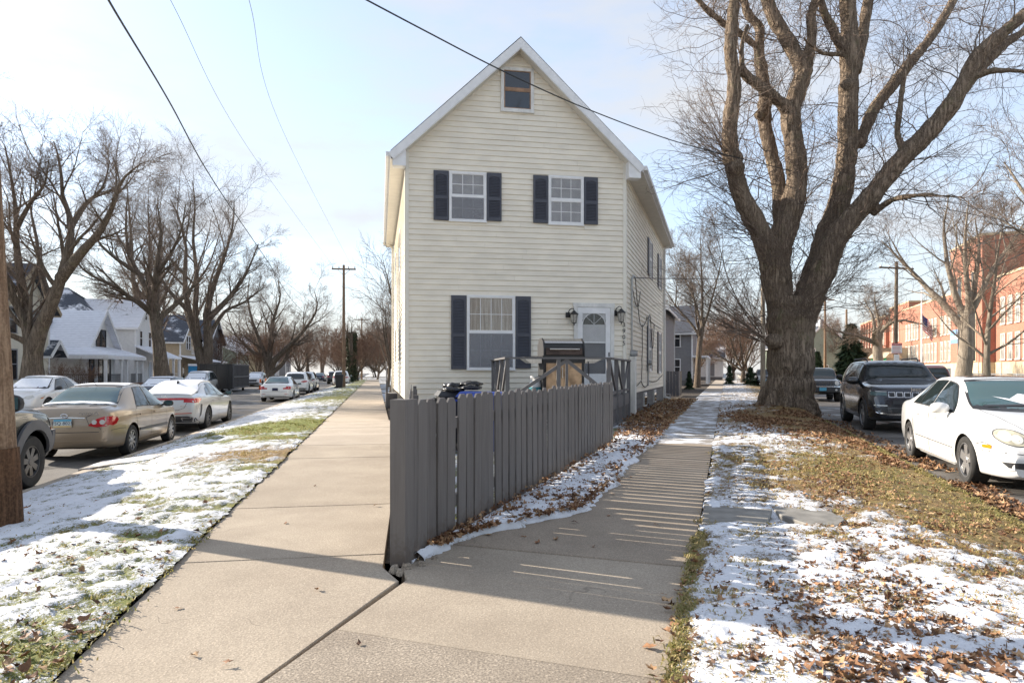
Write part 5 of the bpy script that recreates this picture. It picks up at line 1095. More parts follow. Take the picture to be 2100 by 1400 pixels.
# evergreens and shrubs
def conifer(name, H, rad, n, seed, label, needle=.16, grp=None, cat='tree'):
    rng = np.random.RandomState(seed); root = thing(name, label, cat, (0, 0, 0), 0, grp)
    z = H * (.06 + .94 * rng.rand(n) ** 1.25); tier = .80 + .28 * np.sin(z * 6.5 / max(H / 6, .5)); a = rng.rand(n) * 6.283; r = rad * (1 - z / H) ** .85 * tier * np.sqrt(rng.uniform(.25, 1.05, n))
    C = np.stack([r * np.cos(a), r * np.sin(a), z - .18 * r], -1); s = needle * rng.uniform(.6, 1.4, n); c, sn = np.cos(a), np.sin(a)
    ax = np.stack([c, sn, -.35 + .3 * rng.randn(n)], -1); sd = np.stack([-sn, c, .3 * rng.randn(n)], -1)
    V = np.stack([C - sd * s[:, None] * .35, C + sd * s[:, None] * .35, C + ax * s[:, None] * 1.3], 1).reshape(-1, 3)
    obj('crown', mesh_np('crown', V, np.arange(n * 3).reshape(-1, 3), M['evergreen'], False), root)
    m = MB(); m.tube([(0, 0, -.1), (0, 0, H * .5), (0, 0, H * .97)], [rad * .09 + .02, rad * .05 + .01, .01], 7); m.build('trunk', M['bark2'], root); return root
cf = conifer('evergreen_tree', 6.3, 2.0, 6500, 4, 'dark green spruce between the pole and the school', .42); cf.location = (RF(66) + .9, 67, 0)
cf2 = dup(cf, (RF(80) + .6, 84, 0), 1.0, 'smaller spruce left of the tall spruce near the green house', .62)
sh = conifer('evergreen_shrub', 1.9, .52, 2200, 6, 'dark upright evergreen shrub beside the far right pavement', .12, 'evergreen shrubs on the right lawn', 'shrub'); sh.location = (RS(62) + .6, 62, 0)
sh2 = conifer('evergreen_shrub', 1.7, .9, 2600, 9, 'olive green loose evergreen shrub left of the big trunk', .13, 'evergreen shrubs on the right lawn', 'shrub'); sh2.location = (RS(60) + 2.6, 60, 0)
dup(sh2, (LC(76) + 1.5, 77, -.1), 1, 'low dark shrub at the foot of the ivy trunk', .6); dup(sh, (RL(46) - .9, 47, 0), 1, 'dark clipped bush past the gray gate', .7)

# the big maple on the right lawn ------------------------------------------------------------------
TY = 20.3
maple = thing('maple_tree', 'huge multi stemmed bare maple on the leafy strip beside the right pavement', 'tree', (TREE.x, TREE.y, 0))
def q3(px, py, dy=0.0): p = at(px, py, TY + dy); return Vector((p.x - TREE.x, p.y - TREE.y, p.z))
PXM = TY / FPX
LIMBS = [  # (px, py, width in px, depth offset)
 [(1622,872,132,0),(1621,845,118,0),(1620,815,104,0),(1621,770,96,0),(1621,700,94,0),(1620,650,98,0),(1621,610,84,0)],
 [(1612,720,60,.05),(1604,645,60,0),(1589,580,54,-.1),(1578,530,48,-.2),(1565,488,46,-.3),(1540,440,42,-.4),(1520,400,40,-.45),(1506,350,37,-.5),(1498,305,35,-.5),(1497,250,33,-.5),(1506,180,30,-.5),(1498,100,27,-.6),(1503,30,24,-.7),(1510,-60,20,-.8),(1505,-160,14,-1)],
 [(1612,740,60,.1),(1604,650,60,.15),(1596,590,60,.15),(1595,530,56,.15),(1606,480,54,.1),(1620,438,52,.1),(1632,390,48,.1),(1634,345,46,.1),(1627,285,43,.1),(1622,235,40,.1),(1638,180,38,.1),(1652,140,36,.1)],
 [(1650,150,34,.1),(1622,95,32,.2),(1592,45,30,.3),(1573,0,28,.4),(1562,-70,22,.5),(1545,-170,14,.6)],
 [(1654,140,26,.1),(1664,80,22,0),(1664,30,20,-.1),(1680,-20,18,-.2),(1700,-120,12,-.3)],
 [(1604,560,40,.3),(1601,470,34,.5),(1597,380,32,.6),(1580,310,30,.7),(1567,240,30,.8),(1570,190,28,.8),(1556,110,25,.9),(1558,60,22,1.0),(1530,20,18,1.1),(1520,-60,13,1.2)],
 [(1618,228,26,.0),(1590,200,24,-.2),(1560,178,23,-.3),(1530,155,22,-.4),(1518,140,20,-.45)],
 [(1522,142,12,-.45),(1522,90,10,-.4),(1535,50,8,-.4)],
 [(1560,105,14,.9),(1520,70,16,.6),(1480,45,14,.4),(1440,10,13,.2),(1400,-40,10,0)],
 [(1634,740,60,.2),(1646,650,56,.2),(1662,585,54,.2),(1680,530,50,.25),(1696,480,50,.28),(1712,440,47,.3),(1726,395,45,.3),(1734,340,43,.3),(1738,300,42,.3),(1739,220,42,.3),(1742,150,40,.3),(1742,70,38,.3),(1738,0,34,.3),(1738,-90,26,.3),(1745,-190,16,.3)],
 [(1752,150,28,.4),(1766,90,26,.5),(1776,30,24,.6),(1786,-40,20,.7),(1790,-140,12,.8)],
 [(1730,110,20,.3),(1712,70,20,.2),(1692,30,18,.1),(1680,-10,15,0),(1650,-90,10,-.1)],
 [(1634,750,60,0),(1648,660,54,-.05),(1668,600,54,-.1),(1692,545,56,-.2),(1712,492,48,-.3),(1746,448,44,-.5),(1779,412,42,-.65),(1812,370,40,-.8),(1850,325,39,-1.0),(1905,270,37,-1.2),(1950,215,35,-1.4),(1980,165,32,-1.5),(2010,110,29,-1.6),(2060,65,25,-1.7),(2110,20,22,-1.8),(2160,-40,15,-2)],
 [(1762,300,26,.3),(1790,228,26,.5),(1830,175,25,.7),(1870,125,23,.9),(1910,75,21,1.0),(1945,20,19,1.1),(1970,-30,16,1.2),(2000,-110,10,1.4)],
 [(1975,180,24,-1.4),(2020,130,22,-1.0),(2060,90,20,-.8),(2110,60,16,-.6)],
 [(1852,308,14,-1.0),(1840,270,13,-.9),(1846,220,12,-.9),(1853,165,9,-.9),(1870,90,3,-.8)],
 [(1790,440,14,-.6),(1830,410,12,-1.2),(1890,400,9,-1.9),(1950,403,5,-2.2),(2010,408,2.5,-2.6)],
 [(1985,165,14,-1.5),(2040,145,12,-1.9),(2140,150,4,-2.2)],
 [(1730,110,12,.3),(1690,110,10,-.3),(1660,90,6,-.8),(1630,60,2.5,-1.2)],
]
m = MB()
for lb in LIMBS:
    P = [q3(x, y, d) for x, y, w, d in lb]; Wd = [w * PXM / 2 * .93 for x, y, w, d in lb]
    pp, ww = [], []                                                     # refine with a Catmull-Rom curve and knobbly radii
    for i in range(len(P) - 1):
        a, b_, c_, d_ = P[max(i-1, 0)], P[i], P[i+1], P[min(i+2, len(P)-1)]
        for k in range(4):
            t = k / 4; pp.append(.5 * ((2*b_) + (c_ - a) * t + (2*a - 5*b_ + 4*c_ - d_) * t*t + (3*b_ - a - 3*c_ + d_) * t**3)); ww.append((Wd[i] * (1 - t) + Wd[i+1] * t) * random.uniform(.93, 1.08))
    pp.append(P[-1]); ww.append(Wd[-1]); m.tube(pp, ww, 12)
for k in range(9):                                                       # root flare
    a = k * .7 + .2; r0 = 1.0 + .3 * random.random(); m.tube([(math.cos(a) * r0, math.sin(a) * r0, -.02), (math.cos(a) * .74, math.sin(a) * .74, .24), (math.cos(a) * .55, math.sin(a) * .55, .8)], [.10, .20, .18], 8)
for (px, py, r, dy) in ((1503, 325, .34, -.5), (1508, 345, .30, -.7), (1586, 700, .28, -.4), (1568, 215, .26, .75), (1560, 235, .22, .6), (1612, 222, .24, 0), (1738, 178, .3, .2)):   # burls
    c_ = q3(px, py, dy); m.lathe([(r * .3, -r * .9), (r * .8, -r * .5), (r, 0), (r * .8, r * .5), (r * .3, r * .9)], 10, Matrix.Translation(c_))
tmp = m.build('trunk', M['bark'], maple)
md = tmp.modifiers.new('r', 'REMESH'); md.mode = 'VOXEL'; md.voxel_size = .034; sm = tmp.modifiers.new('s', 'SMOOTH'); sm.iterations = 6; sm.factor = .5
tx = bpy.data.textures.new('bark_clouds', 'CLOUDS'); tx.noise_scale = .22; dp = tmp.modifiers.new('d', 'DISPLACE'); dp.texture = tx; dp.strength = .06; dp.mid_level = .5
dg = bpy.context.evaluated_depsgraph_get(); me = bpy.data.meshes.new_from_object(tmp.evaluated_get(dg)); tmp.modifiers.clear(); tmp.data = me; me.polygons.foreach_set('use_smooth', [True] * len(me.polygons))
# twigs
rng = np.random.RandomState(77); SP, SD, SLn, SR = [], [], [], []
for li, lb in enumerate(LIMBS):
    if li == 0: continue
    P = np.array([q3(x, y, d) for x, y, w, d in lb]); Wd = np.array([w * PXM / 2 for x, y, w, d in lb]); seg = np.linalg.norm(np.diff(P, axis=0), axis=1); Lt = seg.sum(); n = int(Lt * 4.6)
    for k in range(n):
        s_ = Lt * (.12 + .88 * rng.rand()); i = 0
        while i < len(seg) - 1 and s_ > seg[i]: s_ -= seg[i]; i += 1
        f = min(1, s_ / seg[i]); p = P[i] * (1 - f) + P[i+1] * f; w = Wd[i] * (1 - f) + Wd[i+1] * f; tan = (P[i+1] - P[i]) / seg[i]; qd = np.cross(tan, rng.randn(3)); qd /= np.linalg.norm(qd); a = R(rng.uniform(35, 75))
        SP.append(p + qd * w * .7); SD.append(tan * math.cos(a) + qd * math.sin(a) + np.array([0, 0, .05])); SLn.append(rng.uniform(.9, 3.0)); SR.append(rng.uniform(.008, .020))
l1 = grow(np.array(SP), np.array(SD), np.array(SLn), np.array(SR), 7, .20, .0, rng, .35); l2 = grow(*spawn(*l1, 6, .2, 1, (30, 65), (.35, .65), rng, .6, .006), 5, .22, .0, rng, .45); l3 = grow(*spawn(*l2, 4, .2, 1, (30, 65), (.35, .7), rng, .6, .0042), 3, .22, 0, rng, .5)
V, F = tubes([l1, l2, l3], [5, 3, 3]); obj('crown', mesh_np('crown', V, F, M['twig']), maple)
SP, SD, SLn, SR = [], [], [], []
def shoots(px, py, dy, n, d0, sp, L0, L1, r0):
    p = np.array(q3(px, py, dy)); d0 = np.array(d0, float) / np.linalg.norm(d0)
    for k in range(n): SP.append(p + rng.randn(3) * .12); SD.append(d0 + rng.randn(3) * sp); SLn.append(rng.uniform(L0, L1)); SR.append(r0 * rng.uniform(.6, 1.2))
shoots(1503, 330, -.5, 30, (-1, -.3, .55), .40, 1.6, 3.2, .015); shoots(1520, 400, -.5, 14, (-1, -.2, .35), .35, 1.2, 3.0, .013); shoots(1553, 480, -.4, 16, (-1, -.2, .35), .35, 1.2, 3.0, .014)
shoots(1566, 690, -.5, 14, (-1, -.15, .62), .30, 2.4, 4.4, .024); shoots(1566, 660, -.4, 14, (-1, -.3, .45), .4, 1.0, 2.4, .016); shoots(1600, 560, -.4, 18, (-.5, -.8, .6), .6, .8, 2.0, .010)
shoots(1700, 600, -.6, 22, (.7, -.5, .4), .55, .8, 2.2, .010); shoots(1640, 640, -.7, 18, (.0, -1, .2), .7, .6, 1.5, .009); shoots(1568, 215, .7, 14, (-.3, -.6, .4), .7, .7, 1.6, .010)
l1 = grow(np.array(SP), np.array(SD), np.array(SLn), np.array(SR), 9, .07, .025, rng, .25); l2 = grow(*spawn(*l1, 7, .2, 1, (25, 50), (.22, .5), rng, .6, .005), 5, .10, .02, rng, .5); l3 = grow(*spawn(*l2, 4, .2, 1, (25, 55), (.3, .6), rng, .6, .004), 3, .12, 0, rng, .5)
V, F = tubes([l1, l2, l3], [5, 3, 3]); obj('water_shoots', mesh_np('water_shoots', V, F, M['twig']), maple)
# ------------------------------------------------------------------ cars: lofted body shells, panels laid on the shell by ray casting
def pchip(pts):
    x = np.array([p[0] for p in pts], float); y = np.array([p[1] for p in pts], float); h = np.diff(x); d = np.diff(y) / h; m = np.zeros_like(y)
    for i in range(1, len(x) - 1):
        if d[i-1] * d[i] > 0: w1, w2 = 2*h[i] + h[i-1], h[i] + 2*h[i-1]; m[i] = (w1 + w2) / (w1 / d[i-1] + w2 / d[i])
    m[0], m[-1] = d[0], d[-1]
    def f(t):
        t = min(max(t, x[0]), x[-1]); i = min(max(int(np.searchsorted(x, t) - 1), 0), len(h) - 1); s = (t - x[i]) / h[i]
        return float((1 + 2*s) * (1-s)**2 * y[i] + s * (1-s)**2 * h[i] * m[i] + s*s*(3 - 2*s) * y[i+1] + s*s*(s-1) * h[i] * m[i+1])
    return f
def chaikin(p, it=2):
    for _ in range(it):
        q = [p[0]]
        for a, b in zip(p[:-1], p[1:]): q += [(a[0]*.75 + b[0]*.25, a[1]*.75 + b[1]*.25), (a[0]*.25 + b[0]*.75, a[1]*.25 + b[1]*.75)]
        p = q + [p[-1]]
    return p
class Car:
    def __init__(s, name, label, cat, spec, paint, loc, rotz, group=None):
        s.sp = spec; s.root = thing(name, label, cat, loc, rotz, group); s.paint = M[paint]
        s.top, s.belt, s.bot, s.wid, s.wt = (pchip(spec[k]) for k in ('top', 'belt', 'bot', 'wid', 'wt')); s.x0, s.x1 = spec['top'][0][0], spec['top'][-1][0]; s.shell()
    def section(s, x):
        w, zb, zl, zt = s.wid(x), s.bot(x), s.belt(x), s.top(x); zl = min(zl, zt - .02); t = min(s.wt(x) * w, .95 * w); fl = s.sp.get('flare', 0.0)
        g = zt - zl; e = min(.05, g * .5); ph = s.sp.get('tumble', .5)
        p = [(0, zb), (.80*w, zb), (.945*w, zb + .02), (.975*w, zb + .12), (.992*w, zb + .30*(zl - zb)), (w, zb + .58*(zl - zb)), (.988*w, zl - .07), (.955*w, zl)]
        p += [(.955*w*(1-ph) + t*ph + .012, zl + (g - e) * .52), (t + .004, zt - e - .01), (t*.93, zt - e*.45), (t*.6, zt - .006), (0, zt)]
        return chaikin(p, 2)
    def shell(s):
        n = 76; u = np.linspace(0, 1, n); xs = s.x0 + (s.x1 - s.x0) * (.5 - .5*np.cos(math.pi*u)) * .35 + (s.x1 - s.x0) * u * .65
        rows = []; V = []
        for x in xs:
            h = s.section(x); ring = [(x, y, z) for y, z in h] + [(x, -y, z) for y, z in h[-2:0:-1]]; V += ring; k = len(ring)
        F = []
        for i in range(n - 1):
            for j in range(k): F.append((i*k + j, (i+1)*k + j, (i+1)*k + (j+1) % k, i*k + (j+1) % k))
        F += [tuple(range(k)), tuple((n-1)*k + j for j in range(k - 1, -1, -1))]
        me = bpy.data.meshes.new('body'); me.from_pydata(V, [], F); me.materials.append(s.paint)
        o = obj('body', me); sp = s.sp; cut = MB()
        for wx in (0, sp['wb']):
            for sd in (-1, 1):
                y1 = s.wid(wx) * sd; cut.lathe([(sp['wr'] + sp.get('arch', .055), -.17), (sp['wr'] + sp.get('arch', .055), .17)], 30, Matrix.Translation((wx, y1 - sd*.10, sp['wr'])) @ Matrix.Rotation(R(90), 4, 'X'))
        c = cut.build('cutter', M['plastic']); bo = o.modifiers.new('b', 'BOOLEAN'); bo.object = c; bo.operation = 'DIFFERENCE'; bo.solver = 'EXACT'; bo.material_mode = 'TRANSFER'; bo.use_self = True
        dg = bpy.context.evaluated_depsgraph_get(); m2 = bpy.data.meshes.new_from_object(o.evaluated_get(dg)); bpy.data.objects.remove(c); bpy.data.objects.remove(o); m2.name = 'body'
        bm = bmesh.new(); bm.from_mesh(m2); bmesh.ops.recalc_face_normals(bm, faces=bm.faces); bm.to_mesh(m2); bm.free()
        m2.polygons.foreach_set('use_smooth', [True] * len(m2.polygons)); m2.set_sharp_from_angle(angle=R(32))
        s.body = obj('body', m2, s.root); bm = bmesh.new(); bm.from_mesh(m2); s.bvh = BVHTree.FromBMesh(bm); bm.free()
        for wx in (0, sp['wb']):
            for sd in (-1, 1): s.wheel(wx, sd)
    def wheel(s, wx, sd):
        sp = s.sp; r = sp['wr']; tw = sp.get('tw', .205); y = (s.wid(wx) - tw/2 - sp.get('inset', .012)) * sd
        key = ('wheel', r, tw, sp.get('rim'), sp.get('spokes')); 
        W = bpy.data.objects.new('wheel', None); COL.objects.link(W); W.parent = s.root; W.location = (wx, y, r); W.rotation_euler = (0, 0, 0 if sd < 0 else math.pi)
        c = Car.cache.get(key)
        if not c:
            T = Matrix.Rotation(R(90), 4, 'X'); rr = r * sp.get('rimf', .66)     # local: outer face at -y
            m = MB(); m.lathe([(rr, tw*.46), (rr + .015, tw*.5), (r*.93, tw*.5), (r*.985, tw*.42), (r, tw*.3), (r, -tw*.3), (r*.985, -tw*.42), (r*.93, -tw*.5), (rr + .015, -tw*.5), (rr, -tw*.46)], 32, T, close=False)
            a = m.build('tyre', M['rubber'], None, 40); m = MB()
            m.lathe([(rr + .004, tw*.45), (rr - .012, tw*.47), (rr - .022, tw*.42), (rr - .03, tw*.1), (.0, tw*.05)], 32, T, close=False)
            b = m.build('rim_barrel', M['plastic'], None, 40); m = MB(); ns, wi, wo = sp.get('spokes', (5, .06, .085)); yf = -tw*.43
            for k in range(ns):
                an = 2*math.pi*k/ns + .3; ca, sa = math.cos(an), math.sin(an); px_, pz = -sa, ca
                P = lambda rad, off, yy: (ca*rad + px_*off, yy, sa*rad + pz*off)
                i0, i1 = r*.10, rr - .01; q = [P(i0, -wi/2, yf + .01), P(i0, wi/2, yf + .01), P(i1, wo/2, yf + .002), P(i1, -wo/2, yf + .002)]; q2 = [P(i0, -wi/2, yf + .05), P(i0, wi/2, yf + .05), P(i1, wo/2, yf + .04), P(i1, -wo/2, yf + .04)]
                m.add(q + q2, [(3,2,1,0),(4,5,6,7),(0,1,5,4),(1,2,6,5),(2,3,7,6),(3,0,4,7)])
            m.lathe([(rr + .006, tw*.46), (rr - .014, tw*.465), (rr - .022, tw*.40), (rr - .004, tw*.38)], 32, T, close=False); m.lathe([(.0, tw*.43), (r*.13, tw*.42), (r*.16, tw*.36), (r*.15, tw*.2)], 14, T, close=False)
            d = m.build('rim', M[sp.get('rim', 'alu')], None, 35); c = (a.data, b.data, d.data)
            for x in (a, b, d): bpy.data.objects.remove(x)
            Car.cache[key] = c
        for nm, me in zip(('tyre', 'rim_barrel', 'rim'), c): obj(nm, me, W)
    def ray(s, o, d):
        d = Vector(d).normalized(); h = s.bvh.ray_cast(Vector(o), d)
        if not h[0]: h = s.bvh.find_nearest(Vector(o) + d * (abs(o[1]) - .9 if abs(d.y) > .5 else 2.0))
        return h[0], (h[1] if h[1].dot(d) < 0 else -h[1])
    def patch(s, name, poly, face, m, off=.004, grid=.06, parent=None, label=None, mirror=False, th=0.0):
        res = []
        for sg in ((1, -1) if (face == 'side' or mirror) else (1,)):
            pts = []
            for i in range(len(poly)):
                a, b = Vector(poly[i]), Vector(poly[(i+1) % len(poly)]); k = max(1, int((b - a).length / grid))
                pts += [a.lerp(b, j / k) for j in range(k)]
            nb = len(pts); xs = [p.x for p in pts]; ys = [p.y for p in pts]
            def inside(x, y):
                c = False; j = nb - 1
                for i in range(nb):
                    if (ys[i] > y) != (ys[j] > y) and x < (xs[j] - xs[i]) * (y - ys[i]) / (ys[j] - ys[i]) + xs[i]: c = not c
                    j = i
                return c
            gx = min(xs) + grid*.5
            while gx < max(xs):
                gy = min(ys) + grid*.5
                while gy < max(ys):
                    if inside(gx, gy) and min((Vector((gx, gy)) - p).length for p in pts[:nb]) > grid*.45: pts.append(Vector((gx, gy)))
                    gy += grid
                gx += grid
            vv, _, ff, *_r = delaunay_2d_cdt(pts, [], [list(range(nb))], 1, 1e-5); V = []
            for p in vv:
                a, b = p
                if face == 'side': o_, d_ = (a, 3*sg, b), (0, -sg, 0)
                elif face == 'front': o_, d_ = (9, a*sg, b), (-1, 0, 0)
                elif face == 'rear': o_, d_ = (-6, a*sg, b), (1, 0, 0)
                elif face == 'top': o_, d_ = (a, b*sg, 4), (0, 0, -1)
                elif face == 'fcorner': o_, d_ = (s.x1 - .35 + 3 - a*.5, (3.2 + a)*sg if False else (a + 2.0)*sg, b), (-1, -.6*sg, 0)
                h, n_ = s.ray(o_, d_); V.append(h + n_ * off)
            me = bpy.data.meshes.new(name); me.from_pydata(V, [], ff)
            bm = bmesh.new(); bm.from_mesh(me); bmesh.ops.recalc_face_normals(bm, faces=bm.faces)
            if bm.faces:
                bm.normal_update(); f0 = max(bm.faces, key=lambda f: f.calc_area()); out = s.ray(f0.calc_center_median() + f0.normal * 0, (0, 0, 1))
                hn = s.bvh.find_nearest(f0.calc_center_median())[1]; hn = -Vector(d_) if hn.dot(Vector(d_)) > .3 else hn
                if f0.normal.dot(hn) < 0: bmesh.ops.reverse_faces(bm, faces=bm.faces)
                if th:
                    r_ = bmesh.ops.extrude_face_region(bm, geom=list(bm.faces)); [setattr(v, 'co', v.co + v.normal * th) for v in r_['geom'] if isinstance(v, bmesh.types.BMVert)]
            bm.to_mesh(me); bm.free(); me.materials.append(M[m] if isinstance(m, str) else m); me.polygons.foreach_set('use_smooth', [True] * len(me.polygons)); me.set_sharp_from_angle(angle=R(40))
            o = obj(name, me, parent or s.root); 
            if label: o['label'] = label
            res.append(o)
        return res
    def line(s, name, pts, face, w=.011, m='plastic', off=.0025, mirror=False):
        L_, R_ = [], []
        for i, p in enumerate(pts):
            a = Vector(pts[max(0, i-1)]); b = Vector(pts[min(len(pts)-1, i+1)]); d = (b - a).normalized(); n_ = Vector((-d.y, d.x)) * w/2; L_.append(tuple(Vector(p) + n_)); R_.append(tuple(Vector(p) - n_))
        return s.patch(name, L_ + R_[::-1], face, m, off, .09, mirror=mirror)
    def daylight(s, xa, xb, ia=.0, ib=.0, lo=.03, hi=.085):      # window outline between belt and roof edge, leaning ends
        top = lambda x: s.top(x) - hi; n = 9; B = [(xa + (xb - xa)*i/n, s.belt(xa + (xb - xa)*i/n) + lo) for i in range(n + 1)]; a2, b2 = xa + ia, xb - ib
        T = [(b2 + (a2 - b2)*i/n, max(top(b2 + (a2 - b2)*i/n), s.belt(b2 + (a2 - b2)*i/n) + lo + .02)) for i in range(n + 1)]; return B + T
    def glass(s, side, ws, rw, m='car_glass', trim=True):
        for i, (xa, xb, ia, ib) in enumerate(side):
            s.patch('window_trim', s.daylight(xa - .025, xb + .025, ia, ib, .012, .068), 'side', 'plastic', .002)
            s.patch('side_window', s.daylight(xa, xb, ia, ib), 'side', 'car_glass', .006)
        for nm, q, fc in (('windscreen', ws, 'front'), ('rear_window', rw, 'rear')):
            if q:
                wb, zb, wt_, zt = q; arc = lambda w, z, sg, bow: [(w*(-1 + 2*i/8)*sg, z + bow*(1 - (-1 + 2*i/8)**2)) for i in range(9)]
                f = lambda e: arc(wb + e, zb - e, 1, s.sp.get('bow', -.02)) + arc(wt_ + e, zt + e, -1, .02)
                s.patch('window_trim', f(.03), fc, 'plastic', .002); s.patch(nm, f(0), fc, m, .006)
    def mirrors(s, x, z, paint=None, sz=1.0):
        for sd in (-1, 1):
            y = s.wid(x) * .97; bm = bmesh.new(); bmesh.ops.create_uvsphere(bm, u_segments=14, v_segments=8, radius=1)
            for v in bm.verts: v.co = Vector((max(-.35, v.co.x) * .075, v.co.y * .115, (abs(v.co.z) ** .75) * (1 if v.co.z > 0 else -1) * .075)) * sz
            me = bpy.data.meshes.new('mirror'); bm.to_mesh(me); bm.free(); me.materials.append(M[paint] if paint else s.paint); me.polygons.foreach_set('use_smooth', [True] * len(me.polygons)); me.set_sharp_from_angle(angle=R(50))
            o = obj('mirror', me, s.root, (x, sd * (y + .10), z)); m = MB(); m.bar((-.01, -sd*.14, -.035), (0, -sd*.02, -.03), .06, .04); m.build('bracket', M['plastic'], o)
            m = MB(); m.prism([(-.085*sz, -.045*sz), (.085*sz, -.045*sz), (.09*sz, .045*sz), (-.085*sz, .05*sz)], -.031*sz, -.027*sz, 'x'); m.build('mirror_glass', M['car_glass_teal'], o)
    def handles(s, xs, z, m=None):
        for x in xs: s.patch('door_handle', [(x, z - .013), (x + .17, z - .013), (x + .17, z + .016), (x, z + .016)], 'side', m or s.paint, .004, .05, th=.02)
Car.cache = {}
def plate(car, x, y, z, rotz, chars=None, face='plate', w=.305, h=.155, tilt=0.0):
    p = obj('licence_plate', None, car.root) if False else None
    m = MB(); m.box(-w/2, -.006, -h/2, w/2, 0, h/2); o = m.build('licence_plate', M[face], car.root); o.location = (x, y, z); o.rotation_euler = (tilt, 0, rotz)
    if chars:
        t = text_mesh(chars, h * .56, M['ink'], .001); obj('plate_lettering', t, o, (0, -.008, -.004), (R(90), 0, 0))
        m = MB(); m.box(-w/2 + .004, -.0075, h*.24, w/2 - .004, -.006, h/2 - .004); m.build('plate_band', M['plate_blue'], o); m = MB(); m.box(-w/2 + .004, -.0075, -h/2 + .004, w/2 - .004, -.006, -h*.30); m.build('plate_band', M['plate_gold'], o)
    return o
def badge(car, body, size, x, y, z, rotz, m='chrome', sp=1.0, tilt=0.0):
    obj('badge', text_mesh(body, size, M[m], .003, spacing=sp), car.root, (x, y, z), (R(90) + tilt, 0, rotz))
def roof_snow(car, x0, x1, wf=.85, m='snow', off=.004, th=.022):
    P = []; n = 10; rr = random.Random(5)
    for sg in (1, -1):
        for i in range(n + 1):
            x = x0 + (x1 - x0) * (i / n if sg > 0 else 1 - i / n); P.append((x, sg * (car.wt(x) * car.wid(x) * wf) * rr.uniform(.95, 1.03)))
    return car.patch('snow_cover', P, 'top', m, off, .09, th=th)
# specs: x = 0 at the rear axle, front is +x
SEDAN = dict(wb=2.60, wr=.315, spokes=(9, .05, .045), rim='alu', tw=.19,
    top=[(-1.03, .62), (-1.00, .93), (-.90, 1.045), (-.42, 1.095), (.30, 1.40), (.62, 1.455), (1.05, 1.475), (1.45, 1.44), (2.28, 1.045), (2.9, .93), (3.28, .80), (3.42, .66), (3.48, .52)],
    belt=[(-1.03, .58), (-.98, .86), (-.5, .965), (.4, .975), (1.5, .935), (2.4, .905), (3.1, .80), (3.48, .46)],
    bot=[(-1.03, .36), (-.98, .28), (-.5, .215), (.5, .19), (2.2, .19), (3.1, .22), (3.42, .26), (3.48, .32)],
    wid=[(-1.03, .64), (-.97, .735), (-.7, .80), (0, .845), (1.3, .85), (2.6, .835), (3.1, .765), (3.38, .65), (3.48, .50)],
    wt=[(-1.03, .82), (-.5, .80), (.35, .66), (1.2, .66), (1.5, .66), (2.3, .80), (3.0, .80), (3.48, .75)])
def var(base, **kw): d = dict(base); d.update(kw); return d
def scale_spec(sp, L=1.0, W=1.0, H=1.0, **kw):
    d = dict(sp)
    for k in ('top', 'belt', 'bot'): d[k] = [(x * L, z * H) for x, z in sp[k]]
    for k in ('wid',): d[k] = [(x * L, z * W) for x, z in sp[k]]
    d['wt'] = [(x * L, z) for x, z in sp['wt']]; d['wb'] = sp['wb'] * L; d.update(kw); return d
def axle(Yc, xr, side, halfw, d, z):       # rear axle centre from the kerb side wheel contact
    n = Vector((d.y, -d.x, 0)) * side; return (xr - n.x * halfw, Yc - n.y * halfw, z)

# --- champagne sedan
COR = var(SEDAN, tw=.185)
c = Car('parked_sedan', 'champagne gold sedan with licence plate FSQ 8025 at the left kerb', 'car', COR, 'paint_gold', axle(13.2, -7.89, 1, .835, DL, ROAD_L), AL, 'cars parked on the near side of the left street')
c.glass([(.30, 1.06, .38, .0), (1.12, 2.08, .02, .52)], (.60, 1.02, .50, 1.40), (.62, 1.10, .50, 1.385), 'car_glass_teal')
c.patch('tail_light', [(.40, .70), (.46, .76), (.55, .83), (.66, .87), (.76, .875), (.80, .80), (.78, .72), (.70, .68), (.52, .67)], 'rear', 'red_lens', .006, mirror=True)
c.patch('tail_light', [(-1.0, .72), (-.96, .87), (-.72, .86), (-.66, .80), (-.74, .72), (-.86, .69)], 'side', 'red_lens', .0065)
for yy_, m_ in ((.505, 'clear_lens'), (.64, 'clear_lens')): c.patch('reversing_lamp', [(yy_ + .045*math.cos(t), .765 + .045*math.sin(t)) for t in np.linspace(0, 5.8, 12)], 'rear', m_, .012, mirror=True)
c.line('boot_seam', [(-.62, .62), (-.60, .66), (-.42, .70), (-.36, .86), (-.52, .95), (-.60, 1.0)], 'rear'); c.line('boot_seam', [(.62, .62), (.60, .66), (.42, .70), (.36, .86), (.52, .95), (.60, 1.0)], 'rear')
c.line('bumper_seam', [(-.76, .585), (-.4, .575), (.4, .575), (.76, .585)], 'rear', .012); c.line('bumper_seam', [(-1.0, .60), (-.6, .615), (-.36, .60)], 'side')
c.patch('bumper_moulding', [(-.7, .40), (.7, .40), (.72, .425), (-.72, .425)], 'rear', 'paint_gold', .004, th=.012)
c.line('chrome_strip', [(-.34, .845), (0, .862), (.34, .845)], 'rear', .012, 'chrome', .008)
for xs_ in ((.98, 1.06),): pass
c.line('door_seam', [(.28, .34), (.22, .70), (.16, .92), (.30, .98)], 'side'); c.line('door_seam', [(1.09, .26), (1.09, .60), (1.10, .96)], 'side'); c.line('door_seam', [(2.10, .32), (2.16, .60), (2.12, .92)], 'side'); c.line('door_seam', [(.30, .245), (1.2, .235), (2.10, .245)], 'side')
c.patch('side_moulding', [(.36, .485), (2.16, .465), (2.16, .525), (.36, .54)], 'side', 'grey_plastic', .004, th=.012)
c.handles((.36, 1.22), .825); c.mirrors(2.0, .98, 'plastic')
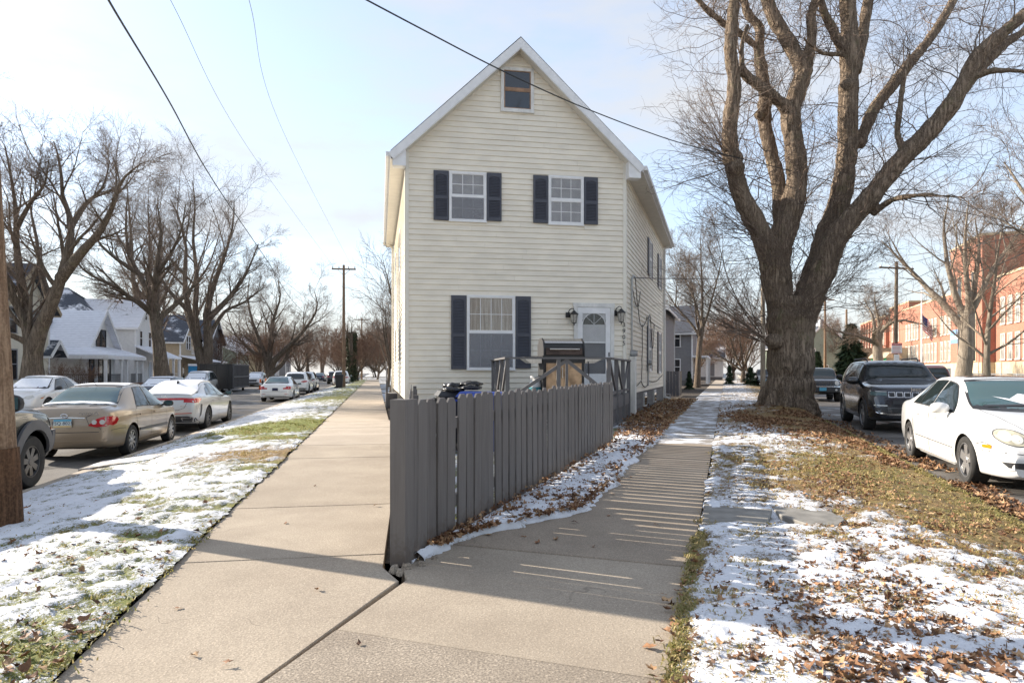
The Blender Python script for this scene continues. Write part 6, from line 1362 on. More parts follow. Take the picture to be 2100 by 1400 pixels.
plate(c, -1.045, 0.02, .755, AL * 0 + R(-90), 'FSQ 8025', tilt=-.05); badge(c, 'COROLLA', .07, -1.03, -.42, .925, R(-90), sp=1.1)
m = MB(); m.tube([(-1.035, .055*math.cos(t), .895 + .036*math.sin(t)) for t in np.linspace(0, 6.28, 16)], .006, 5); m.tube([(-1.036, .02*math.cos(t), .902 + .026*math.sin(t)) for t in np.linspace(0, 6.28, 12)], .004, 4); m.tube([(-1.036, .042*math.cos(t), .912 + .014*math.sin(t)) for t in np.linspace(0, 6.28, 12)], .004, 4); m.build('badge', M['chrome'], c.root)
m = MB(); m.tube([(.42, 0, 1.43), (.26, 0, 1.52)], .005, 5); m.build('aerial', M['plastic'], c.root)
roof_snow(c, .55, 1.5, .88, th=.010); P = [(-.47, .60), (-.44, .2), (-.50, .05), (-.45, -.1), (-.52, -.3), (-.46, -.62), (-.36, -.66), (-.33, 0), (-.36, .66)]; c.patch('snow_cover', P, 'top', 'snow', .004, .07, th=.025)
c.patch('exhaust', [(.38, .27), (.52, .27), (.52, .30), (.38, .30)], 'rear', 'rusty', .004)
gold = c
# --- pale silver sport sedan, snowed over
KIA = dict(wb=2.85, wr=.345, spokes=(10, .035, .04), rim='dark_alloy', tw=.23,
    top=[(-1.06, .66), (-1.02, .98), (-.97, 1.075), (-.70, 1.09), (-.40, 1.13), (.35, 1.365), (.95, 1.435), (1.35, 1.43), (1.70, 1.385), (2.55, 1.02), (3.2, .91), (3.60, .80), (3.76, .68), (3.84, .5)],
    belt=[(-1.06, .60), (-1.0, .93), (-.5, 1.01), (.5, .995), (1.6, .95), (2.7, .90), (3.4, .79), (3.84, .45)], bot=[(-1.06, .38), (-1.0, .26), (-.5, .19), (.5, .165), (2.4, .165), (3.4, .19), (3.84, .28)],
    wid=[(-1.06, .72), (-1.0, .80), (-.7, .87), (0, .925), (1.4, .92), (2.85, .91), (3.4, .85), (3.7, .72), (3.84, .55)], wt=[(-1.06, .86), (-.6, .82), (.4, .64), (1.4, .63), (1.8, .65), (2.6, .80), (3.2, .82), (3.84, .75)])
c = Car('parked_sedan', 'pale silver sedan with snow covered roof and dark wheels ahead of the gold sedan', 'car', KIA, 'paint_silver', axle(18.96, -9.07, 1, .91, DL, ROAD_L), AL, 'cars parked on the near side of the left street')
c.glass([(.42, 1.22, .30, .0), (1.28, 2.35, .02, .62)], (.66, 1.02, .54, 1.36), (.66, 1.12, .54, 1.36)); c.patch('window_trim', [(-.05, 1.035), (.38, 1.02), (.62, 1.27), (.42, 1.24)], 'side', 'car_glass', .006)
c.patch('light_bar', [(-.80, .90), (-.5, .925), (.5, .925), (.80, .90), (.80, .965), (.5, .985), (-.5, .985), (-.80, .965)], 'rear', 'red_lens', .006); c.patch('tail_light', [(.50, .86), (.84, .84), (.86, .96), (.5, .95)], 'rear', 'red_lens', .007, mirror=True); c.patch('tail_light', [(-1.02, .84), (-.74, .88), (-.60, .94), (-.74, .97), (-1.02, .97)], 'side', 'red_lens', .007)
c.patch('rear_diffuser', [(-.86, .22), (.86, .22), (.80, .42), (.62, .47), (-.62, .47), (-.80, .42)], 'rear', 'plastic', .005)
c.patch('exhaust_trim', [(.46, .33), (.74, .34), (.78, .42), (.44, .42)], 'rear', 'chrome', .008, mirror=True); c.patch('exhaust', [(.49, .345), (.715, .355), (.745, .405), (.475, .405)], 'rear', 'plastic', .012, mirror=True)
c.line('reflector', [(-.72, .555), (.0, .535), (.72, .555)], 'rear', .02, 'red_lens', .006); c.patch('bumper_vent', [(-.80, .40), (-.66, .50), (-.58, .78), (-.70, .80), (-.72, .60)], 'side', 'plastic', .005)
badge(c, 'KIA', .085, -1.07, .0, 1.035, R(-90), 'sign_white', 1.0); badge(c, 'GT-Line', .05, -1.07, -.5, .76, R(-90)); c.line('boot_seam', [(-.60, .88), (-.52, .70), (-.36, .64), (.36, .64), (.52, .70), (.60, .88)], 'rear')
c.line('door_seam', [(.30, .40), (.26, .70), (.24, 1.0)], 'side'); c.line('door_seam', [(1.25, .28), (1.25, .97)], 'side'); c.line('door_seam', [(2.38, .32), (2.42, .60), (2.36, .93)], 'side'); c.handles((.42, 1.42), .86); c.mirrors(2.25, 1.02, 'paint_dark')
P = []
roof_snow(c, -.92, -.45, .92, th=.03); roof_snow(c, -.44, 1.78, .93, th=.03); m = MB(); m.prism([(.18, 1.36), (.38, 1.38), (.23, 1.45), (.19, 1.445)], -.02, .02); m.build('shark_fin', M['plastic'], c.root)
# --- white sedan down the street
BMW = scale_spec(SEDAN, 1.05, 1.05, .97, wr=.325, rim='alu', spokes=(10, .035, .03), tw=.22)
c = Car('parked_sedan', 'white sedan with L shaped red tail lamps parked before the white crossover', 'car', BMW, 'paint_white', axle(36.7, -12.62, 1, .88, DL, ROAD_L), AL, 'cars parked on the near side of the left street')
c.glass([(.30, 1.12, .38, .0), (1.18, 2.2, .02, .55)], (.62, 1.0, .52, 1.36), (.63, 1.07, .52, 1.345), 'car_glass_teal'); c.patch('tail_light', [(.42, .72), (.80, .70), (.83, .88), (.58, .88), (.56, .80), (.42, .79)], 'rear', 'red_lens', .007, mirror=True); c.patch('tail_light', [(-1.07, .70), (-.80, .74), (-.80, .86), (-1.05, .88)], 'side', 'red_lens', .007)
plate(c, -1.095, 0, .71, R(-90), None, 'ink'); c.line('bumper_seam', [(-.8, .58), (.8, .58)], 'rear', .012); c.patch('rear_diffuser', [(-.62, .24), (.62, .24), (.56, .34), (-.56, .34)], 'rear', 'plastic', .005); c.patch('reflector', [(.50, .44), (.70, .45), (.70, .47), (.50, .46)], 'rear', 'red_lens', .007, mirror=True)
c.line('door_seam', [(1.15, .26), (1.15, .94)], 'side'); c.line('door_seam', [(.26, .5), (.2, .92)], 'side'); c.handles((.36, 1.28), .80); c.mirrors(2.12, .96); sed_w = c
# --- SUV shells
SUV = dict(wb=2.78, wr=.37, spokes=(5, .09, .11), rim='dark_alloy', tw=.23, tumble=.45,
    top=[(-.96, .72), (-.93, 1.10), (-.86, 1.32), (-.55, 1.58), (-.2, 1.655), (.6, 1.68), (1.3, 1.66), (1.72, 1.58), (2.45, 1.17), (3.1, 1.07), (3.45, .95), (3.58, .75), (3.66, .55)],
    belt=[(-.96, .68), (-.9, .98), (0, 1.06), (1.5, 1.03), (2.6, 1.0), (3.2, .90), (3.66, .5)], bot=[(-.96, .42), (-.9, .32), (0, .24), (2.5, .22), (3.4, .25), (3.66, .36)],
    wid=[(-.96, .72), (-.9, .80), (-.5, .90), (0, .945), (1.4, .95), (2.7, .94), (3.2, .86), (3.5, .74), (3.66, .58)], wt=[(-.96, .84), (-.5, .74), (0, .72), (1.5, .71), (1.8, .71), (2.5, .82), (3.1, .84), (3.66, .78)])
def suv_rear(c, hw=.62):
    c.patch('tail_light', [(.42, .93), (.62, .90), (.86, .94), (.88, 1.04), (.62, 1.03), (.44, .99)], 'rear', 'red_lens', .007, mirror=True); c.patch('tail_light', [(-.95, .93), (-.62, .98), (-.70, 1.05), (-.93, 1.05)], 'side', 'red_lens', .007)
    c.patch('lower_trim', [(-.80, .36), (.80, .36), (.84, .50), (-.84, .50)], 'rear', 'plastic', .005); plate(c, -.985, 0, .84, R(-90))
def suv_front(c):
    c.patch('headlight', [(.46, .80), (.80, .83), (.84, .92), (.50, .88)], 'front', 'clear_lens', .007, mirror=True); c.patch('grille', [(-.40, .62), (.40, .62), (.46, .84), (-.46, .84)], 'front', 'plastic', .006); c.patch('lower_grille', [(-.60, .40), (.60, .40), (.66, .52), (-.66, .52)], 'front', 'plastic', .006)
def lane(Y, frac): return LC(Y) - frac
ALF = scale_spec(SUV, 1.0, .98, 1.0, rim='dark_alloy')
c = Car('parked_crossover', 'white crossover with slim red tail lamps parked ahead of the white sedan', 'car', ALF, 'paint_white', axle(47.2, -15.05, 1, .94, DL, ROAD_L), AL, 'cars parked on the near side of the left street'); c.glass([(-.42, .25, .28, .0), (.32, 1.22, .0, .0), (1.28, 2.28, .02, .48)], (.70, 1.14, .60, 1.57), (.62, 1.18, .54, 1.50)); suv_rear(c); c.mirrors(2.15, 1.1); c.line('door_seam', [(1.25, .4), (1.25, 1.05)], 'side'); cross = c
p = axle(54.5, LC(54.5) - .35, 1, .94, DL, ROAD_L); d1 = dup(cross.root, p, AL, 'grey blue crossover mostly hidden behind the white crossover'); 
def repaint(root, m):
    for ch in root.children:
        if ch.name.startswith('body') or ch.name.startswith('mirror'): ch.data = ch.data.copy(); ch.data.materials[0] = M[m]
repaint(d1, 'paint_silver')
d2 = dup(cross.root, (at(692, 790, 69).x, 70.5, ROAD_L), AL, 'white people carrier parked by the black bin and utility pole', (1, 1, 1.06)); d3 = dup(sed_w.root, (at(655, 770, 104).x, 104, ROAD_L), AL, 'dark teal car far down the left street'); repaint(d3, 'paint_blue')
d4 = dup(cross.root, (LC(82) - 1.2, 84, ROAD_L), AL, 'dark crossover parked beyond the utility pole'); repaint(d4, 'paint_dark')
# --- cars on the far kerb facing us
FSED = scale_spec(SEDAN, 1.10, 1.10, 1.04, wr=.34, rim='plastic', spokes=(5, .08, .10), tw=.23)
def ffront(Y, off=1.25): return (LF(Y) + off, Y, ROAD_L)
c = Car('parked_sedan', 'white sedan with black mirrors and frosted windscreen on the far side behind the gold sedan', 'car', FSED, 'paint_white', (-19.75, 27.6, ROAD_L), AL + math.pi, 'cars parked on the far side of the left street')
c.glass([(.35, 1.15, .42, .0), (1.21, 2.3, .02, .60)], (.70, 1.07, .56, 1.45), (.64, 1.15, .56, 1.43)); c.patch('headlight', [(.42, .70), (.62, .66), (.74, .74), (.66, .82), (.50, .78)], 'front', 'clear_lens', .007, mirror=True); c.patch('headlight', [(3.42, .68), (3.10, .80), (3.10, .72)], 'side', 'clear_lens', .007); c.patch('side_marker', [(3.2, .73), (3.36, .69), (3.36, .66), (3.2, .69)], 'side', 'amber', .009)
c.patch('grille', [(-.42, .55), (.42, .55), (.46, .70), (-.46, .70)], 'front', 'plastic', .006); c.mirrors(2.25, 1.06, 'plastic', 1.1); c.line('door_seam', [(1.18, .28), (1.18, 1.0)], 'side'); c.line('door_seam', [(2.3, .3), (2.34, .95)], 'side'); c.handles((.42, 1.3), .88)
arc = lambda w, z, sg, bow: [(w*(-1 + 2*i/8)*sg, z + bow*(1 - (-1 + 2*i/8)**2)) for i in range(9)]
c.patch('snow_cover', arc(.66, 1.09, 1, -.02) + arc(.54, 1.43, -1, .02), 'front', 'snow', .010); roof_snow(c, .5, 1.55, .9, th=.02); roof_snow(c, 2.7, 3.2, .9, th=.015); m = MB(); m.tube([(2.9, -.6, .95), (2.86, -.6, 1.9)], .008, 4); m.build('aerial', M['plastic'], c.root); fsed = c
WSUV = scale_spec(SUV, 1.0, 1.0, 1.02)
c = Car('parked_crossover', 'pale crossover with snowy windscreen parked just before the black dumpster', 'car', WSUV, 'paint_silver', (-24.1, 49.6, ROAD_L), AL + math.pi, 'cars parked on the far side of the left street')
c.glass([(-.42, .25, .28, .0), (.32, 1.22, .0, .0), (1.28, 2.28, .02, .48)], (.70, 1.16, .60, 1.58), None); suv_front(c); c.mirrors(2.15, 1.1, 'plastic'); c.patch('snow_cover', arc(.68, 1.18, 1, -.02) + arc(.58, 1.56, -1, .02), 'front', 'snow', .010); roof_snow(c, -.2, 1.6, .9); roof_snow(c, 2.6, 3.2, .9); wsuv = c
fs2 = dup(wsuv.root, (-29.4, 73.5, ROAD_L), AL + math.pi, 'silver crossover behind the orange traffic cones past the dumpster', (1, 1, .92)); fs3 = dup(wsuv.root, (LF(36) + 1.2, 38.5, ROAD_L), AL + math.pi, 'low car roof just visible between the gold and silver sedans', (1, 1, .82)); repaint(fs3, 'paint_blue')
# --- dark SUV cut off by the left pole (front end)
XT = dict(wb=2.70, wr=.39, spokes=(7, .065, .10), rim='dark_alloy', tw=.26, tumble=.35, arch=.075, inset=.02, rimf=.60,
    top=[(-1.0, .9), (-.95, 1.5), (-.7, 1.76), (0, 1.80), (1.4, 1.78), (1.75, 1.70), (2.15, 1.28), (2.7, 1.22), (3.25, 1.15), (3.45, 1.06), (3.52, .85), (3.55, .6)], belt=[(-1.0, .86), (-.9, 1.10), (1.5, 1.10), (2.6, 1.09), (3.2, 1.03), (3.42, .96), (3.55, .56)],
    bot=[(-1.0, .5), (-.9, .42), (0, .36), (2.6, .36), (3.3, .44), (3.55, .5)], wid=[(-1, .80), (-.9, .88), (0, .93), (1.4, .93), (2.7, .93), (3.2, .90), (3.42, .84), (3.55, .74)], wt=[(-1, .84), (0, .78), (1.5, .78), (2.2, .88), (3.2, .88), (3.55, .85)])
xt = Car('parked_suv', 'dark green SUV with grey wheel arch flares cut off behind the left pole', 'car', XT, 'paint_green', (0, 0, 0), AL, 'cars parked on the near side of the left street')
fx, fy = -7.16, 9.5; hw = .93; nx = Vector((DL.y, -DL.x, 0)); c0 = Vector((fx, fy, 0)) - nx * hw - DL * 2.70; xt.root.location = (c0.x, c0.y, ROAD_L); c = xt
c.glass([(.2, 1.1, .1, 0), (1.16, 2.0, 0, .22)], (.74, 1.27, .66, 1.68), None)
fl = [(2.70 + .62*math.cos(t), .39 + .62*math.sin(t)) for t in np.linspace(-.25, math.pi + .25, 22)]; fi = [(2.70 + .475*math.cos(t), .39 + .475*math.sin(t)) for t in np.linspace(math.pi + .25, -.25, 22)]; c.patch('arch_flare', fl + fi, 'side', 'grey_plastic', .006, .06, th=.04)
fl = [(.62*math.cos(t), .39 + .62*math.sin(t)) for t in np.linspace(-.25, math.pi + .25, 22)]; fi = [(.475*math.cos(t), .39 + .475*math.sin(t)) for t in np.linspace(math.pi + .25, -.25, 22)]; c.patch('arch_flare', fl + fi, 'side', 'grey_plastic', .006, .06, th=.04)
c.patch('front_bumper', [(-.80, .52), (.80, .52), (.84, .80), (-.84, .80)], 'front', 'grey_plastic', .008, th=.05); c.patch('front_bumper', [(3.18, .50), (3.55, .52), (3.55, .78), (3.24, .80)], 'side', 'grey_plastic', .006, th=.04)
c.patch('headlight', [(3.28, .88), (3.46, .86), (3.44, 1.0), (3.26, 1.02)], 'side', 'clear_lens', .008); c.patch('side_marker', [(3.30, .82), (3.44, .82), (3.44, .855), (3.30, .855)], 'side', 'amber', .008); c.patch('headlight', [(.5, .88), (.8, .88), (.8, 1.0), (.5, 1.0)], 'front', 'clear_lens', .008, mirror=True)
c.line('door_seam', [(2.06, .45), (2.08, .8), (2.02, 1.1)], 'side'); c.mirrors(1.85, 1.30, 'plastic', 1.75); c.patch('side_step', [(.5, .36), (2.1, .36), (2.1, .46), (.5, .46)], 'side', 'grey_plastic', .006, th=.05)
# --- white sedan on the right kerb
CC = dict(wb=2.715, wr=.315, spokes=(5, .10, .13), rim='alu', tw=.225, rimf=.72, arch=.035,
    top=[(-1.02, .62), (-.98, .92), (-.85, 1.02), (-.42, 1.07), (.25, 1.345), (.62, 1.415), (1.02, 1.425), (1.45, 1.39), (2.28, 1.03), (2.9, .925), (3.25, .81), (3.42, .68), (3.49, .52)], belt=[(-1.02, .58), (-.95, .87), (-.4, .945), (.6, .935), (1.6, .905), (2.5, .87), (3.05, .775), (3.3, .66), (3.49, .45)],
    bot=[(-1.02, .36), (-.95, .27), (-.4, .20), (.5, .165), (2.3, .165), (3.1, .17), (3.42, .175), (3.49, .21)], wid=[(-1.02, .66), (-.95, .74), (-.6, .81), (0, .86), (1.3, .865), (2.7, .86), (3.1, .80), (3.35, .70), (3.49, .56)], wt=[(-1.02, .82), (-.5, .80), (.3, .645), (1.2, .645), (1.5, .645), (2.3, .78), (3.0, .80), (3.49, .80)])
DRn = -DR; ARn = AR + math.pi
def right_car(name, label, spec, paint, X, Y, off=0.0, grp='cars parked on the near side of the right street'):
    # X, Y: kerb side front wheel contact. The car faces us; its kerb side is on its right
    n = Vector((DRn.y, -DRn.x, 0)); hw = pchip(spec['wid'])(spec['wb']); p = Vector((X, Y, 0)) - n * hw - DRn * spec['wb']; return Car(name, label, 'car', spec, paint, (p.x, p.y, ROAD_R), ARn, grp)
c = right_car('parked_sedan', 'white sedan with twin oval headlamps at the right edge', CC, 'paint_white', 6.03, 8.48)
c.glass([(.16, .52, .20, .02), (.55, 1.14, .04, .0), (1.20, 2.16, .02, .56)], (.61, 1.005, .50, 1.33), (.58, 1.08, .48, 1.34), 'car_glass_teal')
c.patch('headlight', [(.54 + .155*math.cos(t)*1.0 + .0, .675 + .088*math.sin(t) + .03*math.cos(t)) for t in np.linspace(0, 5.95, 20)], 'front', 'hazy_lens', .006, .04, mirror=True); c.patch('headlight', [(.345 + .098*math.cos(t), .635 + .066*math.sin(t)) for t in np.linspace(0, 5.9, 18)], 'front', 'hazy_lens', .0065, .04, mirror=True)
for a_, b_, r_ in ((.60, .69, .062), (.50, .66, .055), (.345, .635, .048)):
    c.patch('reflector_bowl', [(a_ + r_*math.cos(t), b_ + r_*math.sin(t)) for t in np.linspace(0, 5.9, 14)], 'front', 'clear_lens', .009, .05, mirror=True)
c.patch('headlight_rim', [(.54 + .168*math.cos(t), .675 + .10*math.sin(t) + .03*math.cos(t)) for t in np.linspace(0, 5.95, 20)], 'front', 'grey_plastic', .003, .05, mirror=True); c.patch('headlight_rim', [(.345 + .108*math.cos(t), .635 + .076*math.sin(t)) for t in np.linspace(0, 5.9, 18)], 'front', 'grey_plastic', .003, .05, mirror=True)
c.patch('grille', [(-.235, .555), (.235, .555), (.27, .72), (.24, .755), (-.24, .755), (-.27, .72)], 'front', 'plastic', .006, .05); c.line('grille_surround', [(-.235, .555), (-.27, .72), (-.24, .755), (.24, .755), (.27, .72), (.235, .555), (-.235, .555)], 'front', .022, 'chrome', .010)
for k in range(3): c.line('grille_bar', [(-.24, .60 + k*.045), (.24, .60 + k*.045)], 'front', .012, 'chrome', .011)
c.patch('lower_intake', [(.26, .30), (.60, .32), (.66, .385), (.28, .385)], 'front', 'plastic', .005, .05, mirror=True); c.patch('lower_intake', [(-.20, .27), (.20, .27), (.20, .38), (-.20, .38)], 'front', 'plastic', .005, .05)
c.line('bumper_strip', [(-.74, .50), (-.4, .485), (.4, .485), (.74, .50)], 'front', .010); c.line('bumper_strip', [(3.15, .495), (3.4, .49)], 'side', .010); c.patch('side_marker', [(3.16, .535), (3.29, .53), (3.29, .575), (3.16, .575)], 'side', 'amber', .008)
c.line('door_moulding', [(.40, .45), (1.2, .44), (2.26, .43)], 'side', .012); c.line('bumper_seam', [(3.02, .56), (3.16, .60), (3.34, .56)], 'side'); c.line('bonnet_seam', [(2.30, .60), (2.7, .585), (3.1, .50), (3.3, .40)], 'top', .008, mirror=True)
c.line('door_seam', [(1.17, .26), (1.17, .93)], 'side'); c.line('door_seam', [(2.26, .30), (2.30, .6), (2.22, .90)], 'side'); c.line('door_seam', [(.34, .48), (.24, .8), (.16, .93)], 'side'); c.handles((.46, 1.38), .80); c.mirrors(2.02, .965, None, 1.1)
c.patch('sunroof', [(.62, -.38), (1.28, -.38), (1.28, .38), (.62, .38)], 'top', 'car_glass', .004); P = [(.60, 1.02), (.55, 1.09), (.40, 1.06), (.30, 1.13), (.12, 1.10), (-.02, 1.17), (-.2, 1.14), (-.45, 1.16), (-.62, 1.03), (.0, .99)]; c.patch('snow_cover', [(-a, b) for a, b in P[3:]] + [(.1, 1.0)], 'front', 'snow', .012)
c.line('wiper', [(-.5, 1.005), (.1, 1.03), (.5, 1.06)], 'front', .02, 'plastic', .016); c.patch('side_skirt', [(.40, .165), (2.32, .165), (2.32, .235), (.40, .25)], 'side', 'paint_white', .004, th=.012)
for x_, z_, y_ in ((1.28, .98, .38), (1.28, .98, -.38)): pass
# --- dark large SUV behind it
GCS = dict(wb=2.964, wr=.385, spokes=(5, .07, .13), rim='alu', tw=.26, tumble=.42, rimf=.70, bow=-.01,
    top=[(-.98, .8), (-.95, 1.2), (-.88, 1.42), (-.6, 1.68), (-.2, 1.765), (.6, 1.795), (1.5, 1.78), (1.90, 1.70), (2.56, 1.255), (2.9, 1.215), (3.35, 1.165), (3.72, 1.08), (3.86, .95), (3.93, .6)], belt=[(-.98, .74), (-.9, 1.10), (0, 1.17), (1.5, 1.14), (2.6, 1.11), (3.3, 1.05), (3.70, .97), (3.93, .55)],
    bot=[(-.98, .48), (-.9, .36), (0, .27), (2.6, .25), (3.5, .27), (3.93, .36)], wid=[(-.98, .80), (-.9, .88), (-.4, .96), (0, .985), (1.5, .98), (2.96, .985), (3.5, .95), (3.78, .88), (3.93, .78)], wt=[(-.98, .84), (-.4, .74), (0, .72), (1.6, .715), (1.95, .72), (2.6, .86), (3.3, .90), (3.93, .86)])
c = right_car('parked_suv', 'large dark blue grey SUV with chrome seven slot grille parked behind the white sedan', GCS, 'paint_dark', 8.93, 16.2)
c.glass([(-.5, .28, .30, .0), (.36, 1.30, .0, .0), (1.37, 2.40, .02, .46)], (.80, 1.24, .66, 1.68), None)
for k in range(7):
    y = (k - 3) * .165; s_ = 1.0; c.patch('grille_slot_rim', [(y - .072, .86), (y + .072, .86), (y + .072, .985), (y - .072, .985)], 'front', 'chrome', .006, .08); c.patch('grille_slot', [(y - .058, .873), (y + .058, .873), (y + .058, .972), (y - .058, .972)], 'front', 'plastic', .011, .08)
c.patch('headlight', [(.60, .90), (.90, .92), (.90, .99), (.60, .985)], 'front', 'car_glass_teal', .006, mirror=True); c.patch('headlight', [(3.62, .91), (3.88, .90), (3.88, .98), (3.60, 1.0)], 'side', 'car_glass_teal', .006); c.line('headlight_strip', [(.60, .99), (.90, 1.0)], 'front', .012, 'clear_lens', .01, mirror=True)
c.patch('lower_grille', [(-.48, .50), (.48, .50), (.52, .60), (-.52, .60)], 'front', 'plastic', .006); c.patch('air_intake', [(-.48, .70), (.48, .70), (.48, .79), (-.48, .79)], 'front', 'plastic', .006); c.line('chrome_strip', [(-.84, .50), (-.55, .455), (.55, .455), (.84, .50)], 'front', .035, 'chrome', .010); c.line('fog_light', [(.60, .66), (.86, .67)], 'front', .03, 'clear_lens', .009, mirror=True); c.patch('bumper_pocket', [(.58, .52), (.84, .55), (.84, .62), (.60, .62)], 'front', 'plastic', .006, mirror=True)
badge(c, 'Jeep', .13, 3.90, 0, 1.055, R(90), 'chrome'); c.mirrors(2.22, 1.24, 'paint_black', 1.35); c.handles((.55, 1.55), 1.02); c.line('door_seam', [(1.33, .4), (1.33, 1.12)], 'side'); c.line('door_seam', [(2.5, .5), (2.54, .8), (2.48, 1.10)], 'side'); c.line('chrome_strip', [(.3, .52), (2.5, .50)], 'side', .018, 'chrome', .006)
for sd in (-1, 1): m = MB(); m.tube([(-.2, sd*.60, 1.78), (-.1, sd*.62, 1.83), (1.4, sd*.62, 1.835), (1.6, sd*.60, 1.77)], .02, 6); m.build('roof_rail', M['plastic'], c.root)
fl = [(2.964 + .50*math.cos(t), .385 + .50*math.sin(t)) for t in np.linspace(-.2, math.pi + .2, 20)]; fi = [(2.964 + .45*math.cos(t), .385 + .45*math.sin(t)) for t in np.linspace(math.pi + .2, -.2, 20)]; c.patch('arch_trim', fl + fi, 'side', 'paint_black', .004, .07, th=.012)
fl = [(.50*math.cos(t), .385 + .50*math.sin(t)) for t in np.linspace(-.2, math.pi + .2, 20)]; fi = [(.45*math.cos(t), .385 + .45*math.sin(t)) for t in np.linspace(math.pi + .2, -.2, 20)]; c.patch('arch_trim', fl + fi, 'side', 'paint_black', .004, .07, th=.012)
# --- black boxy SUV half behind the maple
PT = scale_spec(XT, .93, .96, .93, wr=.36, spokes=(5, .09, .1), rim='alu', inset=.015)
c = right_car('parked_suv', 'black boxy SUV with round headlamps half hidden by the maple trunk', PT, 'paint_black', 14.35, 31.5)
c.glass([(.2, 1.0, .1, 0), (1.08, 1.86, 0, .2)], (.72, 1.20, .64, 1.58), None); c.patch('headlight', [(.62 + .10*math.cos(t), .90 + .10*math.sin(t)) for t in np.linspace(0, 5.9, 16)], 'front', 'clear_lens', .02, .05, mirror=True)
for k in range(7): y = (k - 3) * .135; c.patch('grille_slot', [(y - .042, .80), (y + .042, .80), (y + .042, .99), (y - .042, .99)], 'front', 'plastic', .009, .08)
c.line('chrome_strip', [(-.82, .74), (.82, .74)], 'front', .035, 'chrome', .012); c.patch('front_bumper', [(-.78, .48), (.78, .48), (.8, .68), (-.8, .68)], 'front', 'plastic', .008); plate(c, 3.36, 0, .62, R(90), None, 'plate_blue'); c.mirrors(1.72, 1.22, 'plastic', 1.3); c.patch('fog_light', [(.58 + .05*math.cos(t), .58 + .05*math.sin(t)) for t in np.linspace(0, 5.8, 12)], 'front', 'clear_lens', .02, .05, mirror=True); black_suv = c
# --- cars across the right street
SUV2 = scale_spec(SUV, 1.05, 1.02, 1.07, rim='alu', spokes=(10, .04, .04))
def across(Y, off): return (RF(Y) - off, Y, ROAD_R)
c = Car('parked_van', 'dark red people carrier with pale roof across the right street beyond the dark SUV', 'car', SUV2, 'sign_red', (22.2, 33.8, ROAD_R), AR, 'cars parked across the right street'); c.glass([(-.5, .3, .25, 0), (.36, 1.2, 0, 0), (1.3, 2.3, 0, .5)], (.7, 1.22, .6, 1.66), (.66, 1.16, .56, 1.62)); suv_rear(c); c.mirrors(2.2, 1.15); roof_snow(c, -.3, 1.7, .95); van = c
M['paint_red'] = mat('dark_red_car_paint', (.12, .012, .012), .3, var=.02, coat=1.0); repaint(van.root, 'paint_red')
c = Car('parked_suv', 'dark SUV across the right street at the picture edge above the white roof', 'car', SUV2, 'paint_dark', (18.6, 20.4, ROAD_R), AR, 'cars parked across the right street'); c.glass([(-.5, .3, .25, 0), (.36, 1.2, 0, 0), (1.3, 2.3, 0, .5)], (.7, 1.22, .6, 1.66), (.66, 1.16, .56, 1.62), 'car_glass_teal'); suv_rear(c); c.mirrors(2.2, 1.2, 'plastic', 1.2)
dup(black_suv.root, ((RC(60) + 1.3), 62, ROAD_R), ARn, 'dark car seen left of the maple trunk between the shrubs'); e_ = dup(cross.root, (RL(74) - 3.2, 76, -.04), AR + .5, 'black car in a driveway beside the far right pavement'); repaint(e_, 'paint_black')
e_ = dup(cross.root, (RC(80) + 1.3, 80, ROAD_R), ARn, 'silver car far behind the olive shrub'); repaint(e_, 'paint_silver')
# --- dumpster with ribbed sides
dm = thing('dumpster', 'long black steel dumpster with ribbed tailgate on the far side of the left street', 'dumpster', (-22.8, 51.7, ROAD_L), AL)
m = MB(); m.box(0, .03, .25, 6.6, 2.5, .35); m.box(0, .0, .35, 6.6, .06, 2.3); m.box(0, 2.44, .35, 6.6, 2.5, 2.3); m.box(0, .06, .35, .06, 2.44, 2.3); m.box(6.54, .06, .35, 6.6, 2.44, 2.3); m.build('container', M['black'], dm)
for i in range(13): m = MB(); m.box(.05 + i*.52, -.10, .32, .15 + i*.52, -.002, 2.28); m.build('rib', M['grey_plastic'], dm)
for z in (.36, 1.25, 2.24): m = MB(); m.box(0, -.13, z - .05, 6.6, -.103, z + .05); m.build('rail', M['grey_plastic'], dm)
for i in range(3): m = MB(); m.box(-.05, .35 + i*.85, .4, -.002, .45 + i*.85, 2.25); m.build('rib', M['black'], dm)
for x in (.5, 6.0): m = MB(); m.lathe([(.12, -.08), (.12, .08)], 14, Matrix.Translation((x, .35, .12)) @ Matrix.Rotation(R(90), 4, 'X')); m.lathe([(.12, -.08), (.12, .08)], 14, Matrix.Translation((x, 2.1, .12)) @ Matrix.Rotation(R(90), 4, 'X')); m.build('roller', M['rubber'], dm)
for i, (px, Y) in enumerate(((534, 60), (545, 64))):
    p = at(px, 790, Y); t = thing('traffic_cone', 'orange traffic cone with white band by the dumpster, ' + ('nearer one' if not i else 'further one'), 'traffic cone', (p.x, p.y, ROAD_L), 0, 'traffic cones by the dumpster')
    m = MB(); m.box(-.2, -.2, 0, .2, .2, .04); m.lathe([(.15, .04), (.06, .95), (.0, 1.0)], 14); m.build('cone', M['orange'], t); m = MB(); m.lathe([(.121, .40), (.096, .62)], 14, close=False); m.build('band', M['sign_white'], t)
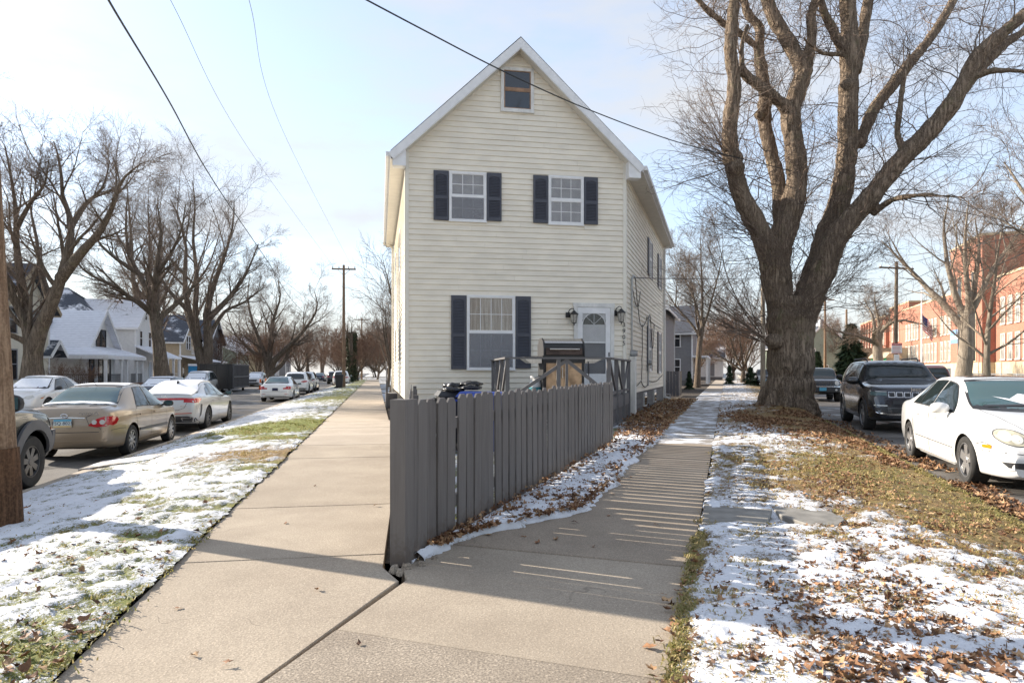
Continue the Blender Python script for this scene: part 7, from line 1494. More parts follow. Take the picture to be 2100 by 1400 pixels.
# ------------------------------------------------------------------ houses across the left street: local x along the street, y back from it, z up
def lap(m, x0, x1, y0, y1, z0, z1, top=None, pitch=.16):        # lapped clapboard wall between two plan points, outward side is to the right of p0 -> p1
    d = Vector((x1 - x0, y1 - y0, 0)); L = d.length; d.normalize(); n = Vector((d.y, -d.x, 0)); z = z0
    while z < z1 - .01:
        zt = min(z + pitch, z1); a, b = (0, L)
        if top: a, b = top(z, L)
        if b - a < .05: break
        a2, b2 = (0, L) if not top else top(zt, L)
        P = lambda t, zz, o: (x0 + d.x*t + n.x*o, y0 + d.y*t + n.y*o, zz)
        m.add([P(a, z, 0), P(b, z, 0), P(b, z, .02), P(a, z, .02), P(b2, zt, .004), P(a2, zt, .004)], [(0,3,2,1), (3,5,4,2)] if False else [(0,1,2,3), (3,2,4,5)]); z = zt
class House:
    def __init__(s, name, label, x, y, z, rot, grp): s.r = thing(name, label, 'house', (x, y, z), rot, grp)
    def part(s, m, name, mt, parent=None, smooth=None): return m.build(name, M[mt], parent or s.r, smooth)
    def block(s, x0, x1, y0, y1, h, mt, gable=None, peak=0, base=.5, trim='white'):     # gable: 'x' ridge along x (gables at x0, x1), 'y' ridge along y (gable faces the street)
        m = MB(); m.box(x0 + .02, y0 + .02, -.4, x1 - .02, y1 - .02, base); s.part(m, 'foundation', 'block'); m = MB()
        def gt(L): return lambda z, LL: (max(0, (z - h)) * (LL/2) / max(.01, peak - h), LL - max(0, (z - h)) * (LL/2) / max(.01, peak - h))
        zz = {'y': peak if gable == 'y' else h, 'x': peak if gable == 'x' else h}
        lap(m, x1, x0, y1, y1, base, h); 
        for (a, b, c, d, k) in ((x1, x0, y0, y0, 'y'), (x0, x0, y0, y1, 'x'), (x1, x1, y1, y0, 'x'), (x0, x1, y1, y1, 'y')):
            lap(m, b if True else a, a, d, c, base, zz[k], gt(0) if gable == k else None) if False else lap(m, a, b, c, d, base, zz[k], gt(0) if gable == k else None)
            lap(m, b, a, d, c, base, zz[k], gt(0) if gable == k else None)
        m.box(x0 + .03, y0 + .03, base, x1 - .03, y1 - .03, h); w = s.part(m, 'wall', mt)
        for (px, py) in ((x0, y0), (x1, y0), (x0, y1), (x1, y1)): m = MB(); m.box(px - .07, py - .07, base, px + .07, py + .07, h); m.build('corner_board', M[trim], w)
        return w
    def roof(s, x0, x1, y0, y1, h, peak, ridge, mt, ov=.4, th=.16, trim='white', hip=False):
        m = MB(); t = MB()
        if ridge == 'y':
            cx = (x0 + x1)/2; sl = (peak - h)/(cx - x0); za = h - ov*sl; hy = (cx - x0) if hip else 0
            for sx, xe in ((-1, x0 - ov), (1, x1 + ov)):
                a, b, c, d = (xe, y0 - ov, za), (xe, y1 + ov, za), (cx, y1 + ov - hy, peak), (cx, y0 - ov + hy, peak); up = Vector((0, 0, th))
                q = [Vector(p) for p in (a, b, c, d)]; m.add([tuple(p) for p in q] + [tuple(p + up) for p in q], [(0,3,2,1),(4,5,6,7),(0,1,5,4),(1,2,6,5),(2,3,7,6),(3,0,4,7)])
                t.bar((xe, y0 - ov - .02, za + th*.4), (cx, y0 - ov - .02 , peak + th*.4), .04, .24); t.bar((xe - .02*sx, y0 - ov, za + .02), (xe - .02*sx, y1 + ov, za + .02), .05, .16)
            if hip: m.add([(x0 - ov, y0 - ov, za), (x1 + ov, y0 - ov, za), (cx, y0 - ov + hy, peak)], [(0,1,2)]); m.add([(x0 - ov, y1 + ov, za), (x1 + ov, y1 + ov, za), (cx, y1 + ov - hy, peak)], [(2,1,0)])
        else:
            cy = (y0 + y1)/2; sl = (peak - h)/(cy - y0); za = h - ov*sl; hx = (cy - y0) if hip else 0
            for sy, ye in ((-1, y0 - ov), (1, y1 + ov)):
                q = [Vector(p) for p in ((x0 - ov, ye, za), (x1 + ov, ye, za), (x1 + ov - hx, cy, peak), (x0 - ov + hx, cy, peak))]; up = Vector((0, 0, th))
                m.add([tuple(p) for p in q] + [tuple(p + up) for p in q], [(0,3,2,1),(4,5,6,7),(0,1,5,4),(1,2,6,5),(2,3,7,6),(3,0,4,7)])
                t.bar((x0 - ov, ye + .02*sy, za + .02), (x1 + ov, ye + .02*sy, za + .02), .05, .16)
                if not hip: t.bar((x0 - ov - .02, ye, za + th*.4), (x0 - ov - .02, cy, peak + th*.4), .04, .24); t.bar((x1 + ov + .02, ye, za + th*.4), (x1 + ov + .02, cy, peak + th*.4), .04, .24)
            if hip: m.add([(x0 - ov, y0 - ov, za), (x0 - ov, y1 + ov, za), (x0 - ov + hx, cy, peak)], [(0,1,2)]); m.add([(x1 + ov, y0 - ov, za), (x1 + ov, y1 + ov, za), (x1 + ov - hx, cy, peak)], [(2,1,0)])
        r = s.part(m, 'roof', mt); t.build('roof_trim', M[trim], r); return r
    def window(s, face, a, z0, w, h, at_=0.0, frame='white', glass='glass_dark', bars=1, name='window'):    # face 'f' = street side (y = at_, outward -y), 's' = side facing the viewer (x = at_, outward -x)
        m = MB(); t = .09
        B = (lambda m, u0, u1, v0, v1, o0, o1: m.box(u0, at_ - o1, v0, u1, at_ - o0, v1)) if face == 'f' else (lambda m, u0, u1, v0, v1, o0, o1: m.box(at_ - o1, u0, v0, at_ - o0, u1, v1))
        B(m, a, a + t, z0, z0 + h, 0, .07); B(m, a + w - t, a + w, z0, z0 + h, 0, .07); B(m, a + t, a + w - t, z0 + h - t, z0 + h, 0, .075); B(m, a - .04, a + w + .04, z0 - .05, z0, 0, .10)
        if bars: B(m, a + t, a + w - t, z0 + h*.5 - .03, z0 + h*.5 + .03, 0, .06)
        w_ = s.part(m, name, frame); m = MB(); B(m, a + t, a + w - t, z0, z0 + h - t, .01, .04); m.build('pane', M[glass], w_); return w_
    def post(s, x, y, z0, z1, r=.09, mt='white'): m = MB(); m.box(x - r, y - r, z0, x + r, y + r, z1); m.box(x - r*1.4, y - r*1.4, z0, x + r*1.4, y + r*1.4, z0 + .12); m.box(x - r*1.4, y - r*1.4, z1 - .12, x + r*1.4, y + r*1.4, z1); s.part(m, 'porch_post', mt)
    def railing(s, p, q, z0, h=.85, mt='black', step=.13):
        m = MB(); p, q = Vector(p), Vector(q); d = q - p; n = int(d.length/step); m.bar((p.x, p.y, z0 + h), (q.x, q.y, z0 + h), .05); m.bar((p.x, p.y, z0 + .1), (q.x, q.y, z0 + .1), .04)
        for i in range(n + 1): t = p + d*i/n; m.bar((t.x, t.y, z0 + .1), (t.x, t.y, z0 + h), .02)
        s.part(m, 'porch_railing', mt)
def hloc(Y): return (-22.6 - .2139*Y, Y, -.28)
GH = 'houses along the left street'
# house A: large cream house nearest, red window and door
h = House('house', 'large cream two-storey house with maroon windows behind the nearest left tree', *hloc(38.2), AL, GH)
h.block(0, 5.6, 0, 9, 5.9, 'h_cream', 'y', 8.4); h.roof(0, 5.6, 0, 9, 5.9, 8.4, 'y', 'roof_dark', .55, trim='h_tan')
h.block(-3.5, 0, 2.0, 9, 5.6, 'h_cream', 'x', 8.1); h.roof(-3.5, .4, 2.0, 9, 5.6, 8.1, 'x', 'roof_dark', .4, trim='h_tan'); h.block(4.6, 7.2, 1.1, 7, 5.2, 'h_grey', None)
h.roof(4.6, 7.2, 1.1, 7, 5.2, 6.4, 'x', 'roof_dark', .3)
for a in (.7, 3.4): h.window('f', a, 1.1, .95, 1.9, 0, 'h_grey', bars=1); h.window('f', a, 4.0, .9, 1.6, 0, 'h_grey')
h.window('s', 1.2, 3.9, .9, 1.7, -3.5, 'h_grey'); h.window('s', .6, 1.1, .9, 1.8, 0, 'h_grey'); h.window('f', 5.4, 3.6, .9, 1.7, 1.1, 'maroon'); h.window('f', 5.5, .5, .95, 2.1, 1.1, 'white', 'maroon', 0, 'door')
r = h.roof(5.0, 6.9, -.3, 1.1, 2.75, 3.6, 'y', 'roof_half', .25); m = MB(); m.bar((5.1, 1.0, 2.2), (5.1, -.2, 2.8), .1); m.bar((6.8, 1.0, 2.2), (6.8, -.2, 2.8), .1); h.part(m, 'porch_bracket', 'h_grey')
# house B: white one-and-a-half storey with skylight and wrap porch
h = House('house', 'white gabled house with a skylight in its snowy roof and a wraparound porch', *hloc(49.3), AL, GH)
h.block(0, 5.4, 0, 9.5, 3.7, 'h_white', 'y', 6.4); rf = h.roof(0, 5.4, 0, 9.5, 3.7, 6.4, 'y', 'roof_snow', .5); h.window('f', 1.75, 3.35, .9, 1.65, 0, 'black'); h.window('f', 2.75, 3.35, .9, 1.65, 0, 'black')
m = MB(); sl = (6.4 - 3.7)/2.7; sx0, sx1 = .75, 1.65; Z = lambda x: 3.7 + x*sl + .20; m.add([(sx0, 3.0, Z(sx0)), (sx1, 3.0, Z(sx1)), (sx1, 4.3, Z(sx1)), (sx0, 4.3, Z(sx0)), (sx0 - .08, 3.0, Z(sx0) + .14), (sx1 - .08, 3.0, Z(sx1) + .14), (sx1 - .08, 4.3, Z(sx1) + .14), (sx0 - .08, 4.3, Z(sx0) + .14)], [(3,2,1,0),(4,5,6,7),(0,1,5,4),(1,2,6,5),(2,3,7,6),(3,0,4,7)]); k = m.build('skylight', M['black'], rf)
m = MB(); m.add([(sx0 + .02, 3.12, Z(sx0 + .1) + .16), (sx1 - .16, 3.12, Z(sx1 - .08) + .16), (sx1 - .16, 4.18, Z(sx1 - .08) + .16), (sx0 + .02, 4.18, Z(sx0 + .1) + .16)], [(0,1,2,3)]); m.build('pane', M['car_glass_teal'], k)
m = MB(); P0_ = [(-2.1, -2.3, 2.72), (6.0, -2.3, 2.72), (6.0, 0, 3.45), (0, 0, 3.45), (0, 9, 3.45), (-2.1, 9, 2.72)]; m.add(P0_ + [(x, y, z + .14) for x, y, z in P0_], [(0,3,2,1),(0,5,4,3),(6,7,8,9),(6,9,10,11),(0,1,7,6),(5,0,6,11),(1,2,8,7)]); h.part(m, 'porch_roof', 'roof_snow')
m = MB(); m.box(-2.1, -2.36, 2.52, 6.0, -2.3, 2.78); m.box(-2.16, -2.36, 2.52, -2.1, 9, 2.78); m.box(-2.0, -2.2, .35, 5.9, -.01, .5); m.box(-2.0, -.01, .35, -.01, 9, .5); h.part(m, 'porch_frame', 'white')
for x, y in ((-1.9, -2.1), (-1.9, 1.8), (-1.9, 5.5), (1.0, -2.1), (2.2, -2.1), (4.3, -2.1), (5.7, -2.1)): h.post(x, y, .5, 2.55)
h.railing((-1.9, -2.1), (-1.9, 6.5), .5); h.railing((-1.9, -2.1), (1.0, -2.1), .5); h.railing((3.2, -2.1), (5.7, -2.1), .5); h.window('f', .5, .6, .9, 2.0, 0, 'black', bars=0); h.window('f', 2.2, .6, .9, 2.0, 0, 'black', 'glass_dark', 0, 'door'); h.window('f', 3.7, .8, .9, 1.8, 0, 'black', bars=0)
# house C: grey blue, tall hip roof
h = House('house', 'tall grey blue house with a partly snowy hipped roof and front gable', *hloc(58.0), AL, GH)
h.block(-1.2, 7.5, 2.4, 14, 5.9, 'h_blue', None); h.roof(-1.2, 7.5, 2.4, 14, 5.9, 9.3, 'y', 'roof_half', .45, hip=True); h.block(1.5, 6.9, 0, 5, 5.9, 'h_white', 'y', 8.4); h.roof(1.5, 6.9, 0, 6, 5.9, 8.4, 'y', 'roof_snow', .4)
for a in (2.4, 4.8): h.window('f', a, 4.0, .8, 1.5, 0)
h.window('f', 3.8, 6.6, .7, .9, 0); h.window('f', 2.6, .9, .9, 1.8, 0); h.window('f', 4.9, .5, .95, 2.1, 0, 'white', 'h_blue', 0, 'door'); m = MB(); q = [(1.2, -2.4, 2.8), (7.3, -2.4, 2.8), (7.3, 0, 3.9), (1.2, 0, 3.9)]; m.add(q + [(x, y, z + .14) for x, y, z in q], [(0,3,2,1),(4,5,6,7),(0,1,5,4),(1,2,6,5),(3,0,4,7)]); h.part(m, 'porch_roof', 'roof_snow')
m = MB(); m.box(1.3, -2.3, .35, 7.2, -.02, .5); h.part(m, 'porch_frame', 'white'); [h.post(x, -2.2, .5, 2.8) for x in (1.5, 3.4, 5.2, 7.0)]; h.railing((1.5, -2.2), (5.2, -2.2), .5); h.railing((7.1, -2.2), (7.1, -.1), .5, mt='white')
# house D: tan with balcony; house E: dark two-storey; house F: green
h = House('house', 'tan shingled house with a small white balcony and blue grey porch posts', *hloc(73.0), AL, GH)
h.block(0, 7.5, 0, 10, 5.2, 'h_tan', 'y', 8.2); h.roof(0, 7.5, 0, 10, 5.2, 8.2, 'y', 'roof_dark', .5); [h.window('f', a, 4.2, .85, 1.6, 0, bars=1) for a in (2.2, 3.2)]; h.railing((1.6, -.8), (4.8, -.8), 3.5, .9, 'white', .2); m = MB(); q = [(-.6, -2.6, 2.7), (8, -2.6, 2.7), (8, 0, 3.3), (-.6, 0, 3.3)]; m.add(q + [(x, y, z + .14) for x, y, z in q], [(0,3,2,1),(4,5,6,7),(0,1,5,4),(1,2,6,5),(3,0,4,7)]); h.part(m, 'porch_roof', 'roof_snow')
for x in (-.3, 1.7, 3.8, 5.8, 7.7): h.post(x, -2.4, .3, 2.7, .16, 'h_grey')
[h.window('f', a, .8, 1.0, 1.7, 0, 'h_tan') for a in (.6, 3.0, 5.4)]
h = House('house', 'dark grey two-storey house with a slate roof past the tan house', *hloc(85.0), AL, GH); h.block(0, 8, 0, 10, 5.6, 'h_grey', 'y', 8.6); h.roof(0, 8, 0, 10, 5.6, 8.6, 'y', 'roof_dark', .5); [h.window('f', a, z, 1.0, 1.7, 0) for a in (1.2, 5.2) for z in (.9, 3.8)]; h.block(8, 13, 1, 9, 3.0, 'h_tan', None); h.roof(8, 13, 1, 9, 3.0, 4.4, 'x', 'roof_snow', .5)
h = House('house', 'sage green house low behind the lone wide tree', *hloc(103), AL, GH); h.block(0, 9, 0, 12, 4.6, 'h_green', 'x', 7.2); h.roof(0, 9, 0, 12, 4.6, 7.2, 'x', 'roof_half', .5); [h.window('s', a, 1.2, 1.0, 1.6, 0) for a in (2, 6)]; [h.window('f', a, 1.2, 1.0, 1.6, 0) for a in (1.5, 5.5)]
for i, (Y, mt, lab) in enumerate(((120, 'h_tan', 'brown house far down the left street'), (138, 'h_white', 'white house far down the left street'), (158, 'h_grey', 'grey house at the far end of the left street'))):
    h = House('house', lab, *hloc(Y), AL, GH); h.block(0, 9, 0, 11, 5.4, mt, 'y', 8.2); h.roof(0, 9, 0, 11, 5.4, 8.2, 'y', ('roof_snow', 'roof_dark', 'roof_half')[i], .5); [h.window('f', a, z, 1.0, 1.6, 0) for a in (1.5, 6) for z in (1, 4)]
# near garden details in front of those houses
def wallrow(name, label, cat, p0, L, hgt, dpt, mt, rot, cap='conc_light'):
    t = thing(name, label, cat, p0, rot); 
    for i in range(int(L/.42)):
        for j in range(int(hgt/.16)):
            m = MB(); x0 = i*.42 + (.21 if j % 2 else 0); m.box(x0, 0, j*.16, x0 + .41, dpt + .004*((i*7 + j) % 3), j*.16 + .152); m.build('brick', M[mt], t)
    m = MB(); m.box(-.03, -.03, int(hgt/.16)*.16, L + .2, dpt + .04, int(hgt/.16)*.16 + .05); m.build('coping', M[cap], t); return t
wallrow('garden_wall', 'low dark brick garden wall in front of the wraparound porch', 'wall', (-18.9 - .2139*47.5, 47.5, -.28), 12.6, .66, .25, 'brick_low', AL, 'brick_low')
for i, (x, y, s_, lab) in enumerate(((-18.6 - .2139*56.2, 56.2, .085, 'dry russet bush at the end of the garden wall'), (-20.2 - .2139*40.5, 40.5, .10, 'twiggy bare shrub before the cream house'), (-20.4 - .2139*44.5, 44.5, .11, 'climbing bare shrub beside the maroon door'))):
    dup(tF, (x, y, -.28), i*2.0, lab, (.16, .16, .16) if i == 0 else (.2, .2, .26), 'bare shrubs in the front gardens')
fl_ = thing('flag_banner', 'red and blue porch banner hanging from the grey blue house', 'flag', (-20.3 - .2139*60.5, 60.5, 1.0)); MB().box(-.02, -.35, .0, .02, .35, .7).build('cloth', M['flag_blue'], fl_); MB().box(-.021, -.35, .72, .021, .35, 1.15).build('cloth', M['sign_red'], fl_)
pt = thing('portable_toilet', 'blue portable toilet beside the twin trunked tree', 'portable toilet', (at(402, 780, 62).x, 62, -.28), AL); m = MB(); m.box(-.55, -.55, 0, .55, .55, 2.1); m.build('cabin', mat('sky_blue_plastic', (.03, .25, .50), .5), pt); m = MB(); m.prism([(-.58, 2.1), (.58, 2.1), (.45, 2.3), (-.45, 2.3)], -.58, .58); m.build('roof', M['white'], pt)
# ------------------------------------------------------------------ houses along the right pavement and beyond
GR = 'houses along the right pavement'
def rhouse(Y, off, lab, mt, w, d, hgt, pk, rid='x', roof='roof_half'):
    # local x along the right street, y back from the pavement (towards the left)
    h = House('house', lab, RL(Y) - off, Y, -.04, AR, GR); h.block(0, w, 0, d, hgt, mt, rid, pk); h.roof(0, w, 0, d, hgt, pk, rid, roof, .4); return h
h = rhouse(41, 2.6, 'dark grey house just past the gray stair gate', 'h_grey', 9, 7, 5.6, 8.2); [h.window('s', a, z, .9, 1.6, 0) for a in (.6, 3.0) for z in (1, 3.9)]
h = rhouse(58, 1.6, 'grey porched house along the right pavement', 'h_grey', 8, 8, 5.0, 7.6, 'y', 'roof_dark'); h.window('f', 1.5, 1, 1, 1.7, 0); h.window('s', 1.0, 3.6, .9, 1.5, 0); h.window('s', 1.0, 1.0, .9, 1.5, 0); m = MB(); m.box(-.5, -1.4, 2.6, 8.2, 0, 2.75); h.part(m, 'porch_roof', 'roof_snow'); [h.post(x, -1.3, .2, 2.6) for x in (0, 2.6, 5.2, 7.8)]
h = rhouse(92, -1.0, 'small white cottage closing the view down the right pavement', 'h_white', 8, 8, 3.4, 5.8, 'y', 'roof_dark'); h.window('s', 1.0, .6, 1.0, 2.0, 0, 'white', 'h_grey', 0, 'door'); h.window('s', 3.2, 1.0, 1.0, 1.4, 0)
h = House('house', 'pale sage green gabled house left of the utility poles past the right street', at(1690, 760, 96).x, 96, -.06, AR + .45, GR); h.block(0, 10, -4, 4, 5.2, 'h_green', 'x', 8.6); h.roof(0, 10, -4, 4, 5.2, 8.6, 'x', 'roof_half', .4); h.window('s', -.7, .6, .9, 1.7, 0); h.window('s', 1.4, 3.6, .8, 1.2, 0)
# gray stair gate and short fence past the house
sg = thing('stair_gate', 'dark grey side stairs with sloping rail beyond the house corner', 'stairs', (RL(31.5) - 1.55, 31.2, 0), AR)
for k in range(5): m = MB(); m.box(.0 + .0, 1.2 - k*.28, 0, 1.3, 1.48 - k*.28, .95 - k*.19); m.build('step', M['deck'], sg)
for y in (.1, .45, .8, 1.15, 1.5): m = MB(); m.bar((-.03, y, .0), (-.03, y, .95 + .55*y - .1), .07); m.build('baluster', M['shutter'], sg)
m = MB(); m.bar((-.03, -.1, .80), (-.03, 1.7, 1.85), .10); m.build('handrail', M['shutter'], sg); m = MB(); m.box(-.02, -.15, -.01, .9, .15, .19); m.build('step', M['deck'], sg)
sf = thing('board_fence', 'short weathered board fence beside the grey side stairs', 'fence', (RL(33.4) - 1.0, 33.4, 0), AR)
for i in range(14): m = MB(); m.box(i*.16, 0, 0, i*.16 + .145, .02, 1.32 + .01*(i % 3)); m.build('board', M['deck'] if i < 7 else M['bark3'], sf)
for i in range(9): m = MB(); m.box(-.02, i*.16, 0, 0, i*.16 + .145, 1.32 + .01*(i % 2)); m.build('board', M['shutter'], sf)
for z in (.3, 1.0): m = MB(); m.box(0, .022, z, 2.24, .06, z + .08); m.build('rail', M['deck'], sf)
# ------------------------------------------------------------------ utility poles, wires, signs
def upole(name, label, p, H, r, arms=(), lean=0.0, grp=None, mt='pole', depth=.4):
    t = thing(name, label, 'utility pole', p, 0, grp); m = MB(); n = 9; m.tube([(lean*(H*i/n), 0, -depth + (H + depth)*i/n) for i in range(n + 1)], [r*(1 - .35*i/n) for i in range(n + 1)], 14); m.build('shaft', M[mt], t, 60)
    for (z, L, a) in arms:
        ca, sa = math.cos(a), math.sin(a); x = lean*z; m = MB(); m.bar((x - ca*L/2, -sa*L/2, z), (x + ca*L/2, sa*L/2, z), .11, .12); m.bar((x - ca*L*.28, -sa*L*.28, z), (x, 0, z - .55), .03); m.bar((x + ca*L*.28, sa*L*.28, z), (x, 0, z - .55), .03); k = m.build('crossarm', M[mt], t)
        for f in (-.46, -.2, .2, .46): m = MB(); m.lathe([(.03, 0), (.05, .06), (.03, .12), (.04, .17), (.0, .2)], 8, Matrix.Translation((x + ca*L*f, sa*L*f, z + .06))); m.build('insulator', M['galv'], k)
    return t
GP = 'utility poles'
up = upole('utility_pole', 'nearest wooden utility pole, cut off by the left edge with a dark stained foot', (-4.78, 5.95, 0), 10.5, .155, (), -.055, GP); 
t = bark('stained_pole_wood', (0.045, 0.026, 0.016), (0.19, 0.105, 0.06), 14, .4); m = MB(); m.tube([(-.055*z, 0, z) for z in (-.1, .3, .62)], [.1572, .1562, .1546], 14); m.build('tarred_foot', t, up, 60)
upole('utility_pole', 'tall wooden utility pole with one crossarm beside the black bin', (at(705, 795, 54).x, 54, -.2), 10.55, .15, ((10.2, 2.0, .12),), 0, GP); upole('utility_pole', 'distant utility pole with crossarm behind the ivy trunk', (at(742, 780, 100).x, 100, -.2), 9.9, .15, ((9.6, 2.4, .05),), 0, GP)
upole('utility_pole', 'pale slim pole close behind the big maple trunk', (16.15, 40.8, 0), 8.6, .17, (), 0, GP, 'bark3'); pd = upole('utility_pole', 'dark utility pole carrying the red and white warning sign', (at(1836, 760, 48.8).x, 48.8, -.06), 9.8, .17, ((9.3, 3.2, .25),), .01, GP, 'bark2')
upole('utility_pole', 'utility pole with transformer left of the spruce', (at(1692, 760, 73).x, 73, -.06), 10.0, .16, ((9.6, 2.6, .3),), 0, GP); upole('utility_pole', 'plain utility pole just left of the spruce', (at(1736, 760, 70).x, 70, -.06), 8.2, .15, (), 0, GP)
tfm = thing('transformer', 'grey cylindrical transformer hung on the distant pole', 'transformer', (at(1686, 760, 72.8).x - .3, 72.4, 6.2)); m = MB(); m.lathe([(.28, 0), (.3, .1), (.3, .9), (.22, 1.0)], 14); m.build('tank', M['galv'], tfm, 50)
p = at(1839, 714, 48.3); sg = thing('warning_sign', 'white sign with a red WARNING heading on the dark utility pole', 'sign', (p.x, p.y, p.z), -.25); m = MB(); m.box(-.36, -.01, -.40, .36, .01, .40); m.build('panel', M['sign_white'], sg); m = MB(); m.box(-.36, -.016, .22, .36, -.0105, .40); m.box(-.36, -.016, -.40, .36, -.0105, -.36); m.build('red_band', M['sign_red'], sg); obj('lettering', text_mesh('WARNING', .14, M['sign_white'], .002), sg, (0, -.019, .31), (R(90), 0, 0))
for k in range(5): MB().box(-.28, -.015, .12 - k*.10, .28 - .05*(k % 2), -.011, .145 - k*.10).build('text_line', M['sign_red'], sg)
MB().box(-.18, -.01, -.95, .18, .01, -.47).build('panel', M['sign_white'], sg)
def wire(label, pts, r=.012, grp='overhead wires'):
    m = MB(); m.tube(pts, r, 5); o = m.build('overhead_wire', M['wire'], None, 60); return tag(o, label, 'wire', grp)
def span(P, n=14):            # smooth curve through measured points
    P = [Vector(p) for p in P]; out = []
    for i in range(len(P) - 1):
        a, b, c, d = P[max(i-1, 0)], P[i], P[i+1], P[min(i+2, len(P)-1)]
        for k in range(n): t = k/n; out.append(.5*((2*b) + (c - a)*t + (2*a - 5*b + 4*c - d)*t*t + (3*b - a - 3*c + d)*t**3))
    return [tuple(p) for p in out + [P[-1]]]
wire('thick twisted cable dropping from the top left across the sky to the far poles', span([at(170, -110, 7.3), at(225, 5, 9), at(345, 205, 14), at(440, 375, 22), at(545, 530, 38), at(612, 630, 60), at(690, 700, 100)]), .018)
for (a, b, c, d_, lab) in (((300, -100), (352, 5), (520, 320), (684, 547), 'thin wire running from the top left to the crossarm, left one'), ((490, -90), (512, 5), (590, 290), (722, 547), 'thin wire running from the top left to the crossarm, right one')): wire(lab, span([at(*a, 9), at(*b, 11), at(*c, 24), at(*d_, 54)]), .005)
wire('black cable sagging in front of the house gable to the maple', span([at(640, -60, 8.5), at(755, 2, 9.4), at(880, 68, 10.6), at(1005, 133, 12), at(1110, 183, 13.2), at(1200, 222, 14.4), at(1320, 268, 16), at(1420, 300, 17.6), at(1600, 345, 20), at(1900, 420, 24), at(2200, 480, 30)]), .013)
wire('sagging cable from the far tree tops to the tall pole', span([at(540, 540, 50), at(640, 620, 52), at(704, 652, 54)]), .010)
s0 = WRM @ Vector((1.05, -.14, 4.2)); wire('service cable running level from the house side to the right', span([tuple(s0), at(1366, 571, 24), at(1480, 572, 32), at(1566, 570, 40.8)]), .016)
for (y0, y1, lab) in ((600, 596, 'upper thin wire between the pale pole and the house side'), (652, 648, 'lower thin wire between the pale pole and the house side')): wire(lab, span([at(1372, y0, 27), at(1470, (y0+y1)/2 + 4, 33), at(1566, y1, 40.8)]), .010)
for (P, r_, lab) in (([at(1566, 640, 40.8), at(1760, 625, 44), at(1836, 610, 48.8), at(2000, 560, 36), at(2140, 500, 27)], .022, 'heavy cable sweeping up to the right edge past the school tower'), ([at(1692, 652, 73), at(1770, 632, 60), at(1836, 592, 48.8), at(1960, 530, 36), at(2130, 425, 22)], .018, 'upper cable sweeping up to the right edge'), ([at(1566, 565, 40.8), at(1700, 560, 44), at(1836, 545, 48.8), at(2130, 470, 24)], .014, 'thin cable crossing behind the maple limbs'),
        ([at(1692, 690, 73), at(1750, 688, 62), at(1880, 672, 50), at(2130, 655, 34)], .012, 'low thin cable in front of the school windows'), ([at(1740, 690, 70), at(1836, 640, 48.8)], .012, 'slack cable between two poles by the spruce')): wire(lab, span(P), r_)
lp = thing('cable_loop', 'coiled loop of spare cable hanging on the wire right of the maple', 'cable coil', tuple(at(1719, 697, 60))); m = MB(); m.tube([(.33*math.cos(t), 0, .33*math.sin(t)) for t in np.linspace(0, 6.283, 25)], .03, 6); m.build('coil', M['wire'], lp)
b_ = bin_(at(698, 797, 53).x, 52.6, AL, 'plastic', 'plastic', 'black wheeled bin standing beside the tall utility pole on the left lawn', 'bins on the street', 1.15); b_.location.z = -.18
# ------------------------------------------------------------------ brick school across the right street: local x along the facade away from us, y away from the street
SX = lambda Y: 28.0 + .34*Y
sc = thing('school_building', 'long red brick school with a tall stair tower and tan stone base', 'school', (SX(50), 50, -.06), AR)
def sbox(x0, x1, y0, y1, z1, name='wing', mt='brick', z0=0.0, parent=None): m = MB(); m.box(x0, -y1, z0, x1, -y0, z1); return m.build(name, M[mt], parent or sc)
sY = lambda Y: (Y - 50)/DR.y
W0, T0, T1, E1 = sY(40), sY(66.2), sY(75.6), sY(102)
parts_ = [(W0, T0 - .01, 0, 22, 11.0), (T0, T1, -1.2, 16, 15.6), (T1 + .01, E1, 0, 22, 10.9), (E1 + .01, E1 + 13, 1.0, 20, 12.4), (E1 + 13.01, E1 + 36, .4, 22, 11.2)]
wings = [sbox(a, b, y0, y1, h_) for a, b, y0, y1, h_ in parts_]
for (a, b, y0, y1, h_) in parts_:
    sbox(a - .05, b + .05, y0 - .06, y1, 2.3, 'stone_base', 'limestone'); sbox(a - .06, b + .06, y0 - .08, y1 + .08, h_ + .25, 'coping', 'limestone', h_)
for (a, b, h_) in ((T1 + 6, E1, 12.4), (E1 + 13.01, E1 + 24, 13.0)): sbox(a, b, 5, 20, h_, 'upper_storey', 'bark2', 10)
def swin(wing, x, z, w, h_, y, mt='h_cream'):
    m = MB(); t = .12; Y0 = -y; m.box(x, Y0 - .05, z, x + t, Y0 + .10, z + h_); m.box(x + w - t, Y0 - .05, z, x + w, Y0 + .10, z + h_); m.box(x + t, Y0 - .05, z + h_ - t, x + w - t, Y0 + .10, z + h_); m.box(x - .06, Y0 - .05, z - .14, x + w + .06, Y0 + .14, z); m.box(x + t, Y0 - .05, z + h_*.5 - .05, x + w - t, Y0 + .08, z + h_*.5 + .05)
    f = m.build('window', M[mt], wing); m = MB(); m.box(x + t, Y0 - .03, z, x + w - t, Y0 + .05, z + h_ - t); m.build('pane', M['school_glass'], f)
M['school_glass'] = mat('pale_blind_behind_glass', (.34, .33, .31), .15, var=.35, scale=.8, coord='World')
x = W0 + .6
while x < T0 - 1.9:
    for z, h_ in ((2.6, 2.6), (6.2, 2.7)): swin(wings[0], x, z, 1.1, h_, 0)
    x += 1.75
x = T1 + 1.0; k = 0
while x < E1 - 1.6:
    for z, h_ in ((2.7, 2.5), (6.1, 2.4)): swin(wings[2], x, z, 1.05, h_, 0)
    k += 1; x += 1.5 if k % 5 else 2.6
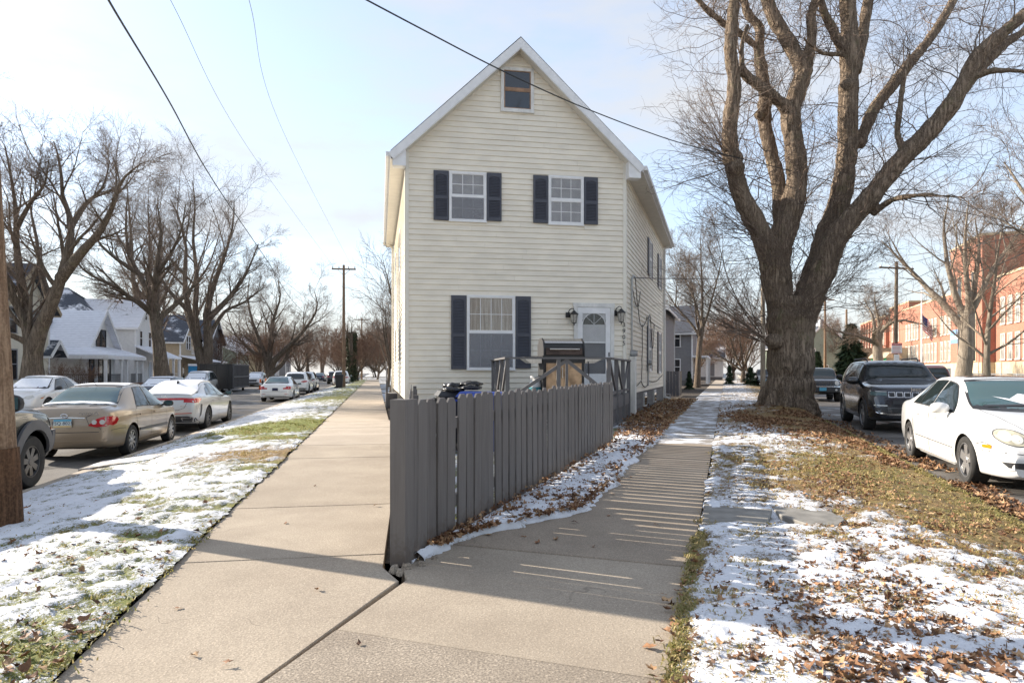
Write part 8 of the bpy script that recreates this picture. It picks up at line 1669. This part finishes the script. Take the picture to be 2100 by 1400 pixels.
for x in (T0 + 1.6, T0 + 6.0): m = MB(); m.box(x, 1.2 - .03, 2.4, x + 1.4, 1.2 + .06, 12.2); f = m.build('stair_window', M['limestone'], wings[1]); m = MB(); m.box(x + .15, 1.2 + .06, 2.5, x + 1.25, 1.2 + .09, 12.1); m.build('pane', M['glass_dark'], f)
for i in range(8): x = E1 + 14 + i*2.6; swin(wings[4], x, 6.2, .9, 3.6, .4) ; sbox(x + 1.3, x + 1.9, .1, .4, 11.0, 'brick_pier', 'brick', 2.3, wings[4])
for i in range(3): swin(wings[3], E1 + 2 + i*4, 6.5, .9, 3.2, 1.0)
sbox(E1 - 4, E1 + 9, -6.5, -.1, 5.0, 'entrance_wing', 'limestone')
sb = obj('school_banner', None) if False else thing('banner', 'blue banner on the school wall behind the hollow tree', 'banner', tuple(at(1958, 690, 74.5)), AR - R(0)); MB().box(-1.6, -.04, -.8, 1.6, .0, .8).build('cloth', mat('banner_blue', (.16, .30, .52), .7), sb); MB().box(-1.3, .001, -.3, 1.3, .03, .1).build('print', M['sign_white'], sb)
fp_ = at(1890, 760, 62); fpole = thing('flagpole', 'white flagpole in front of the school', 'flagpole', (fp_.x, fp_.y, -.06)); m = MB(); m.tube([(0, 0, 0), (0, 0, 10.3)], [.09, .05], 10); m.lathe([(.0, 0), (.09, .08), (.0, .18)], 8, Matrix.Translation((0, 0, 10.3))); m.build('pole', M['white'], fpole, 50)
fg = thing('flag', 'limp red and white striped flag with blue canton on the flagpole', 'flag', (fp_.x + .08, fp_.y - .02, 0))
for k in range(13):
    m = MB(); vs = []; 
    for i in range(8): f = i/7; xx = f*1.0; zz = 6.95 - k*.115 - f*1.25; vs += [(xx, .12*math.sin(f*9), zz), (xx, .12*math.sin(f*9), zz - .114)]
    n0 = 3 if k < 7 else 0; m.add(vs, [(2*i, 2*i + 1, 2*i + 3, 2*i + 2) for i in range(n0, 7)]); m.build('stripe', M['sign_red'] if k % 2 == 0 else M['sign_white'], fg)
    if n0: m = MB(); m.add(vs, [(2*i, 2*i + 1, 2*i + 3, 2*i + 2) for i in range(0, 3)]); m.build('canton', M['flag_blue'], fg)
# chain link fence, small sign post, play frame
def chain(label, p0, L, rot, H=1.2):
    t = thing('chain_link_fence', label, 'fence', p0, rot, 'chain link fences by the school'); 
    for i in range(int(L/2.4) + 1): m = MB(); m.tube([(i*2.4, 0, 0), (i*2.4, 0, H + .05)], .035, 6); m.build('post', M['galv'], t)
    m = MB(); m.tube([(0, 0, H), (L, 0, H)], .025, 6); m.build('top_rail', M['galv'], t); m = MB()
    for k in range(int((L + H)/.13)):
        for s_ in (1, -1):
            a = k*.13 - (H if s_ > 0 else 0); x0, x1 = (a, a + H) if s_ > 0 else (a, a - H); z0, z1 = 0, H
            if x0 < 0: z0 = -x0 if s_ > 0 else 0; x0 = max(0, x0)
            if x1 > L: z1 = H - (x1 - L); x1 = L
            if x0 > L: z0 = x0 - L; x0 = L
            if x1 < 0: z1 = H + x1; x1 = 0
            if abs(x1 - x0) > .02: m.bar((x0, 0, z0), (x1, 0, z1), .012)
    m.build('wire_mesh', M['galv'], t)
p = at(1965, 760, 44); chain('grey chain link fence in front of the school tower', (RF(31) + 4.9, 31, -.05), 17, AR); chain('far chain link fence left of the dark SUV', (RF(62) + .6, 72, -.05), 9, AR + 1.2)
p = at(1945, 760, 36); sp = thing('sign_post', 'small white sign on a dark post near the hollow tree', 'sign', (p.x, p.y, -.05)); m = MB(); m.tube([(0, 0, 0), (0, 0, 1.5)], .04, 6); m.build('post', M['black'], sp); MB().box(-.10, -.06, .95, .10, -.045, 1.55).build('panel', M['sign_white'], sp)
for k in range(2): m = MB(); m.bar((-1.0 + k*2.2, .2, 0), (-1.0 + k*2.2, .2, 1.0), .05); m.bar((-1.0 + k*2.2, .2, 1.0), (-.1 + k*1.9, .1, .6), .04); m.build('handrail', M['galv'], sp)
p = at(1815, 742, 80); pf = thing('play_frame', 'green posted play frame with tan canopy by the school entrance', 'play frame', (p.x, p.y, -.05), .3)
for x, y in ((-1, -1), (1, -1), (-1, 1), (1, 1)): m = MB(); m.tube([(x, y, 0), (x, y, 3.0)], .10, 8); m.build('post', M['play_green'], pf)
m = MB(); m.prism([(-1.4, 3.0), (1.4, 3.0), (.8, 3.5), (0, 3.75), (-.8, 3.5)], -1.3, 1.3); m.build('canopy', M['limestone'], pf); MB().box(-1.0, -1.0, 1.0, 1.0, 1.0, 1.12).build('platform', M['play_green'], pf); MB().box(-.2, -1.15, .2, 1.0, -1.05, 1.5).build('panel', M['play_green'], pf)
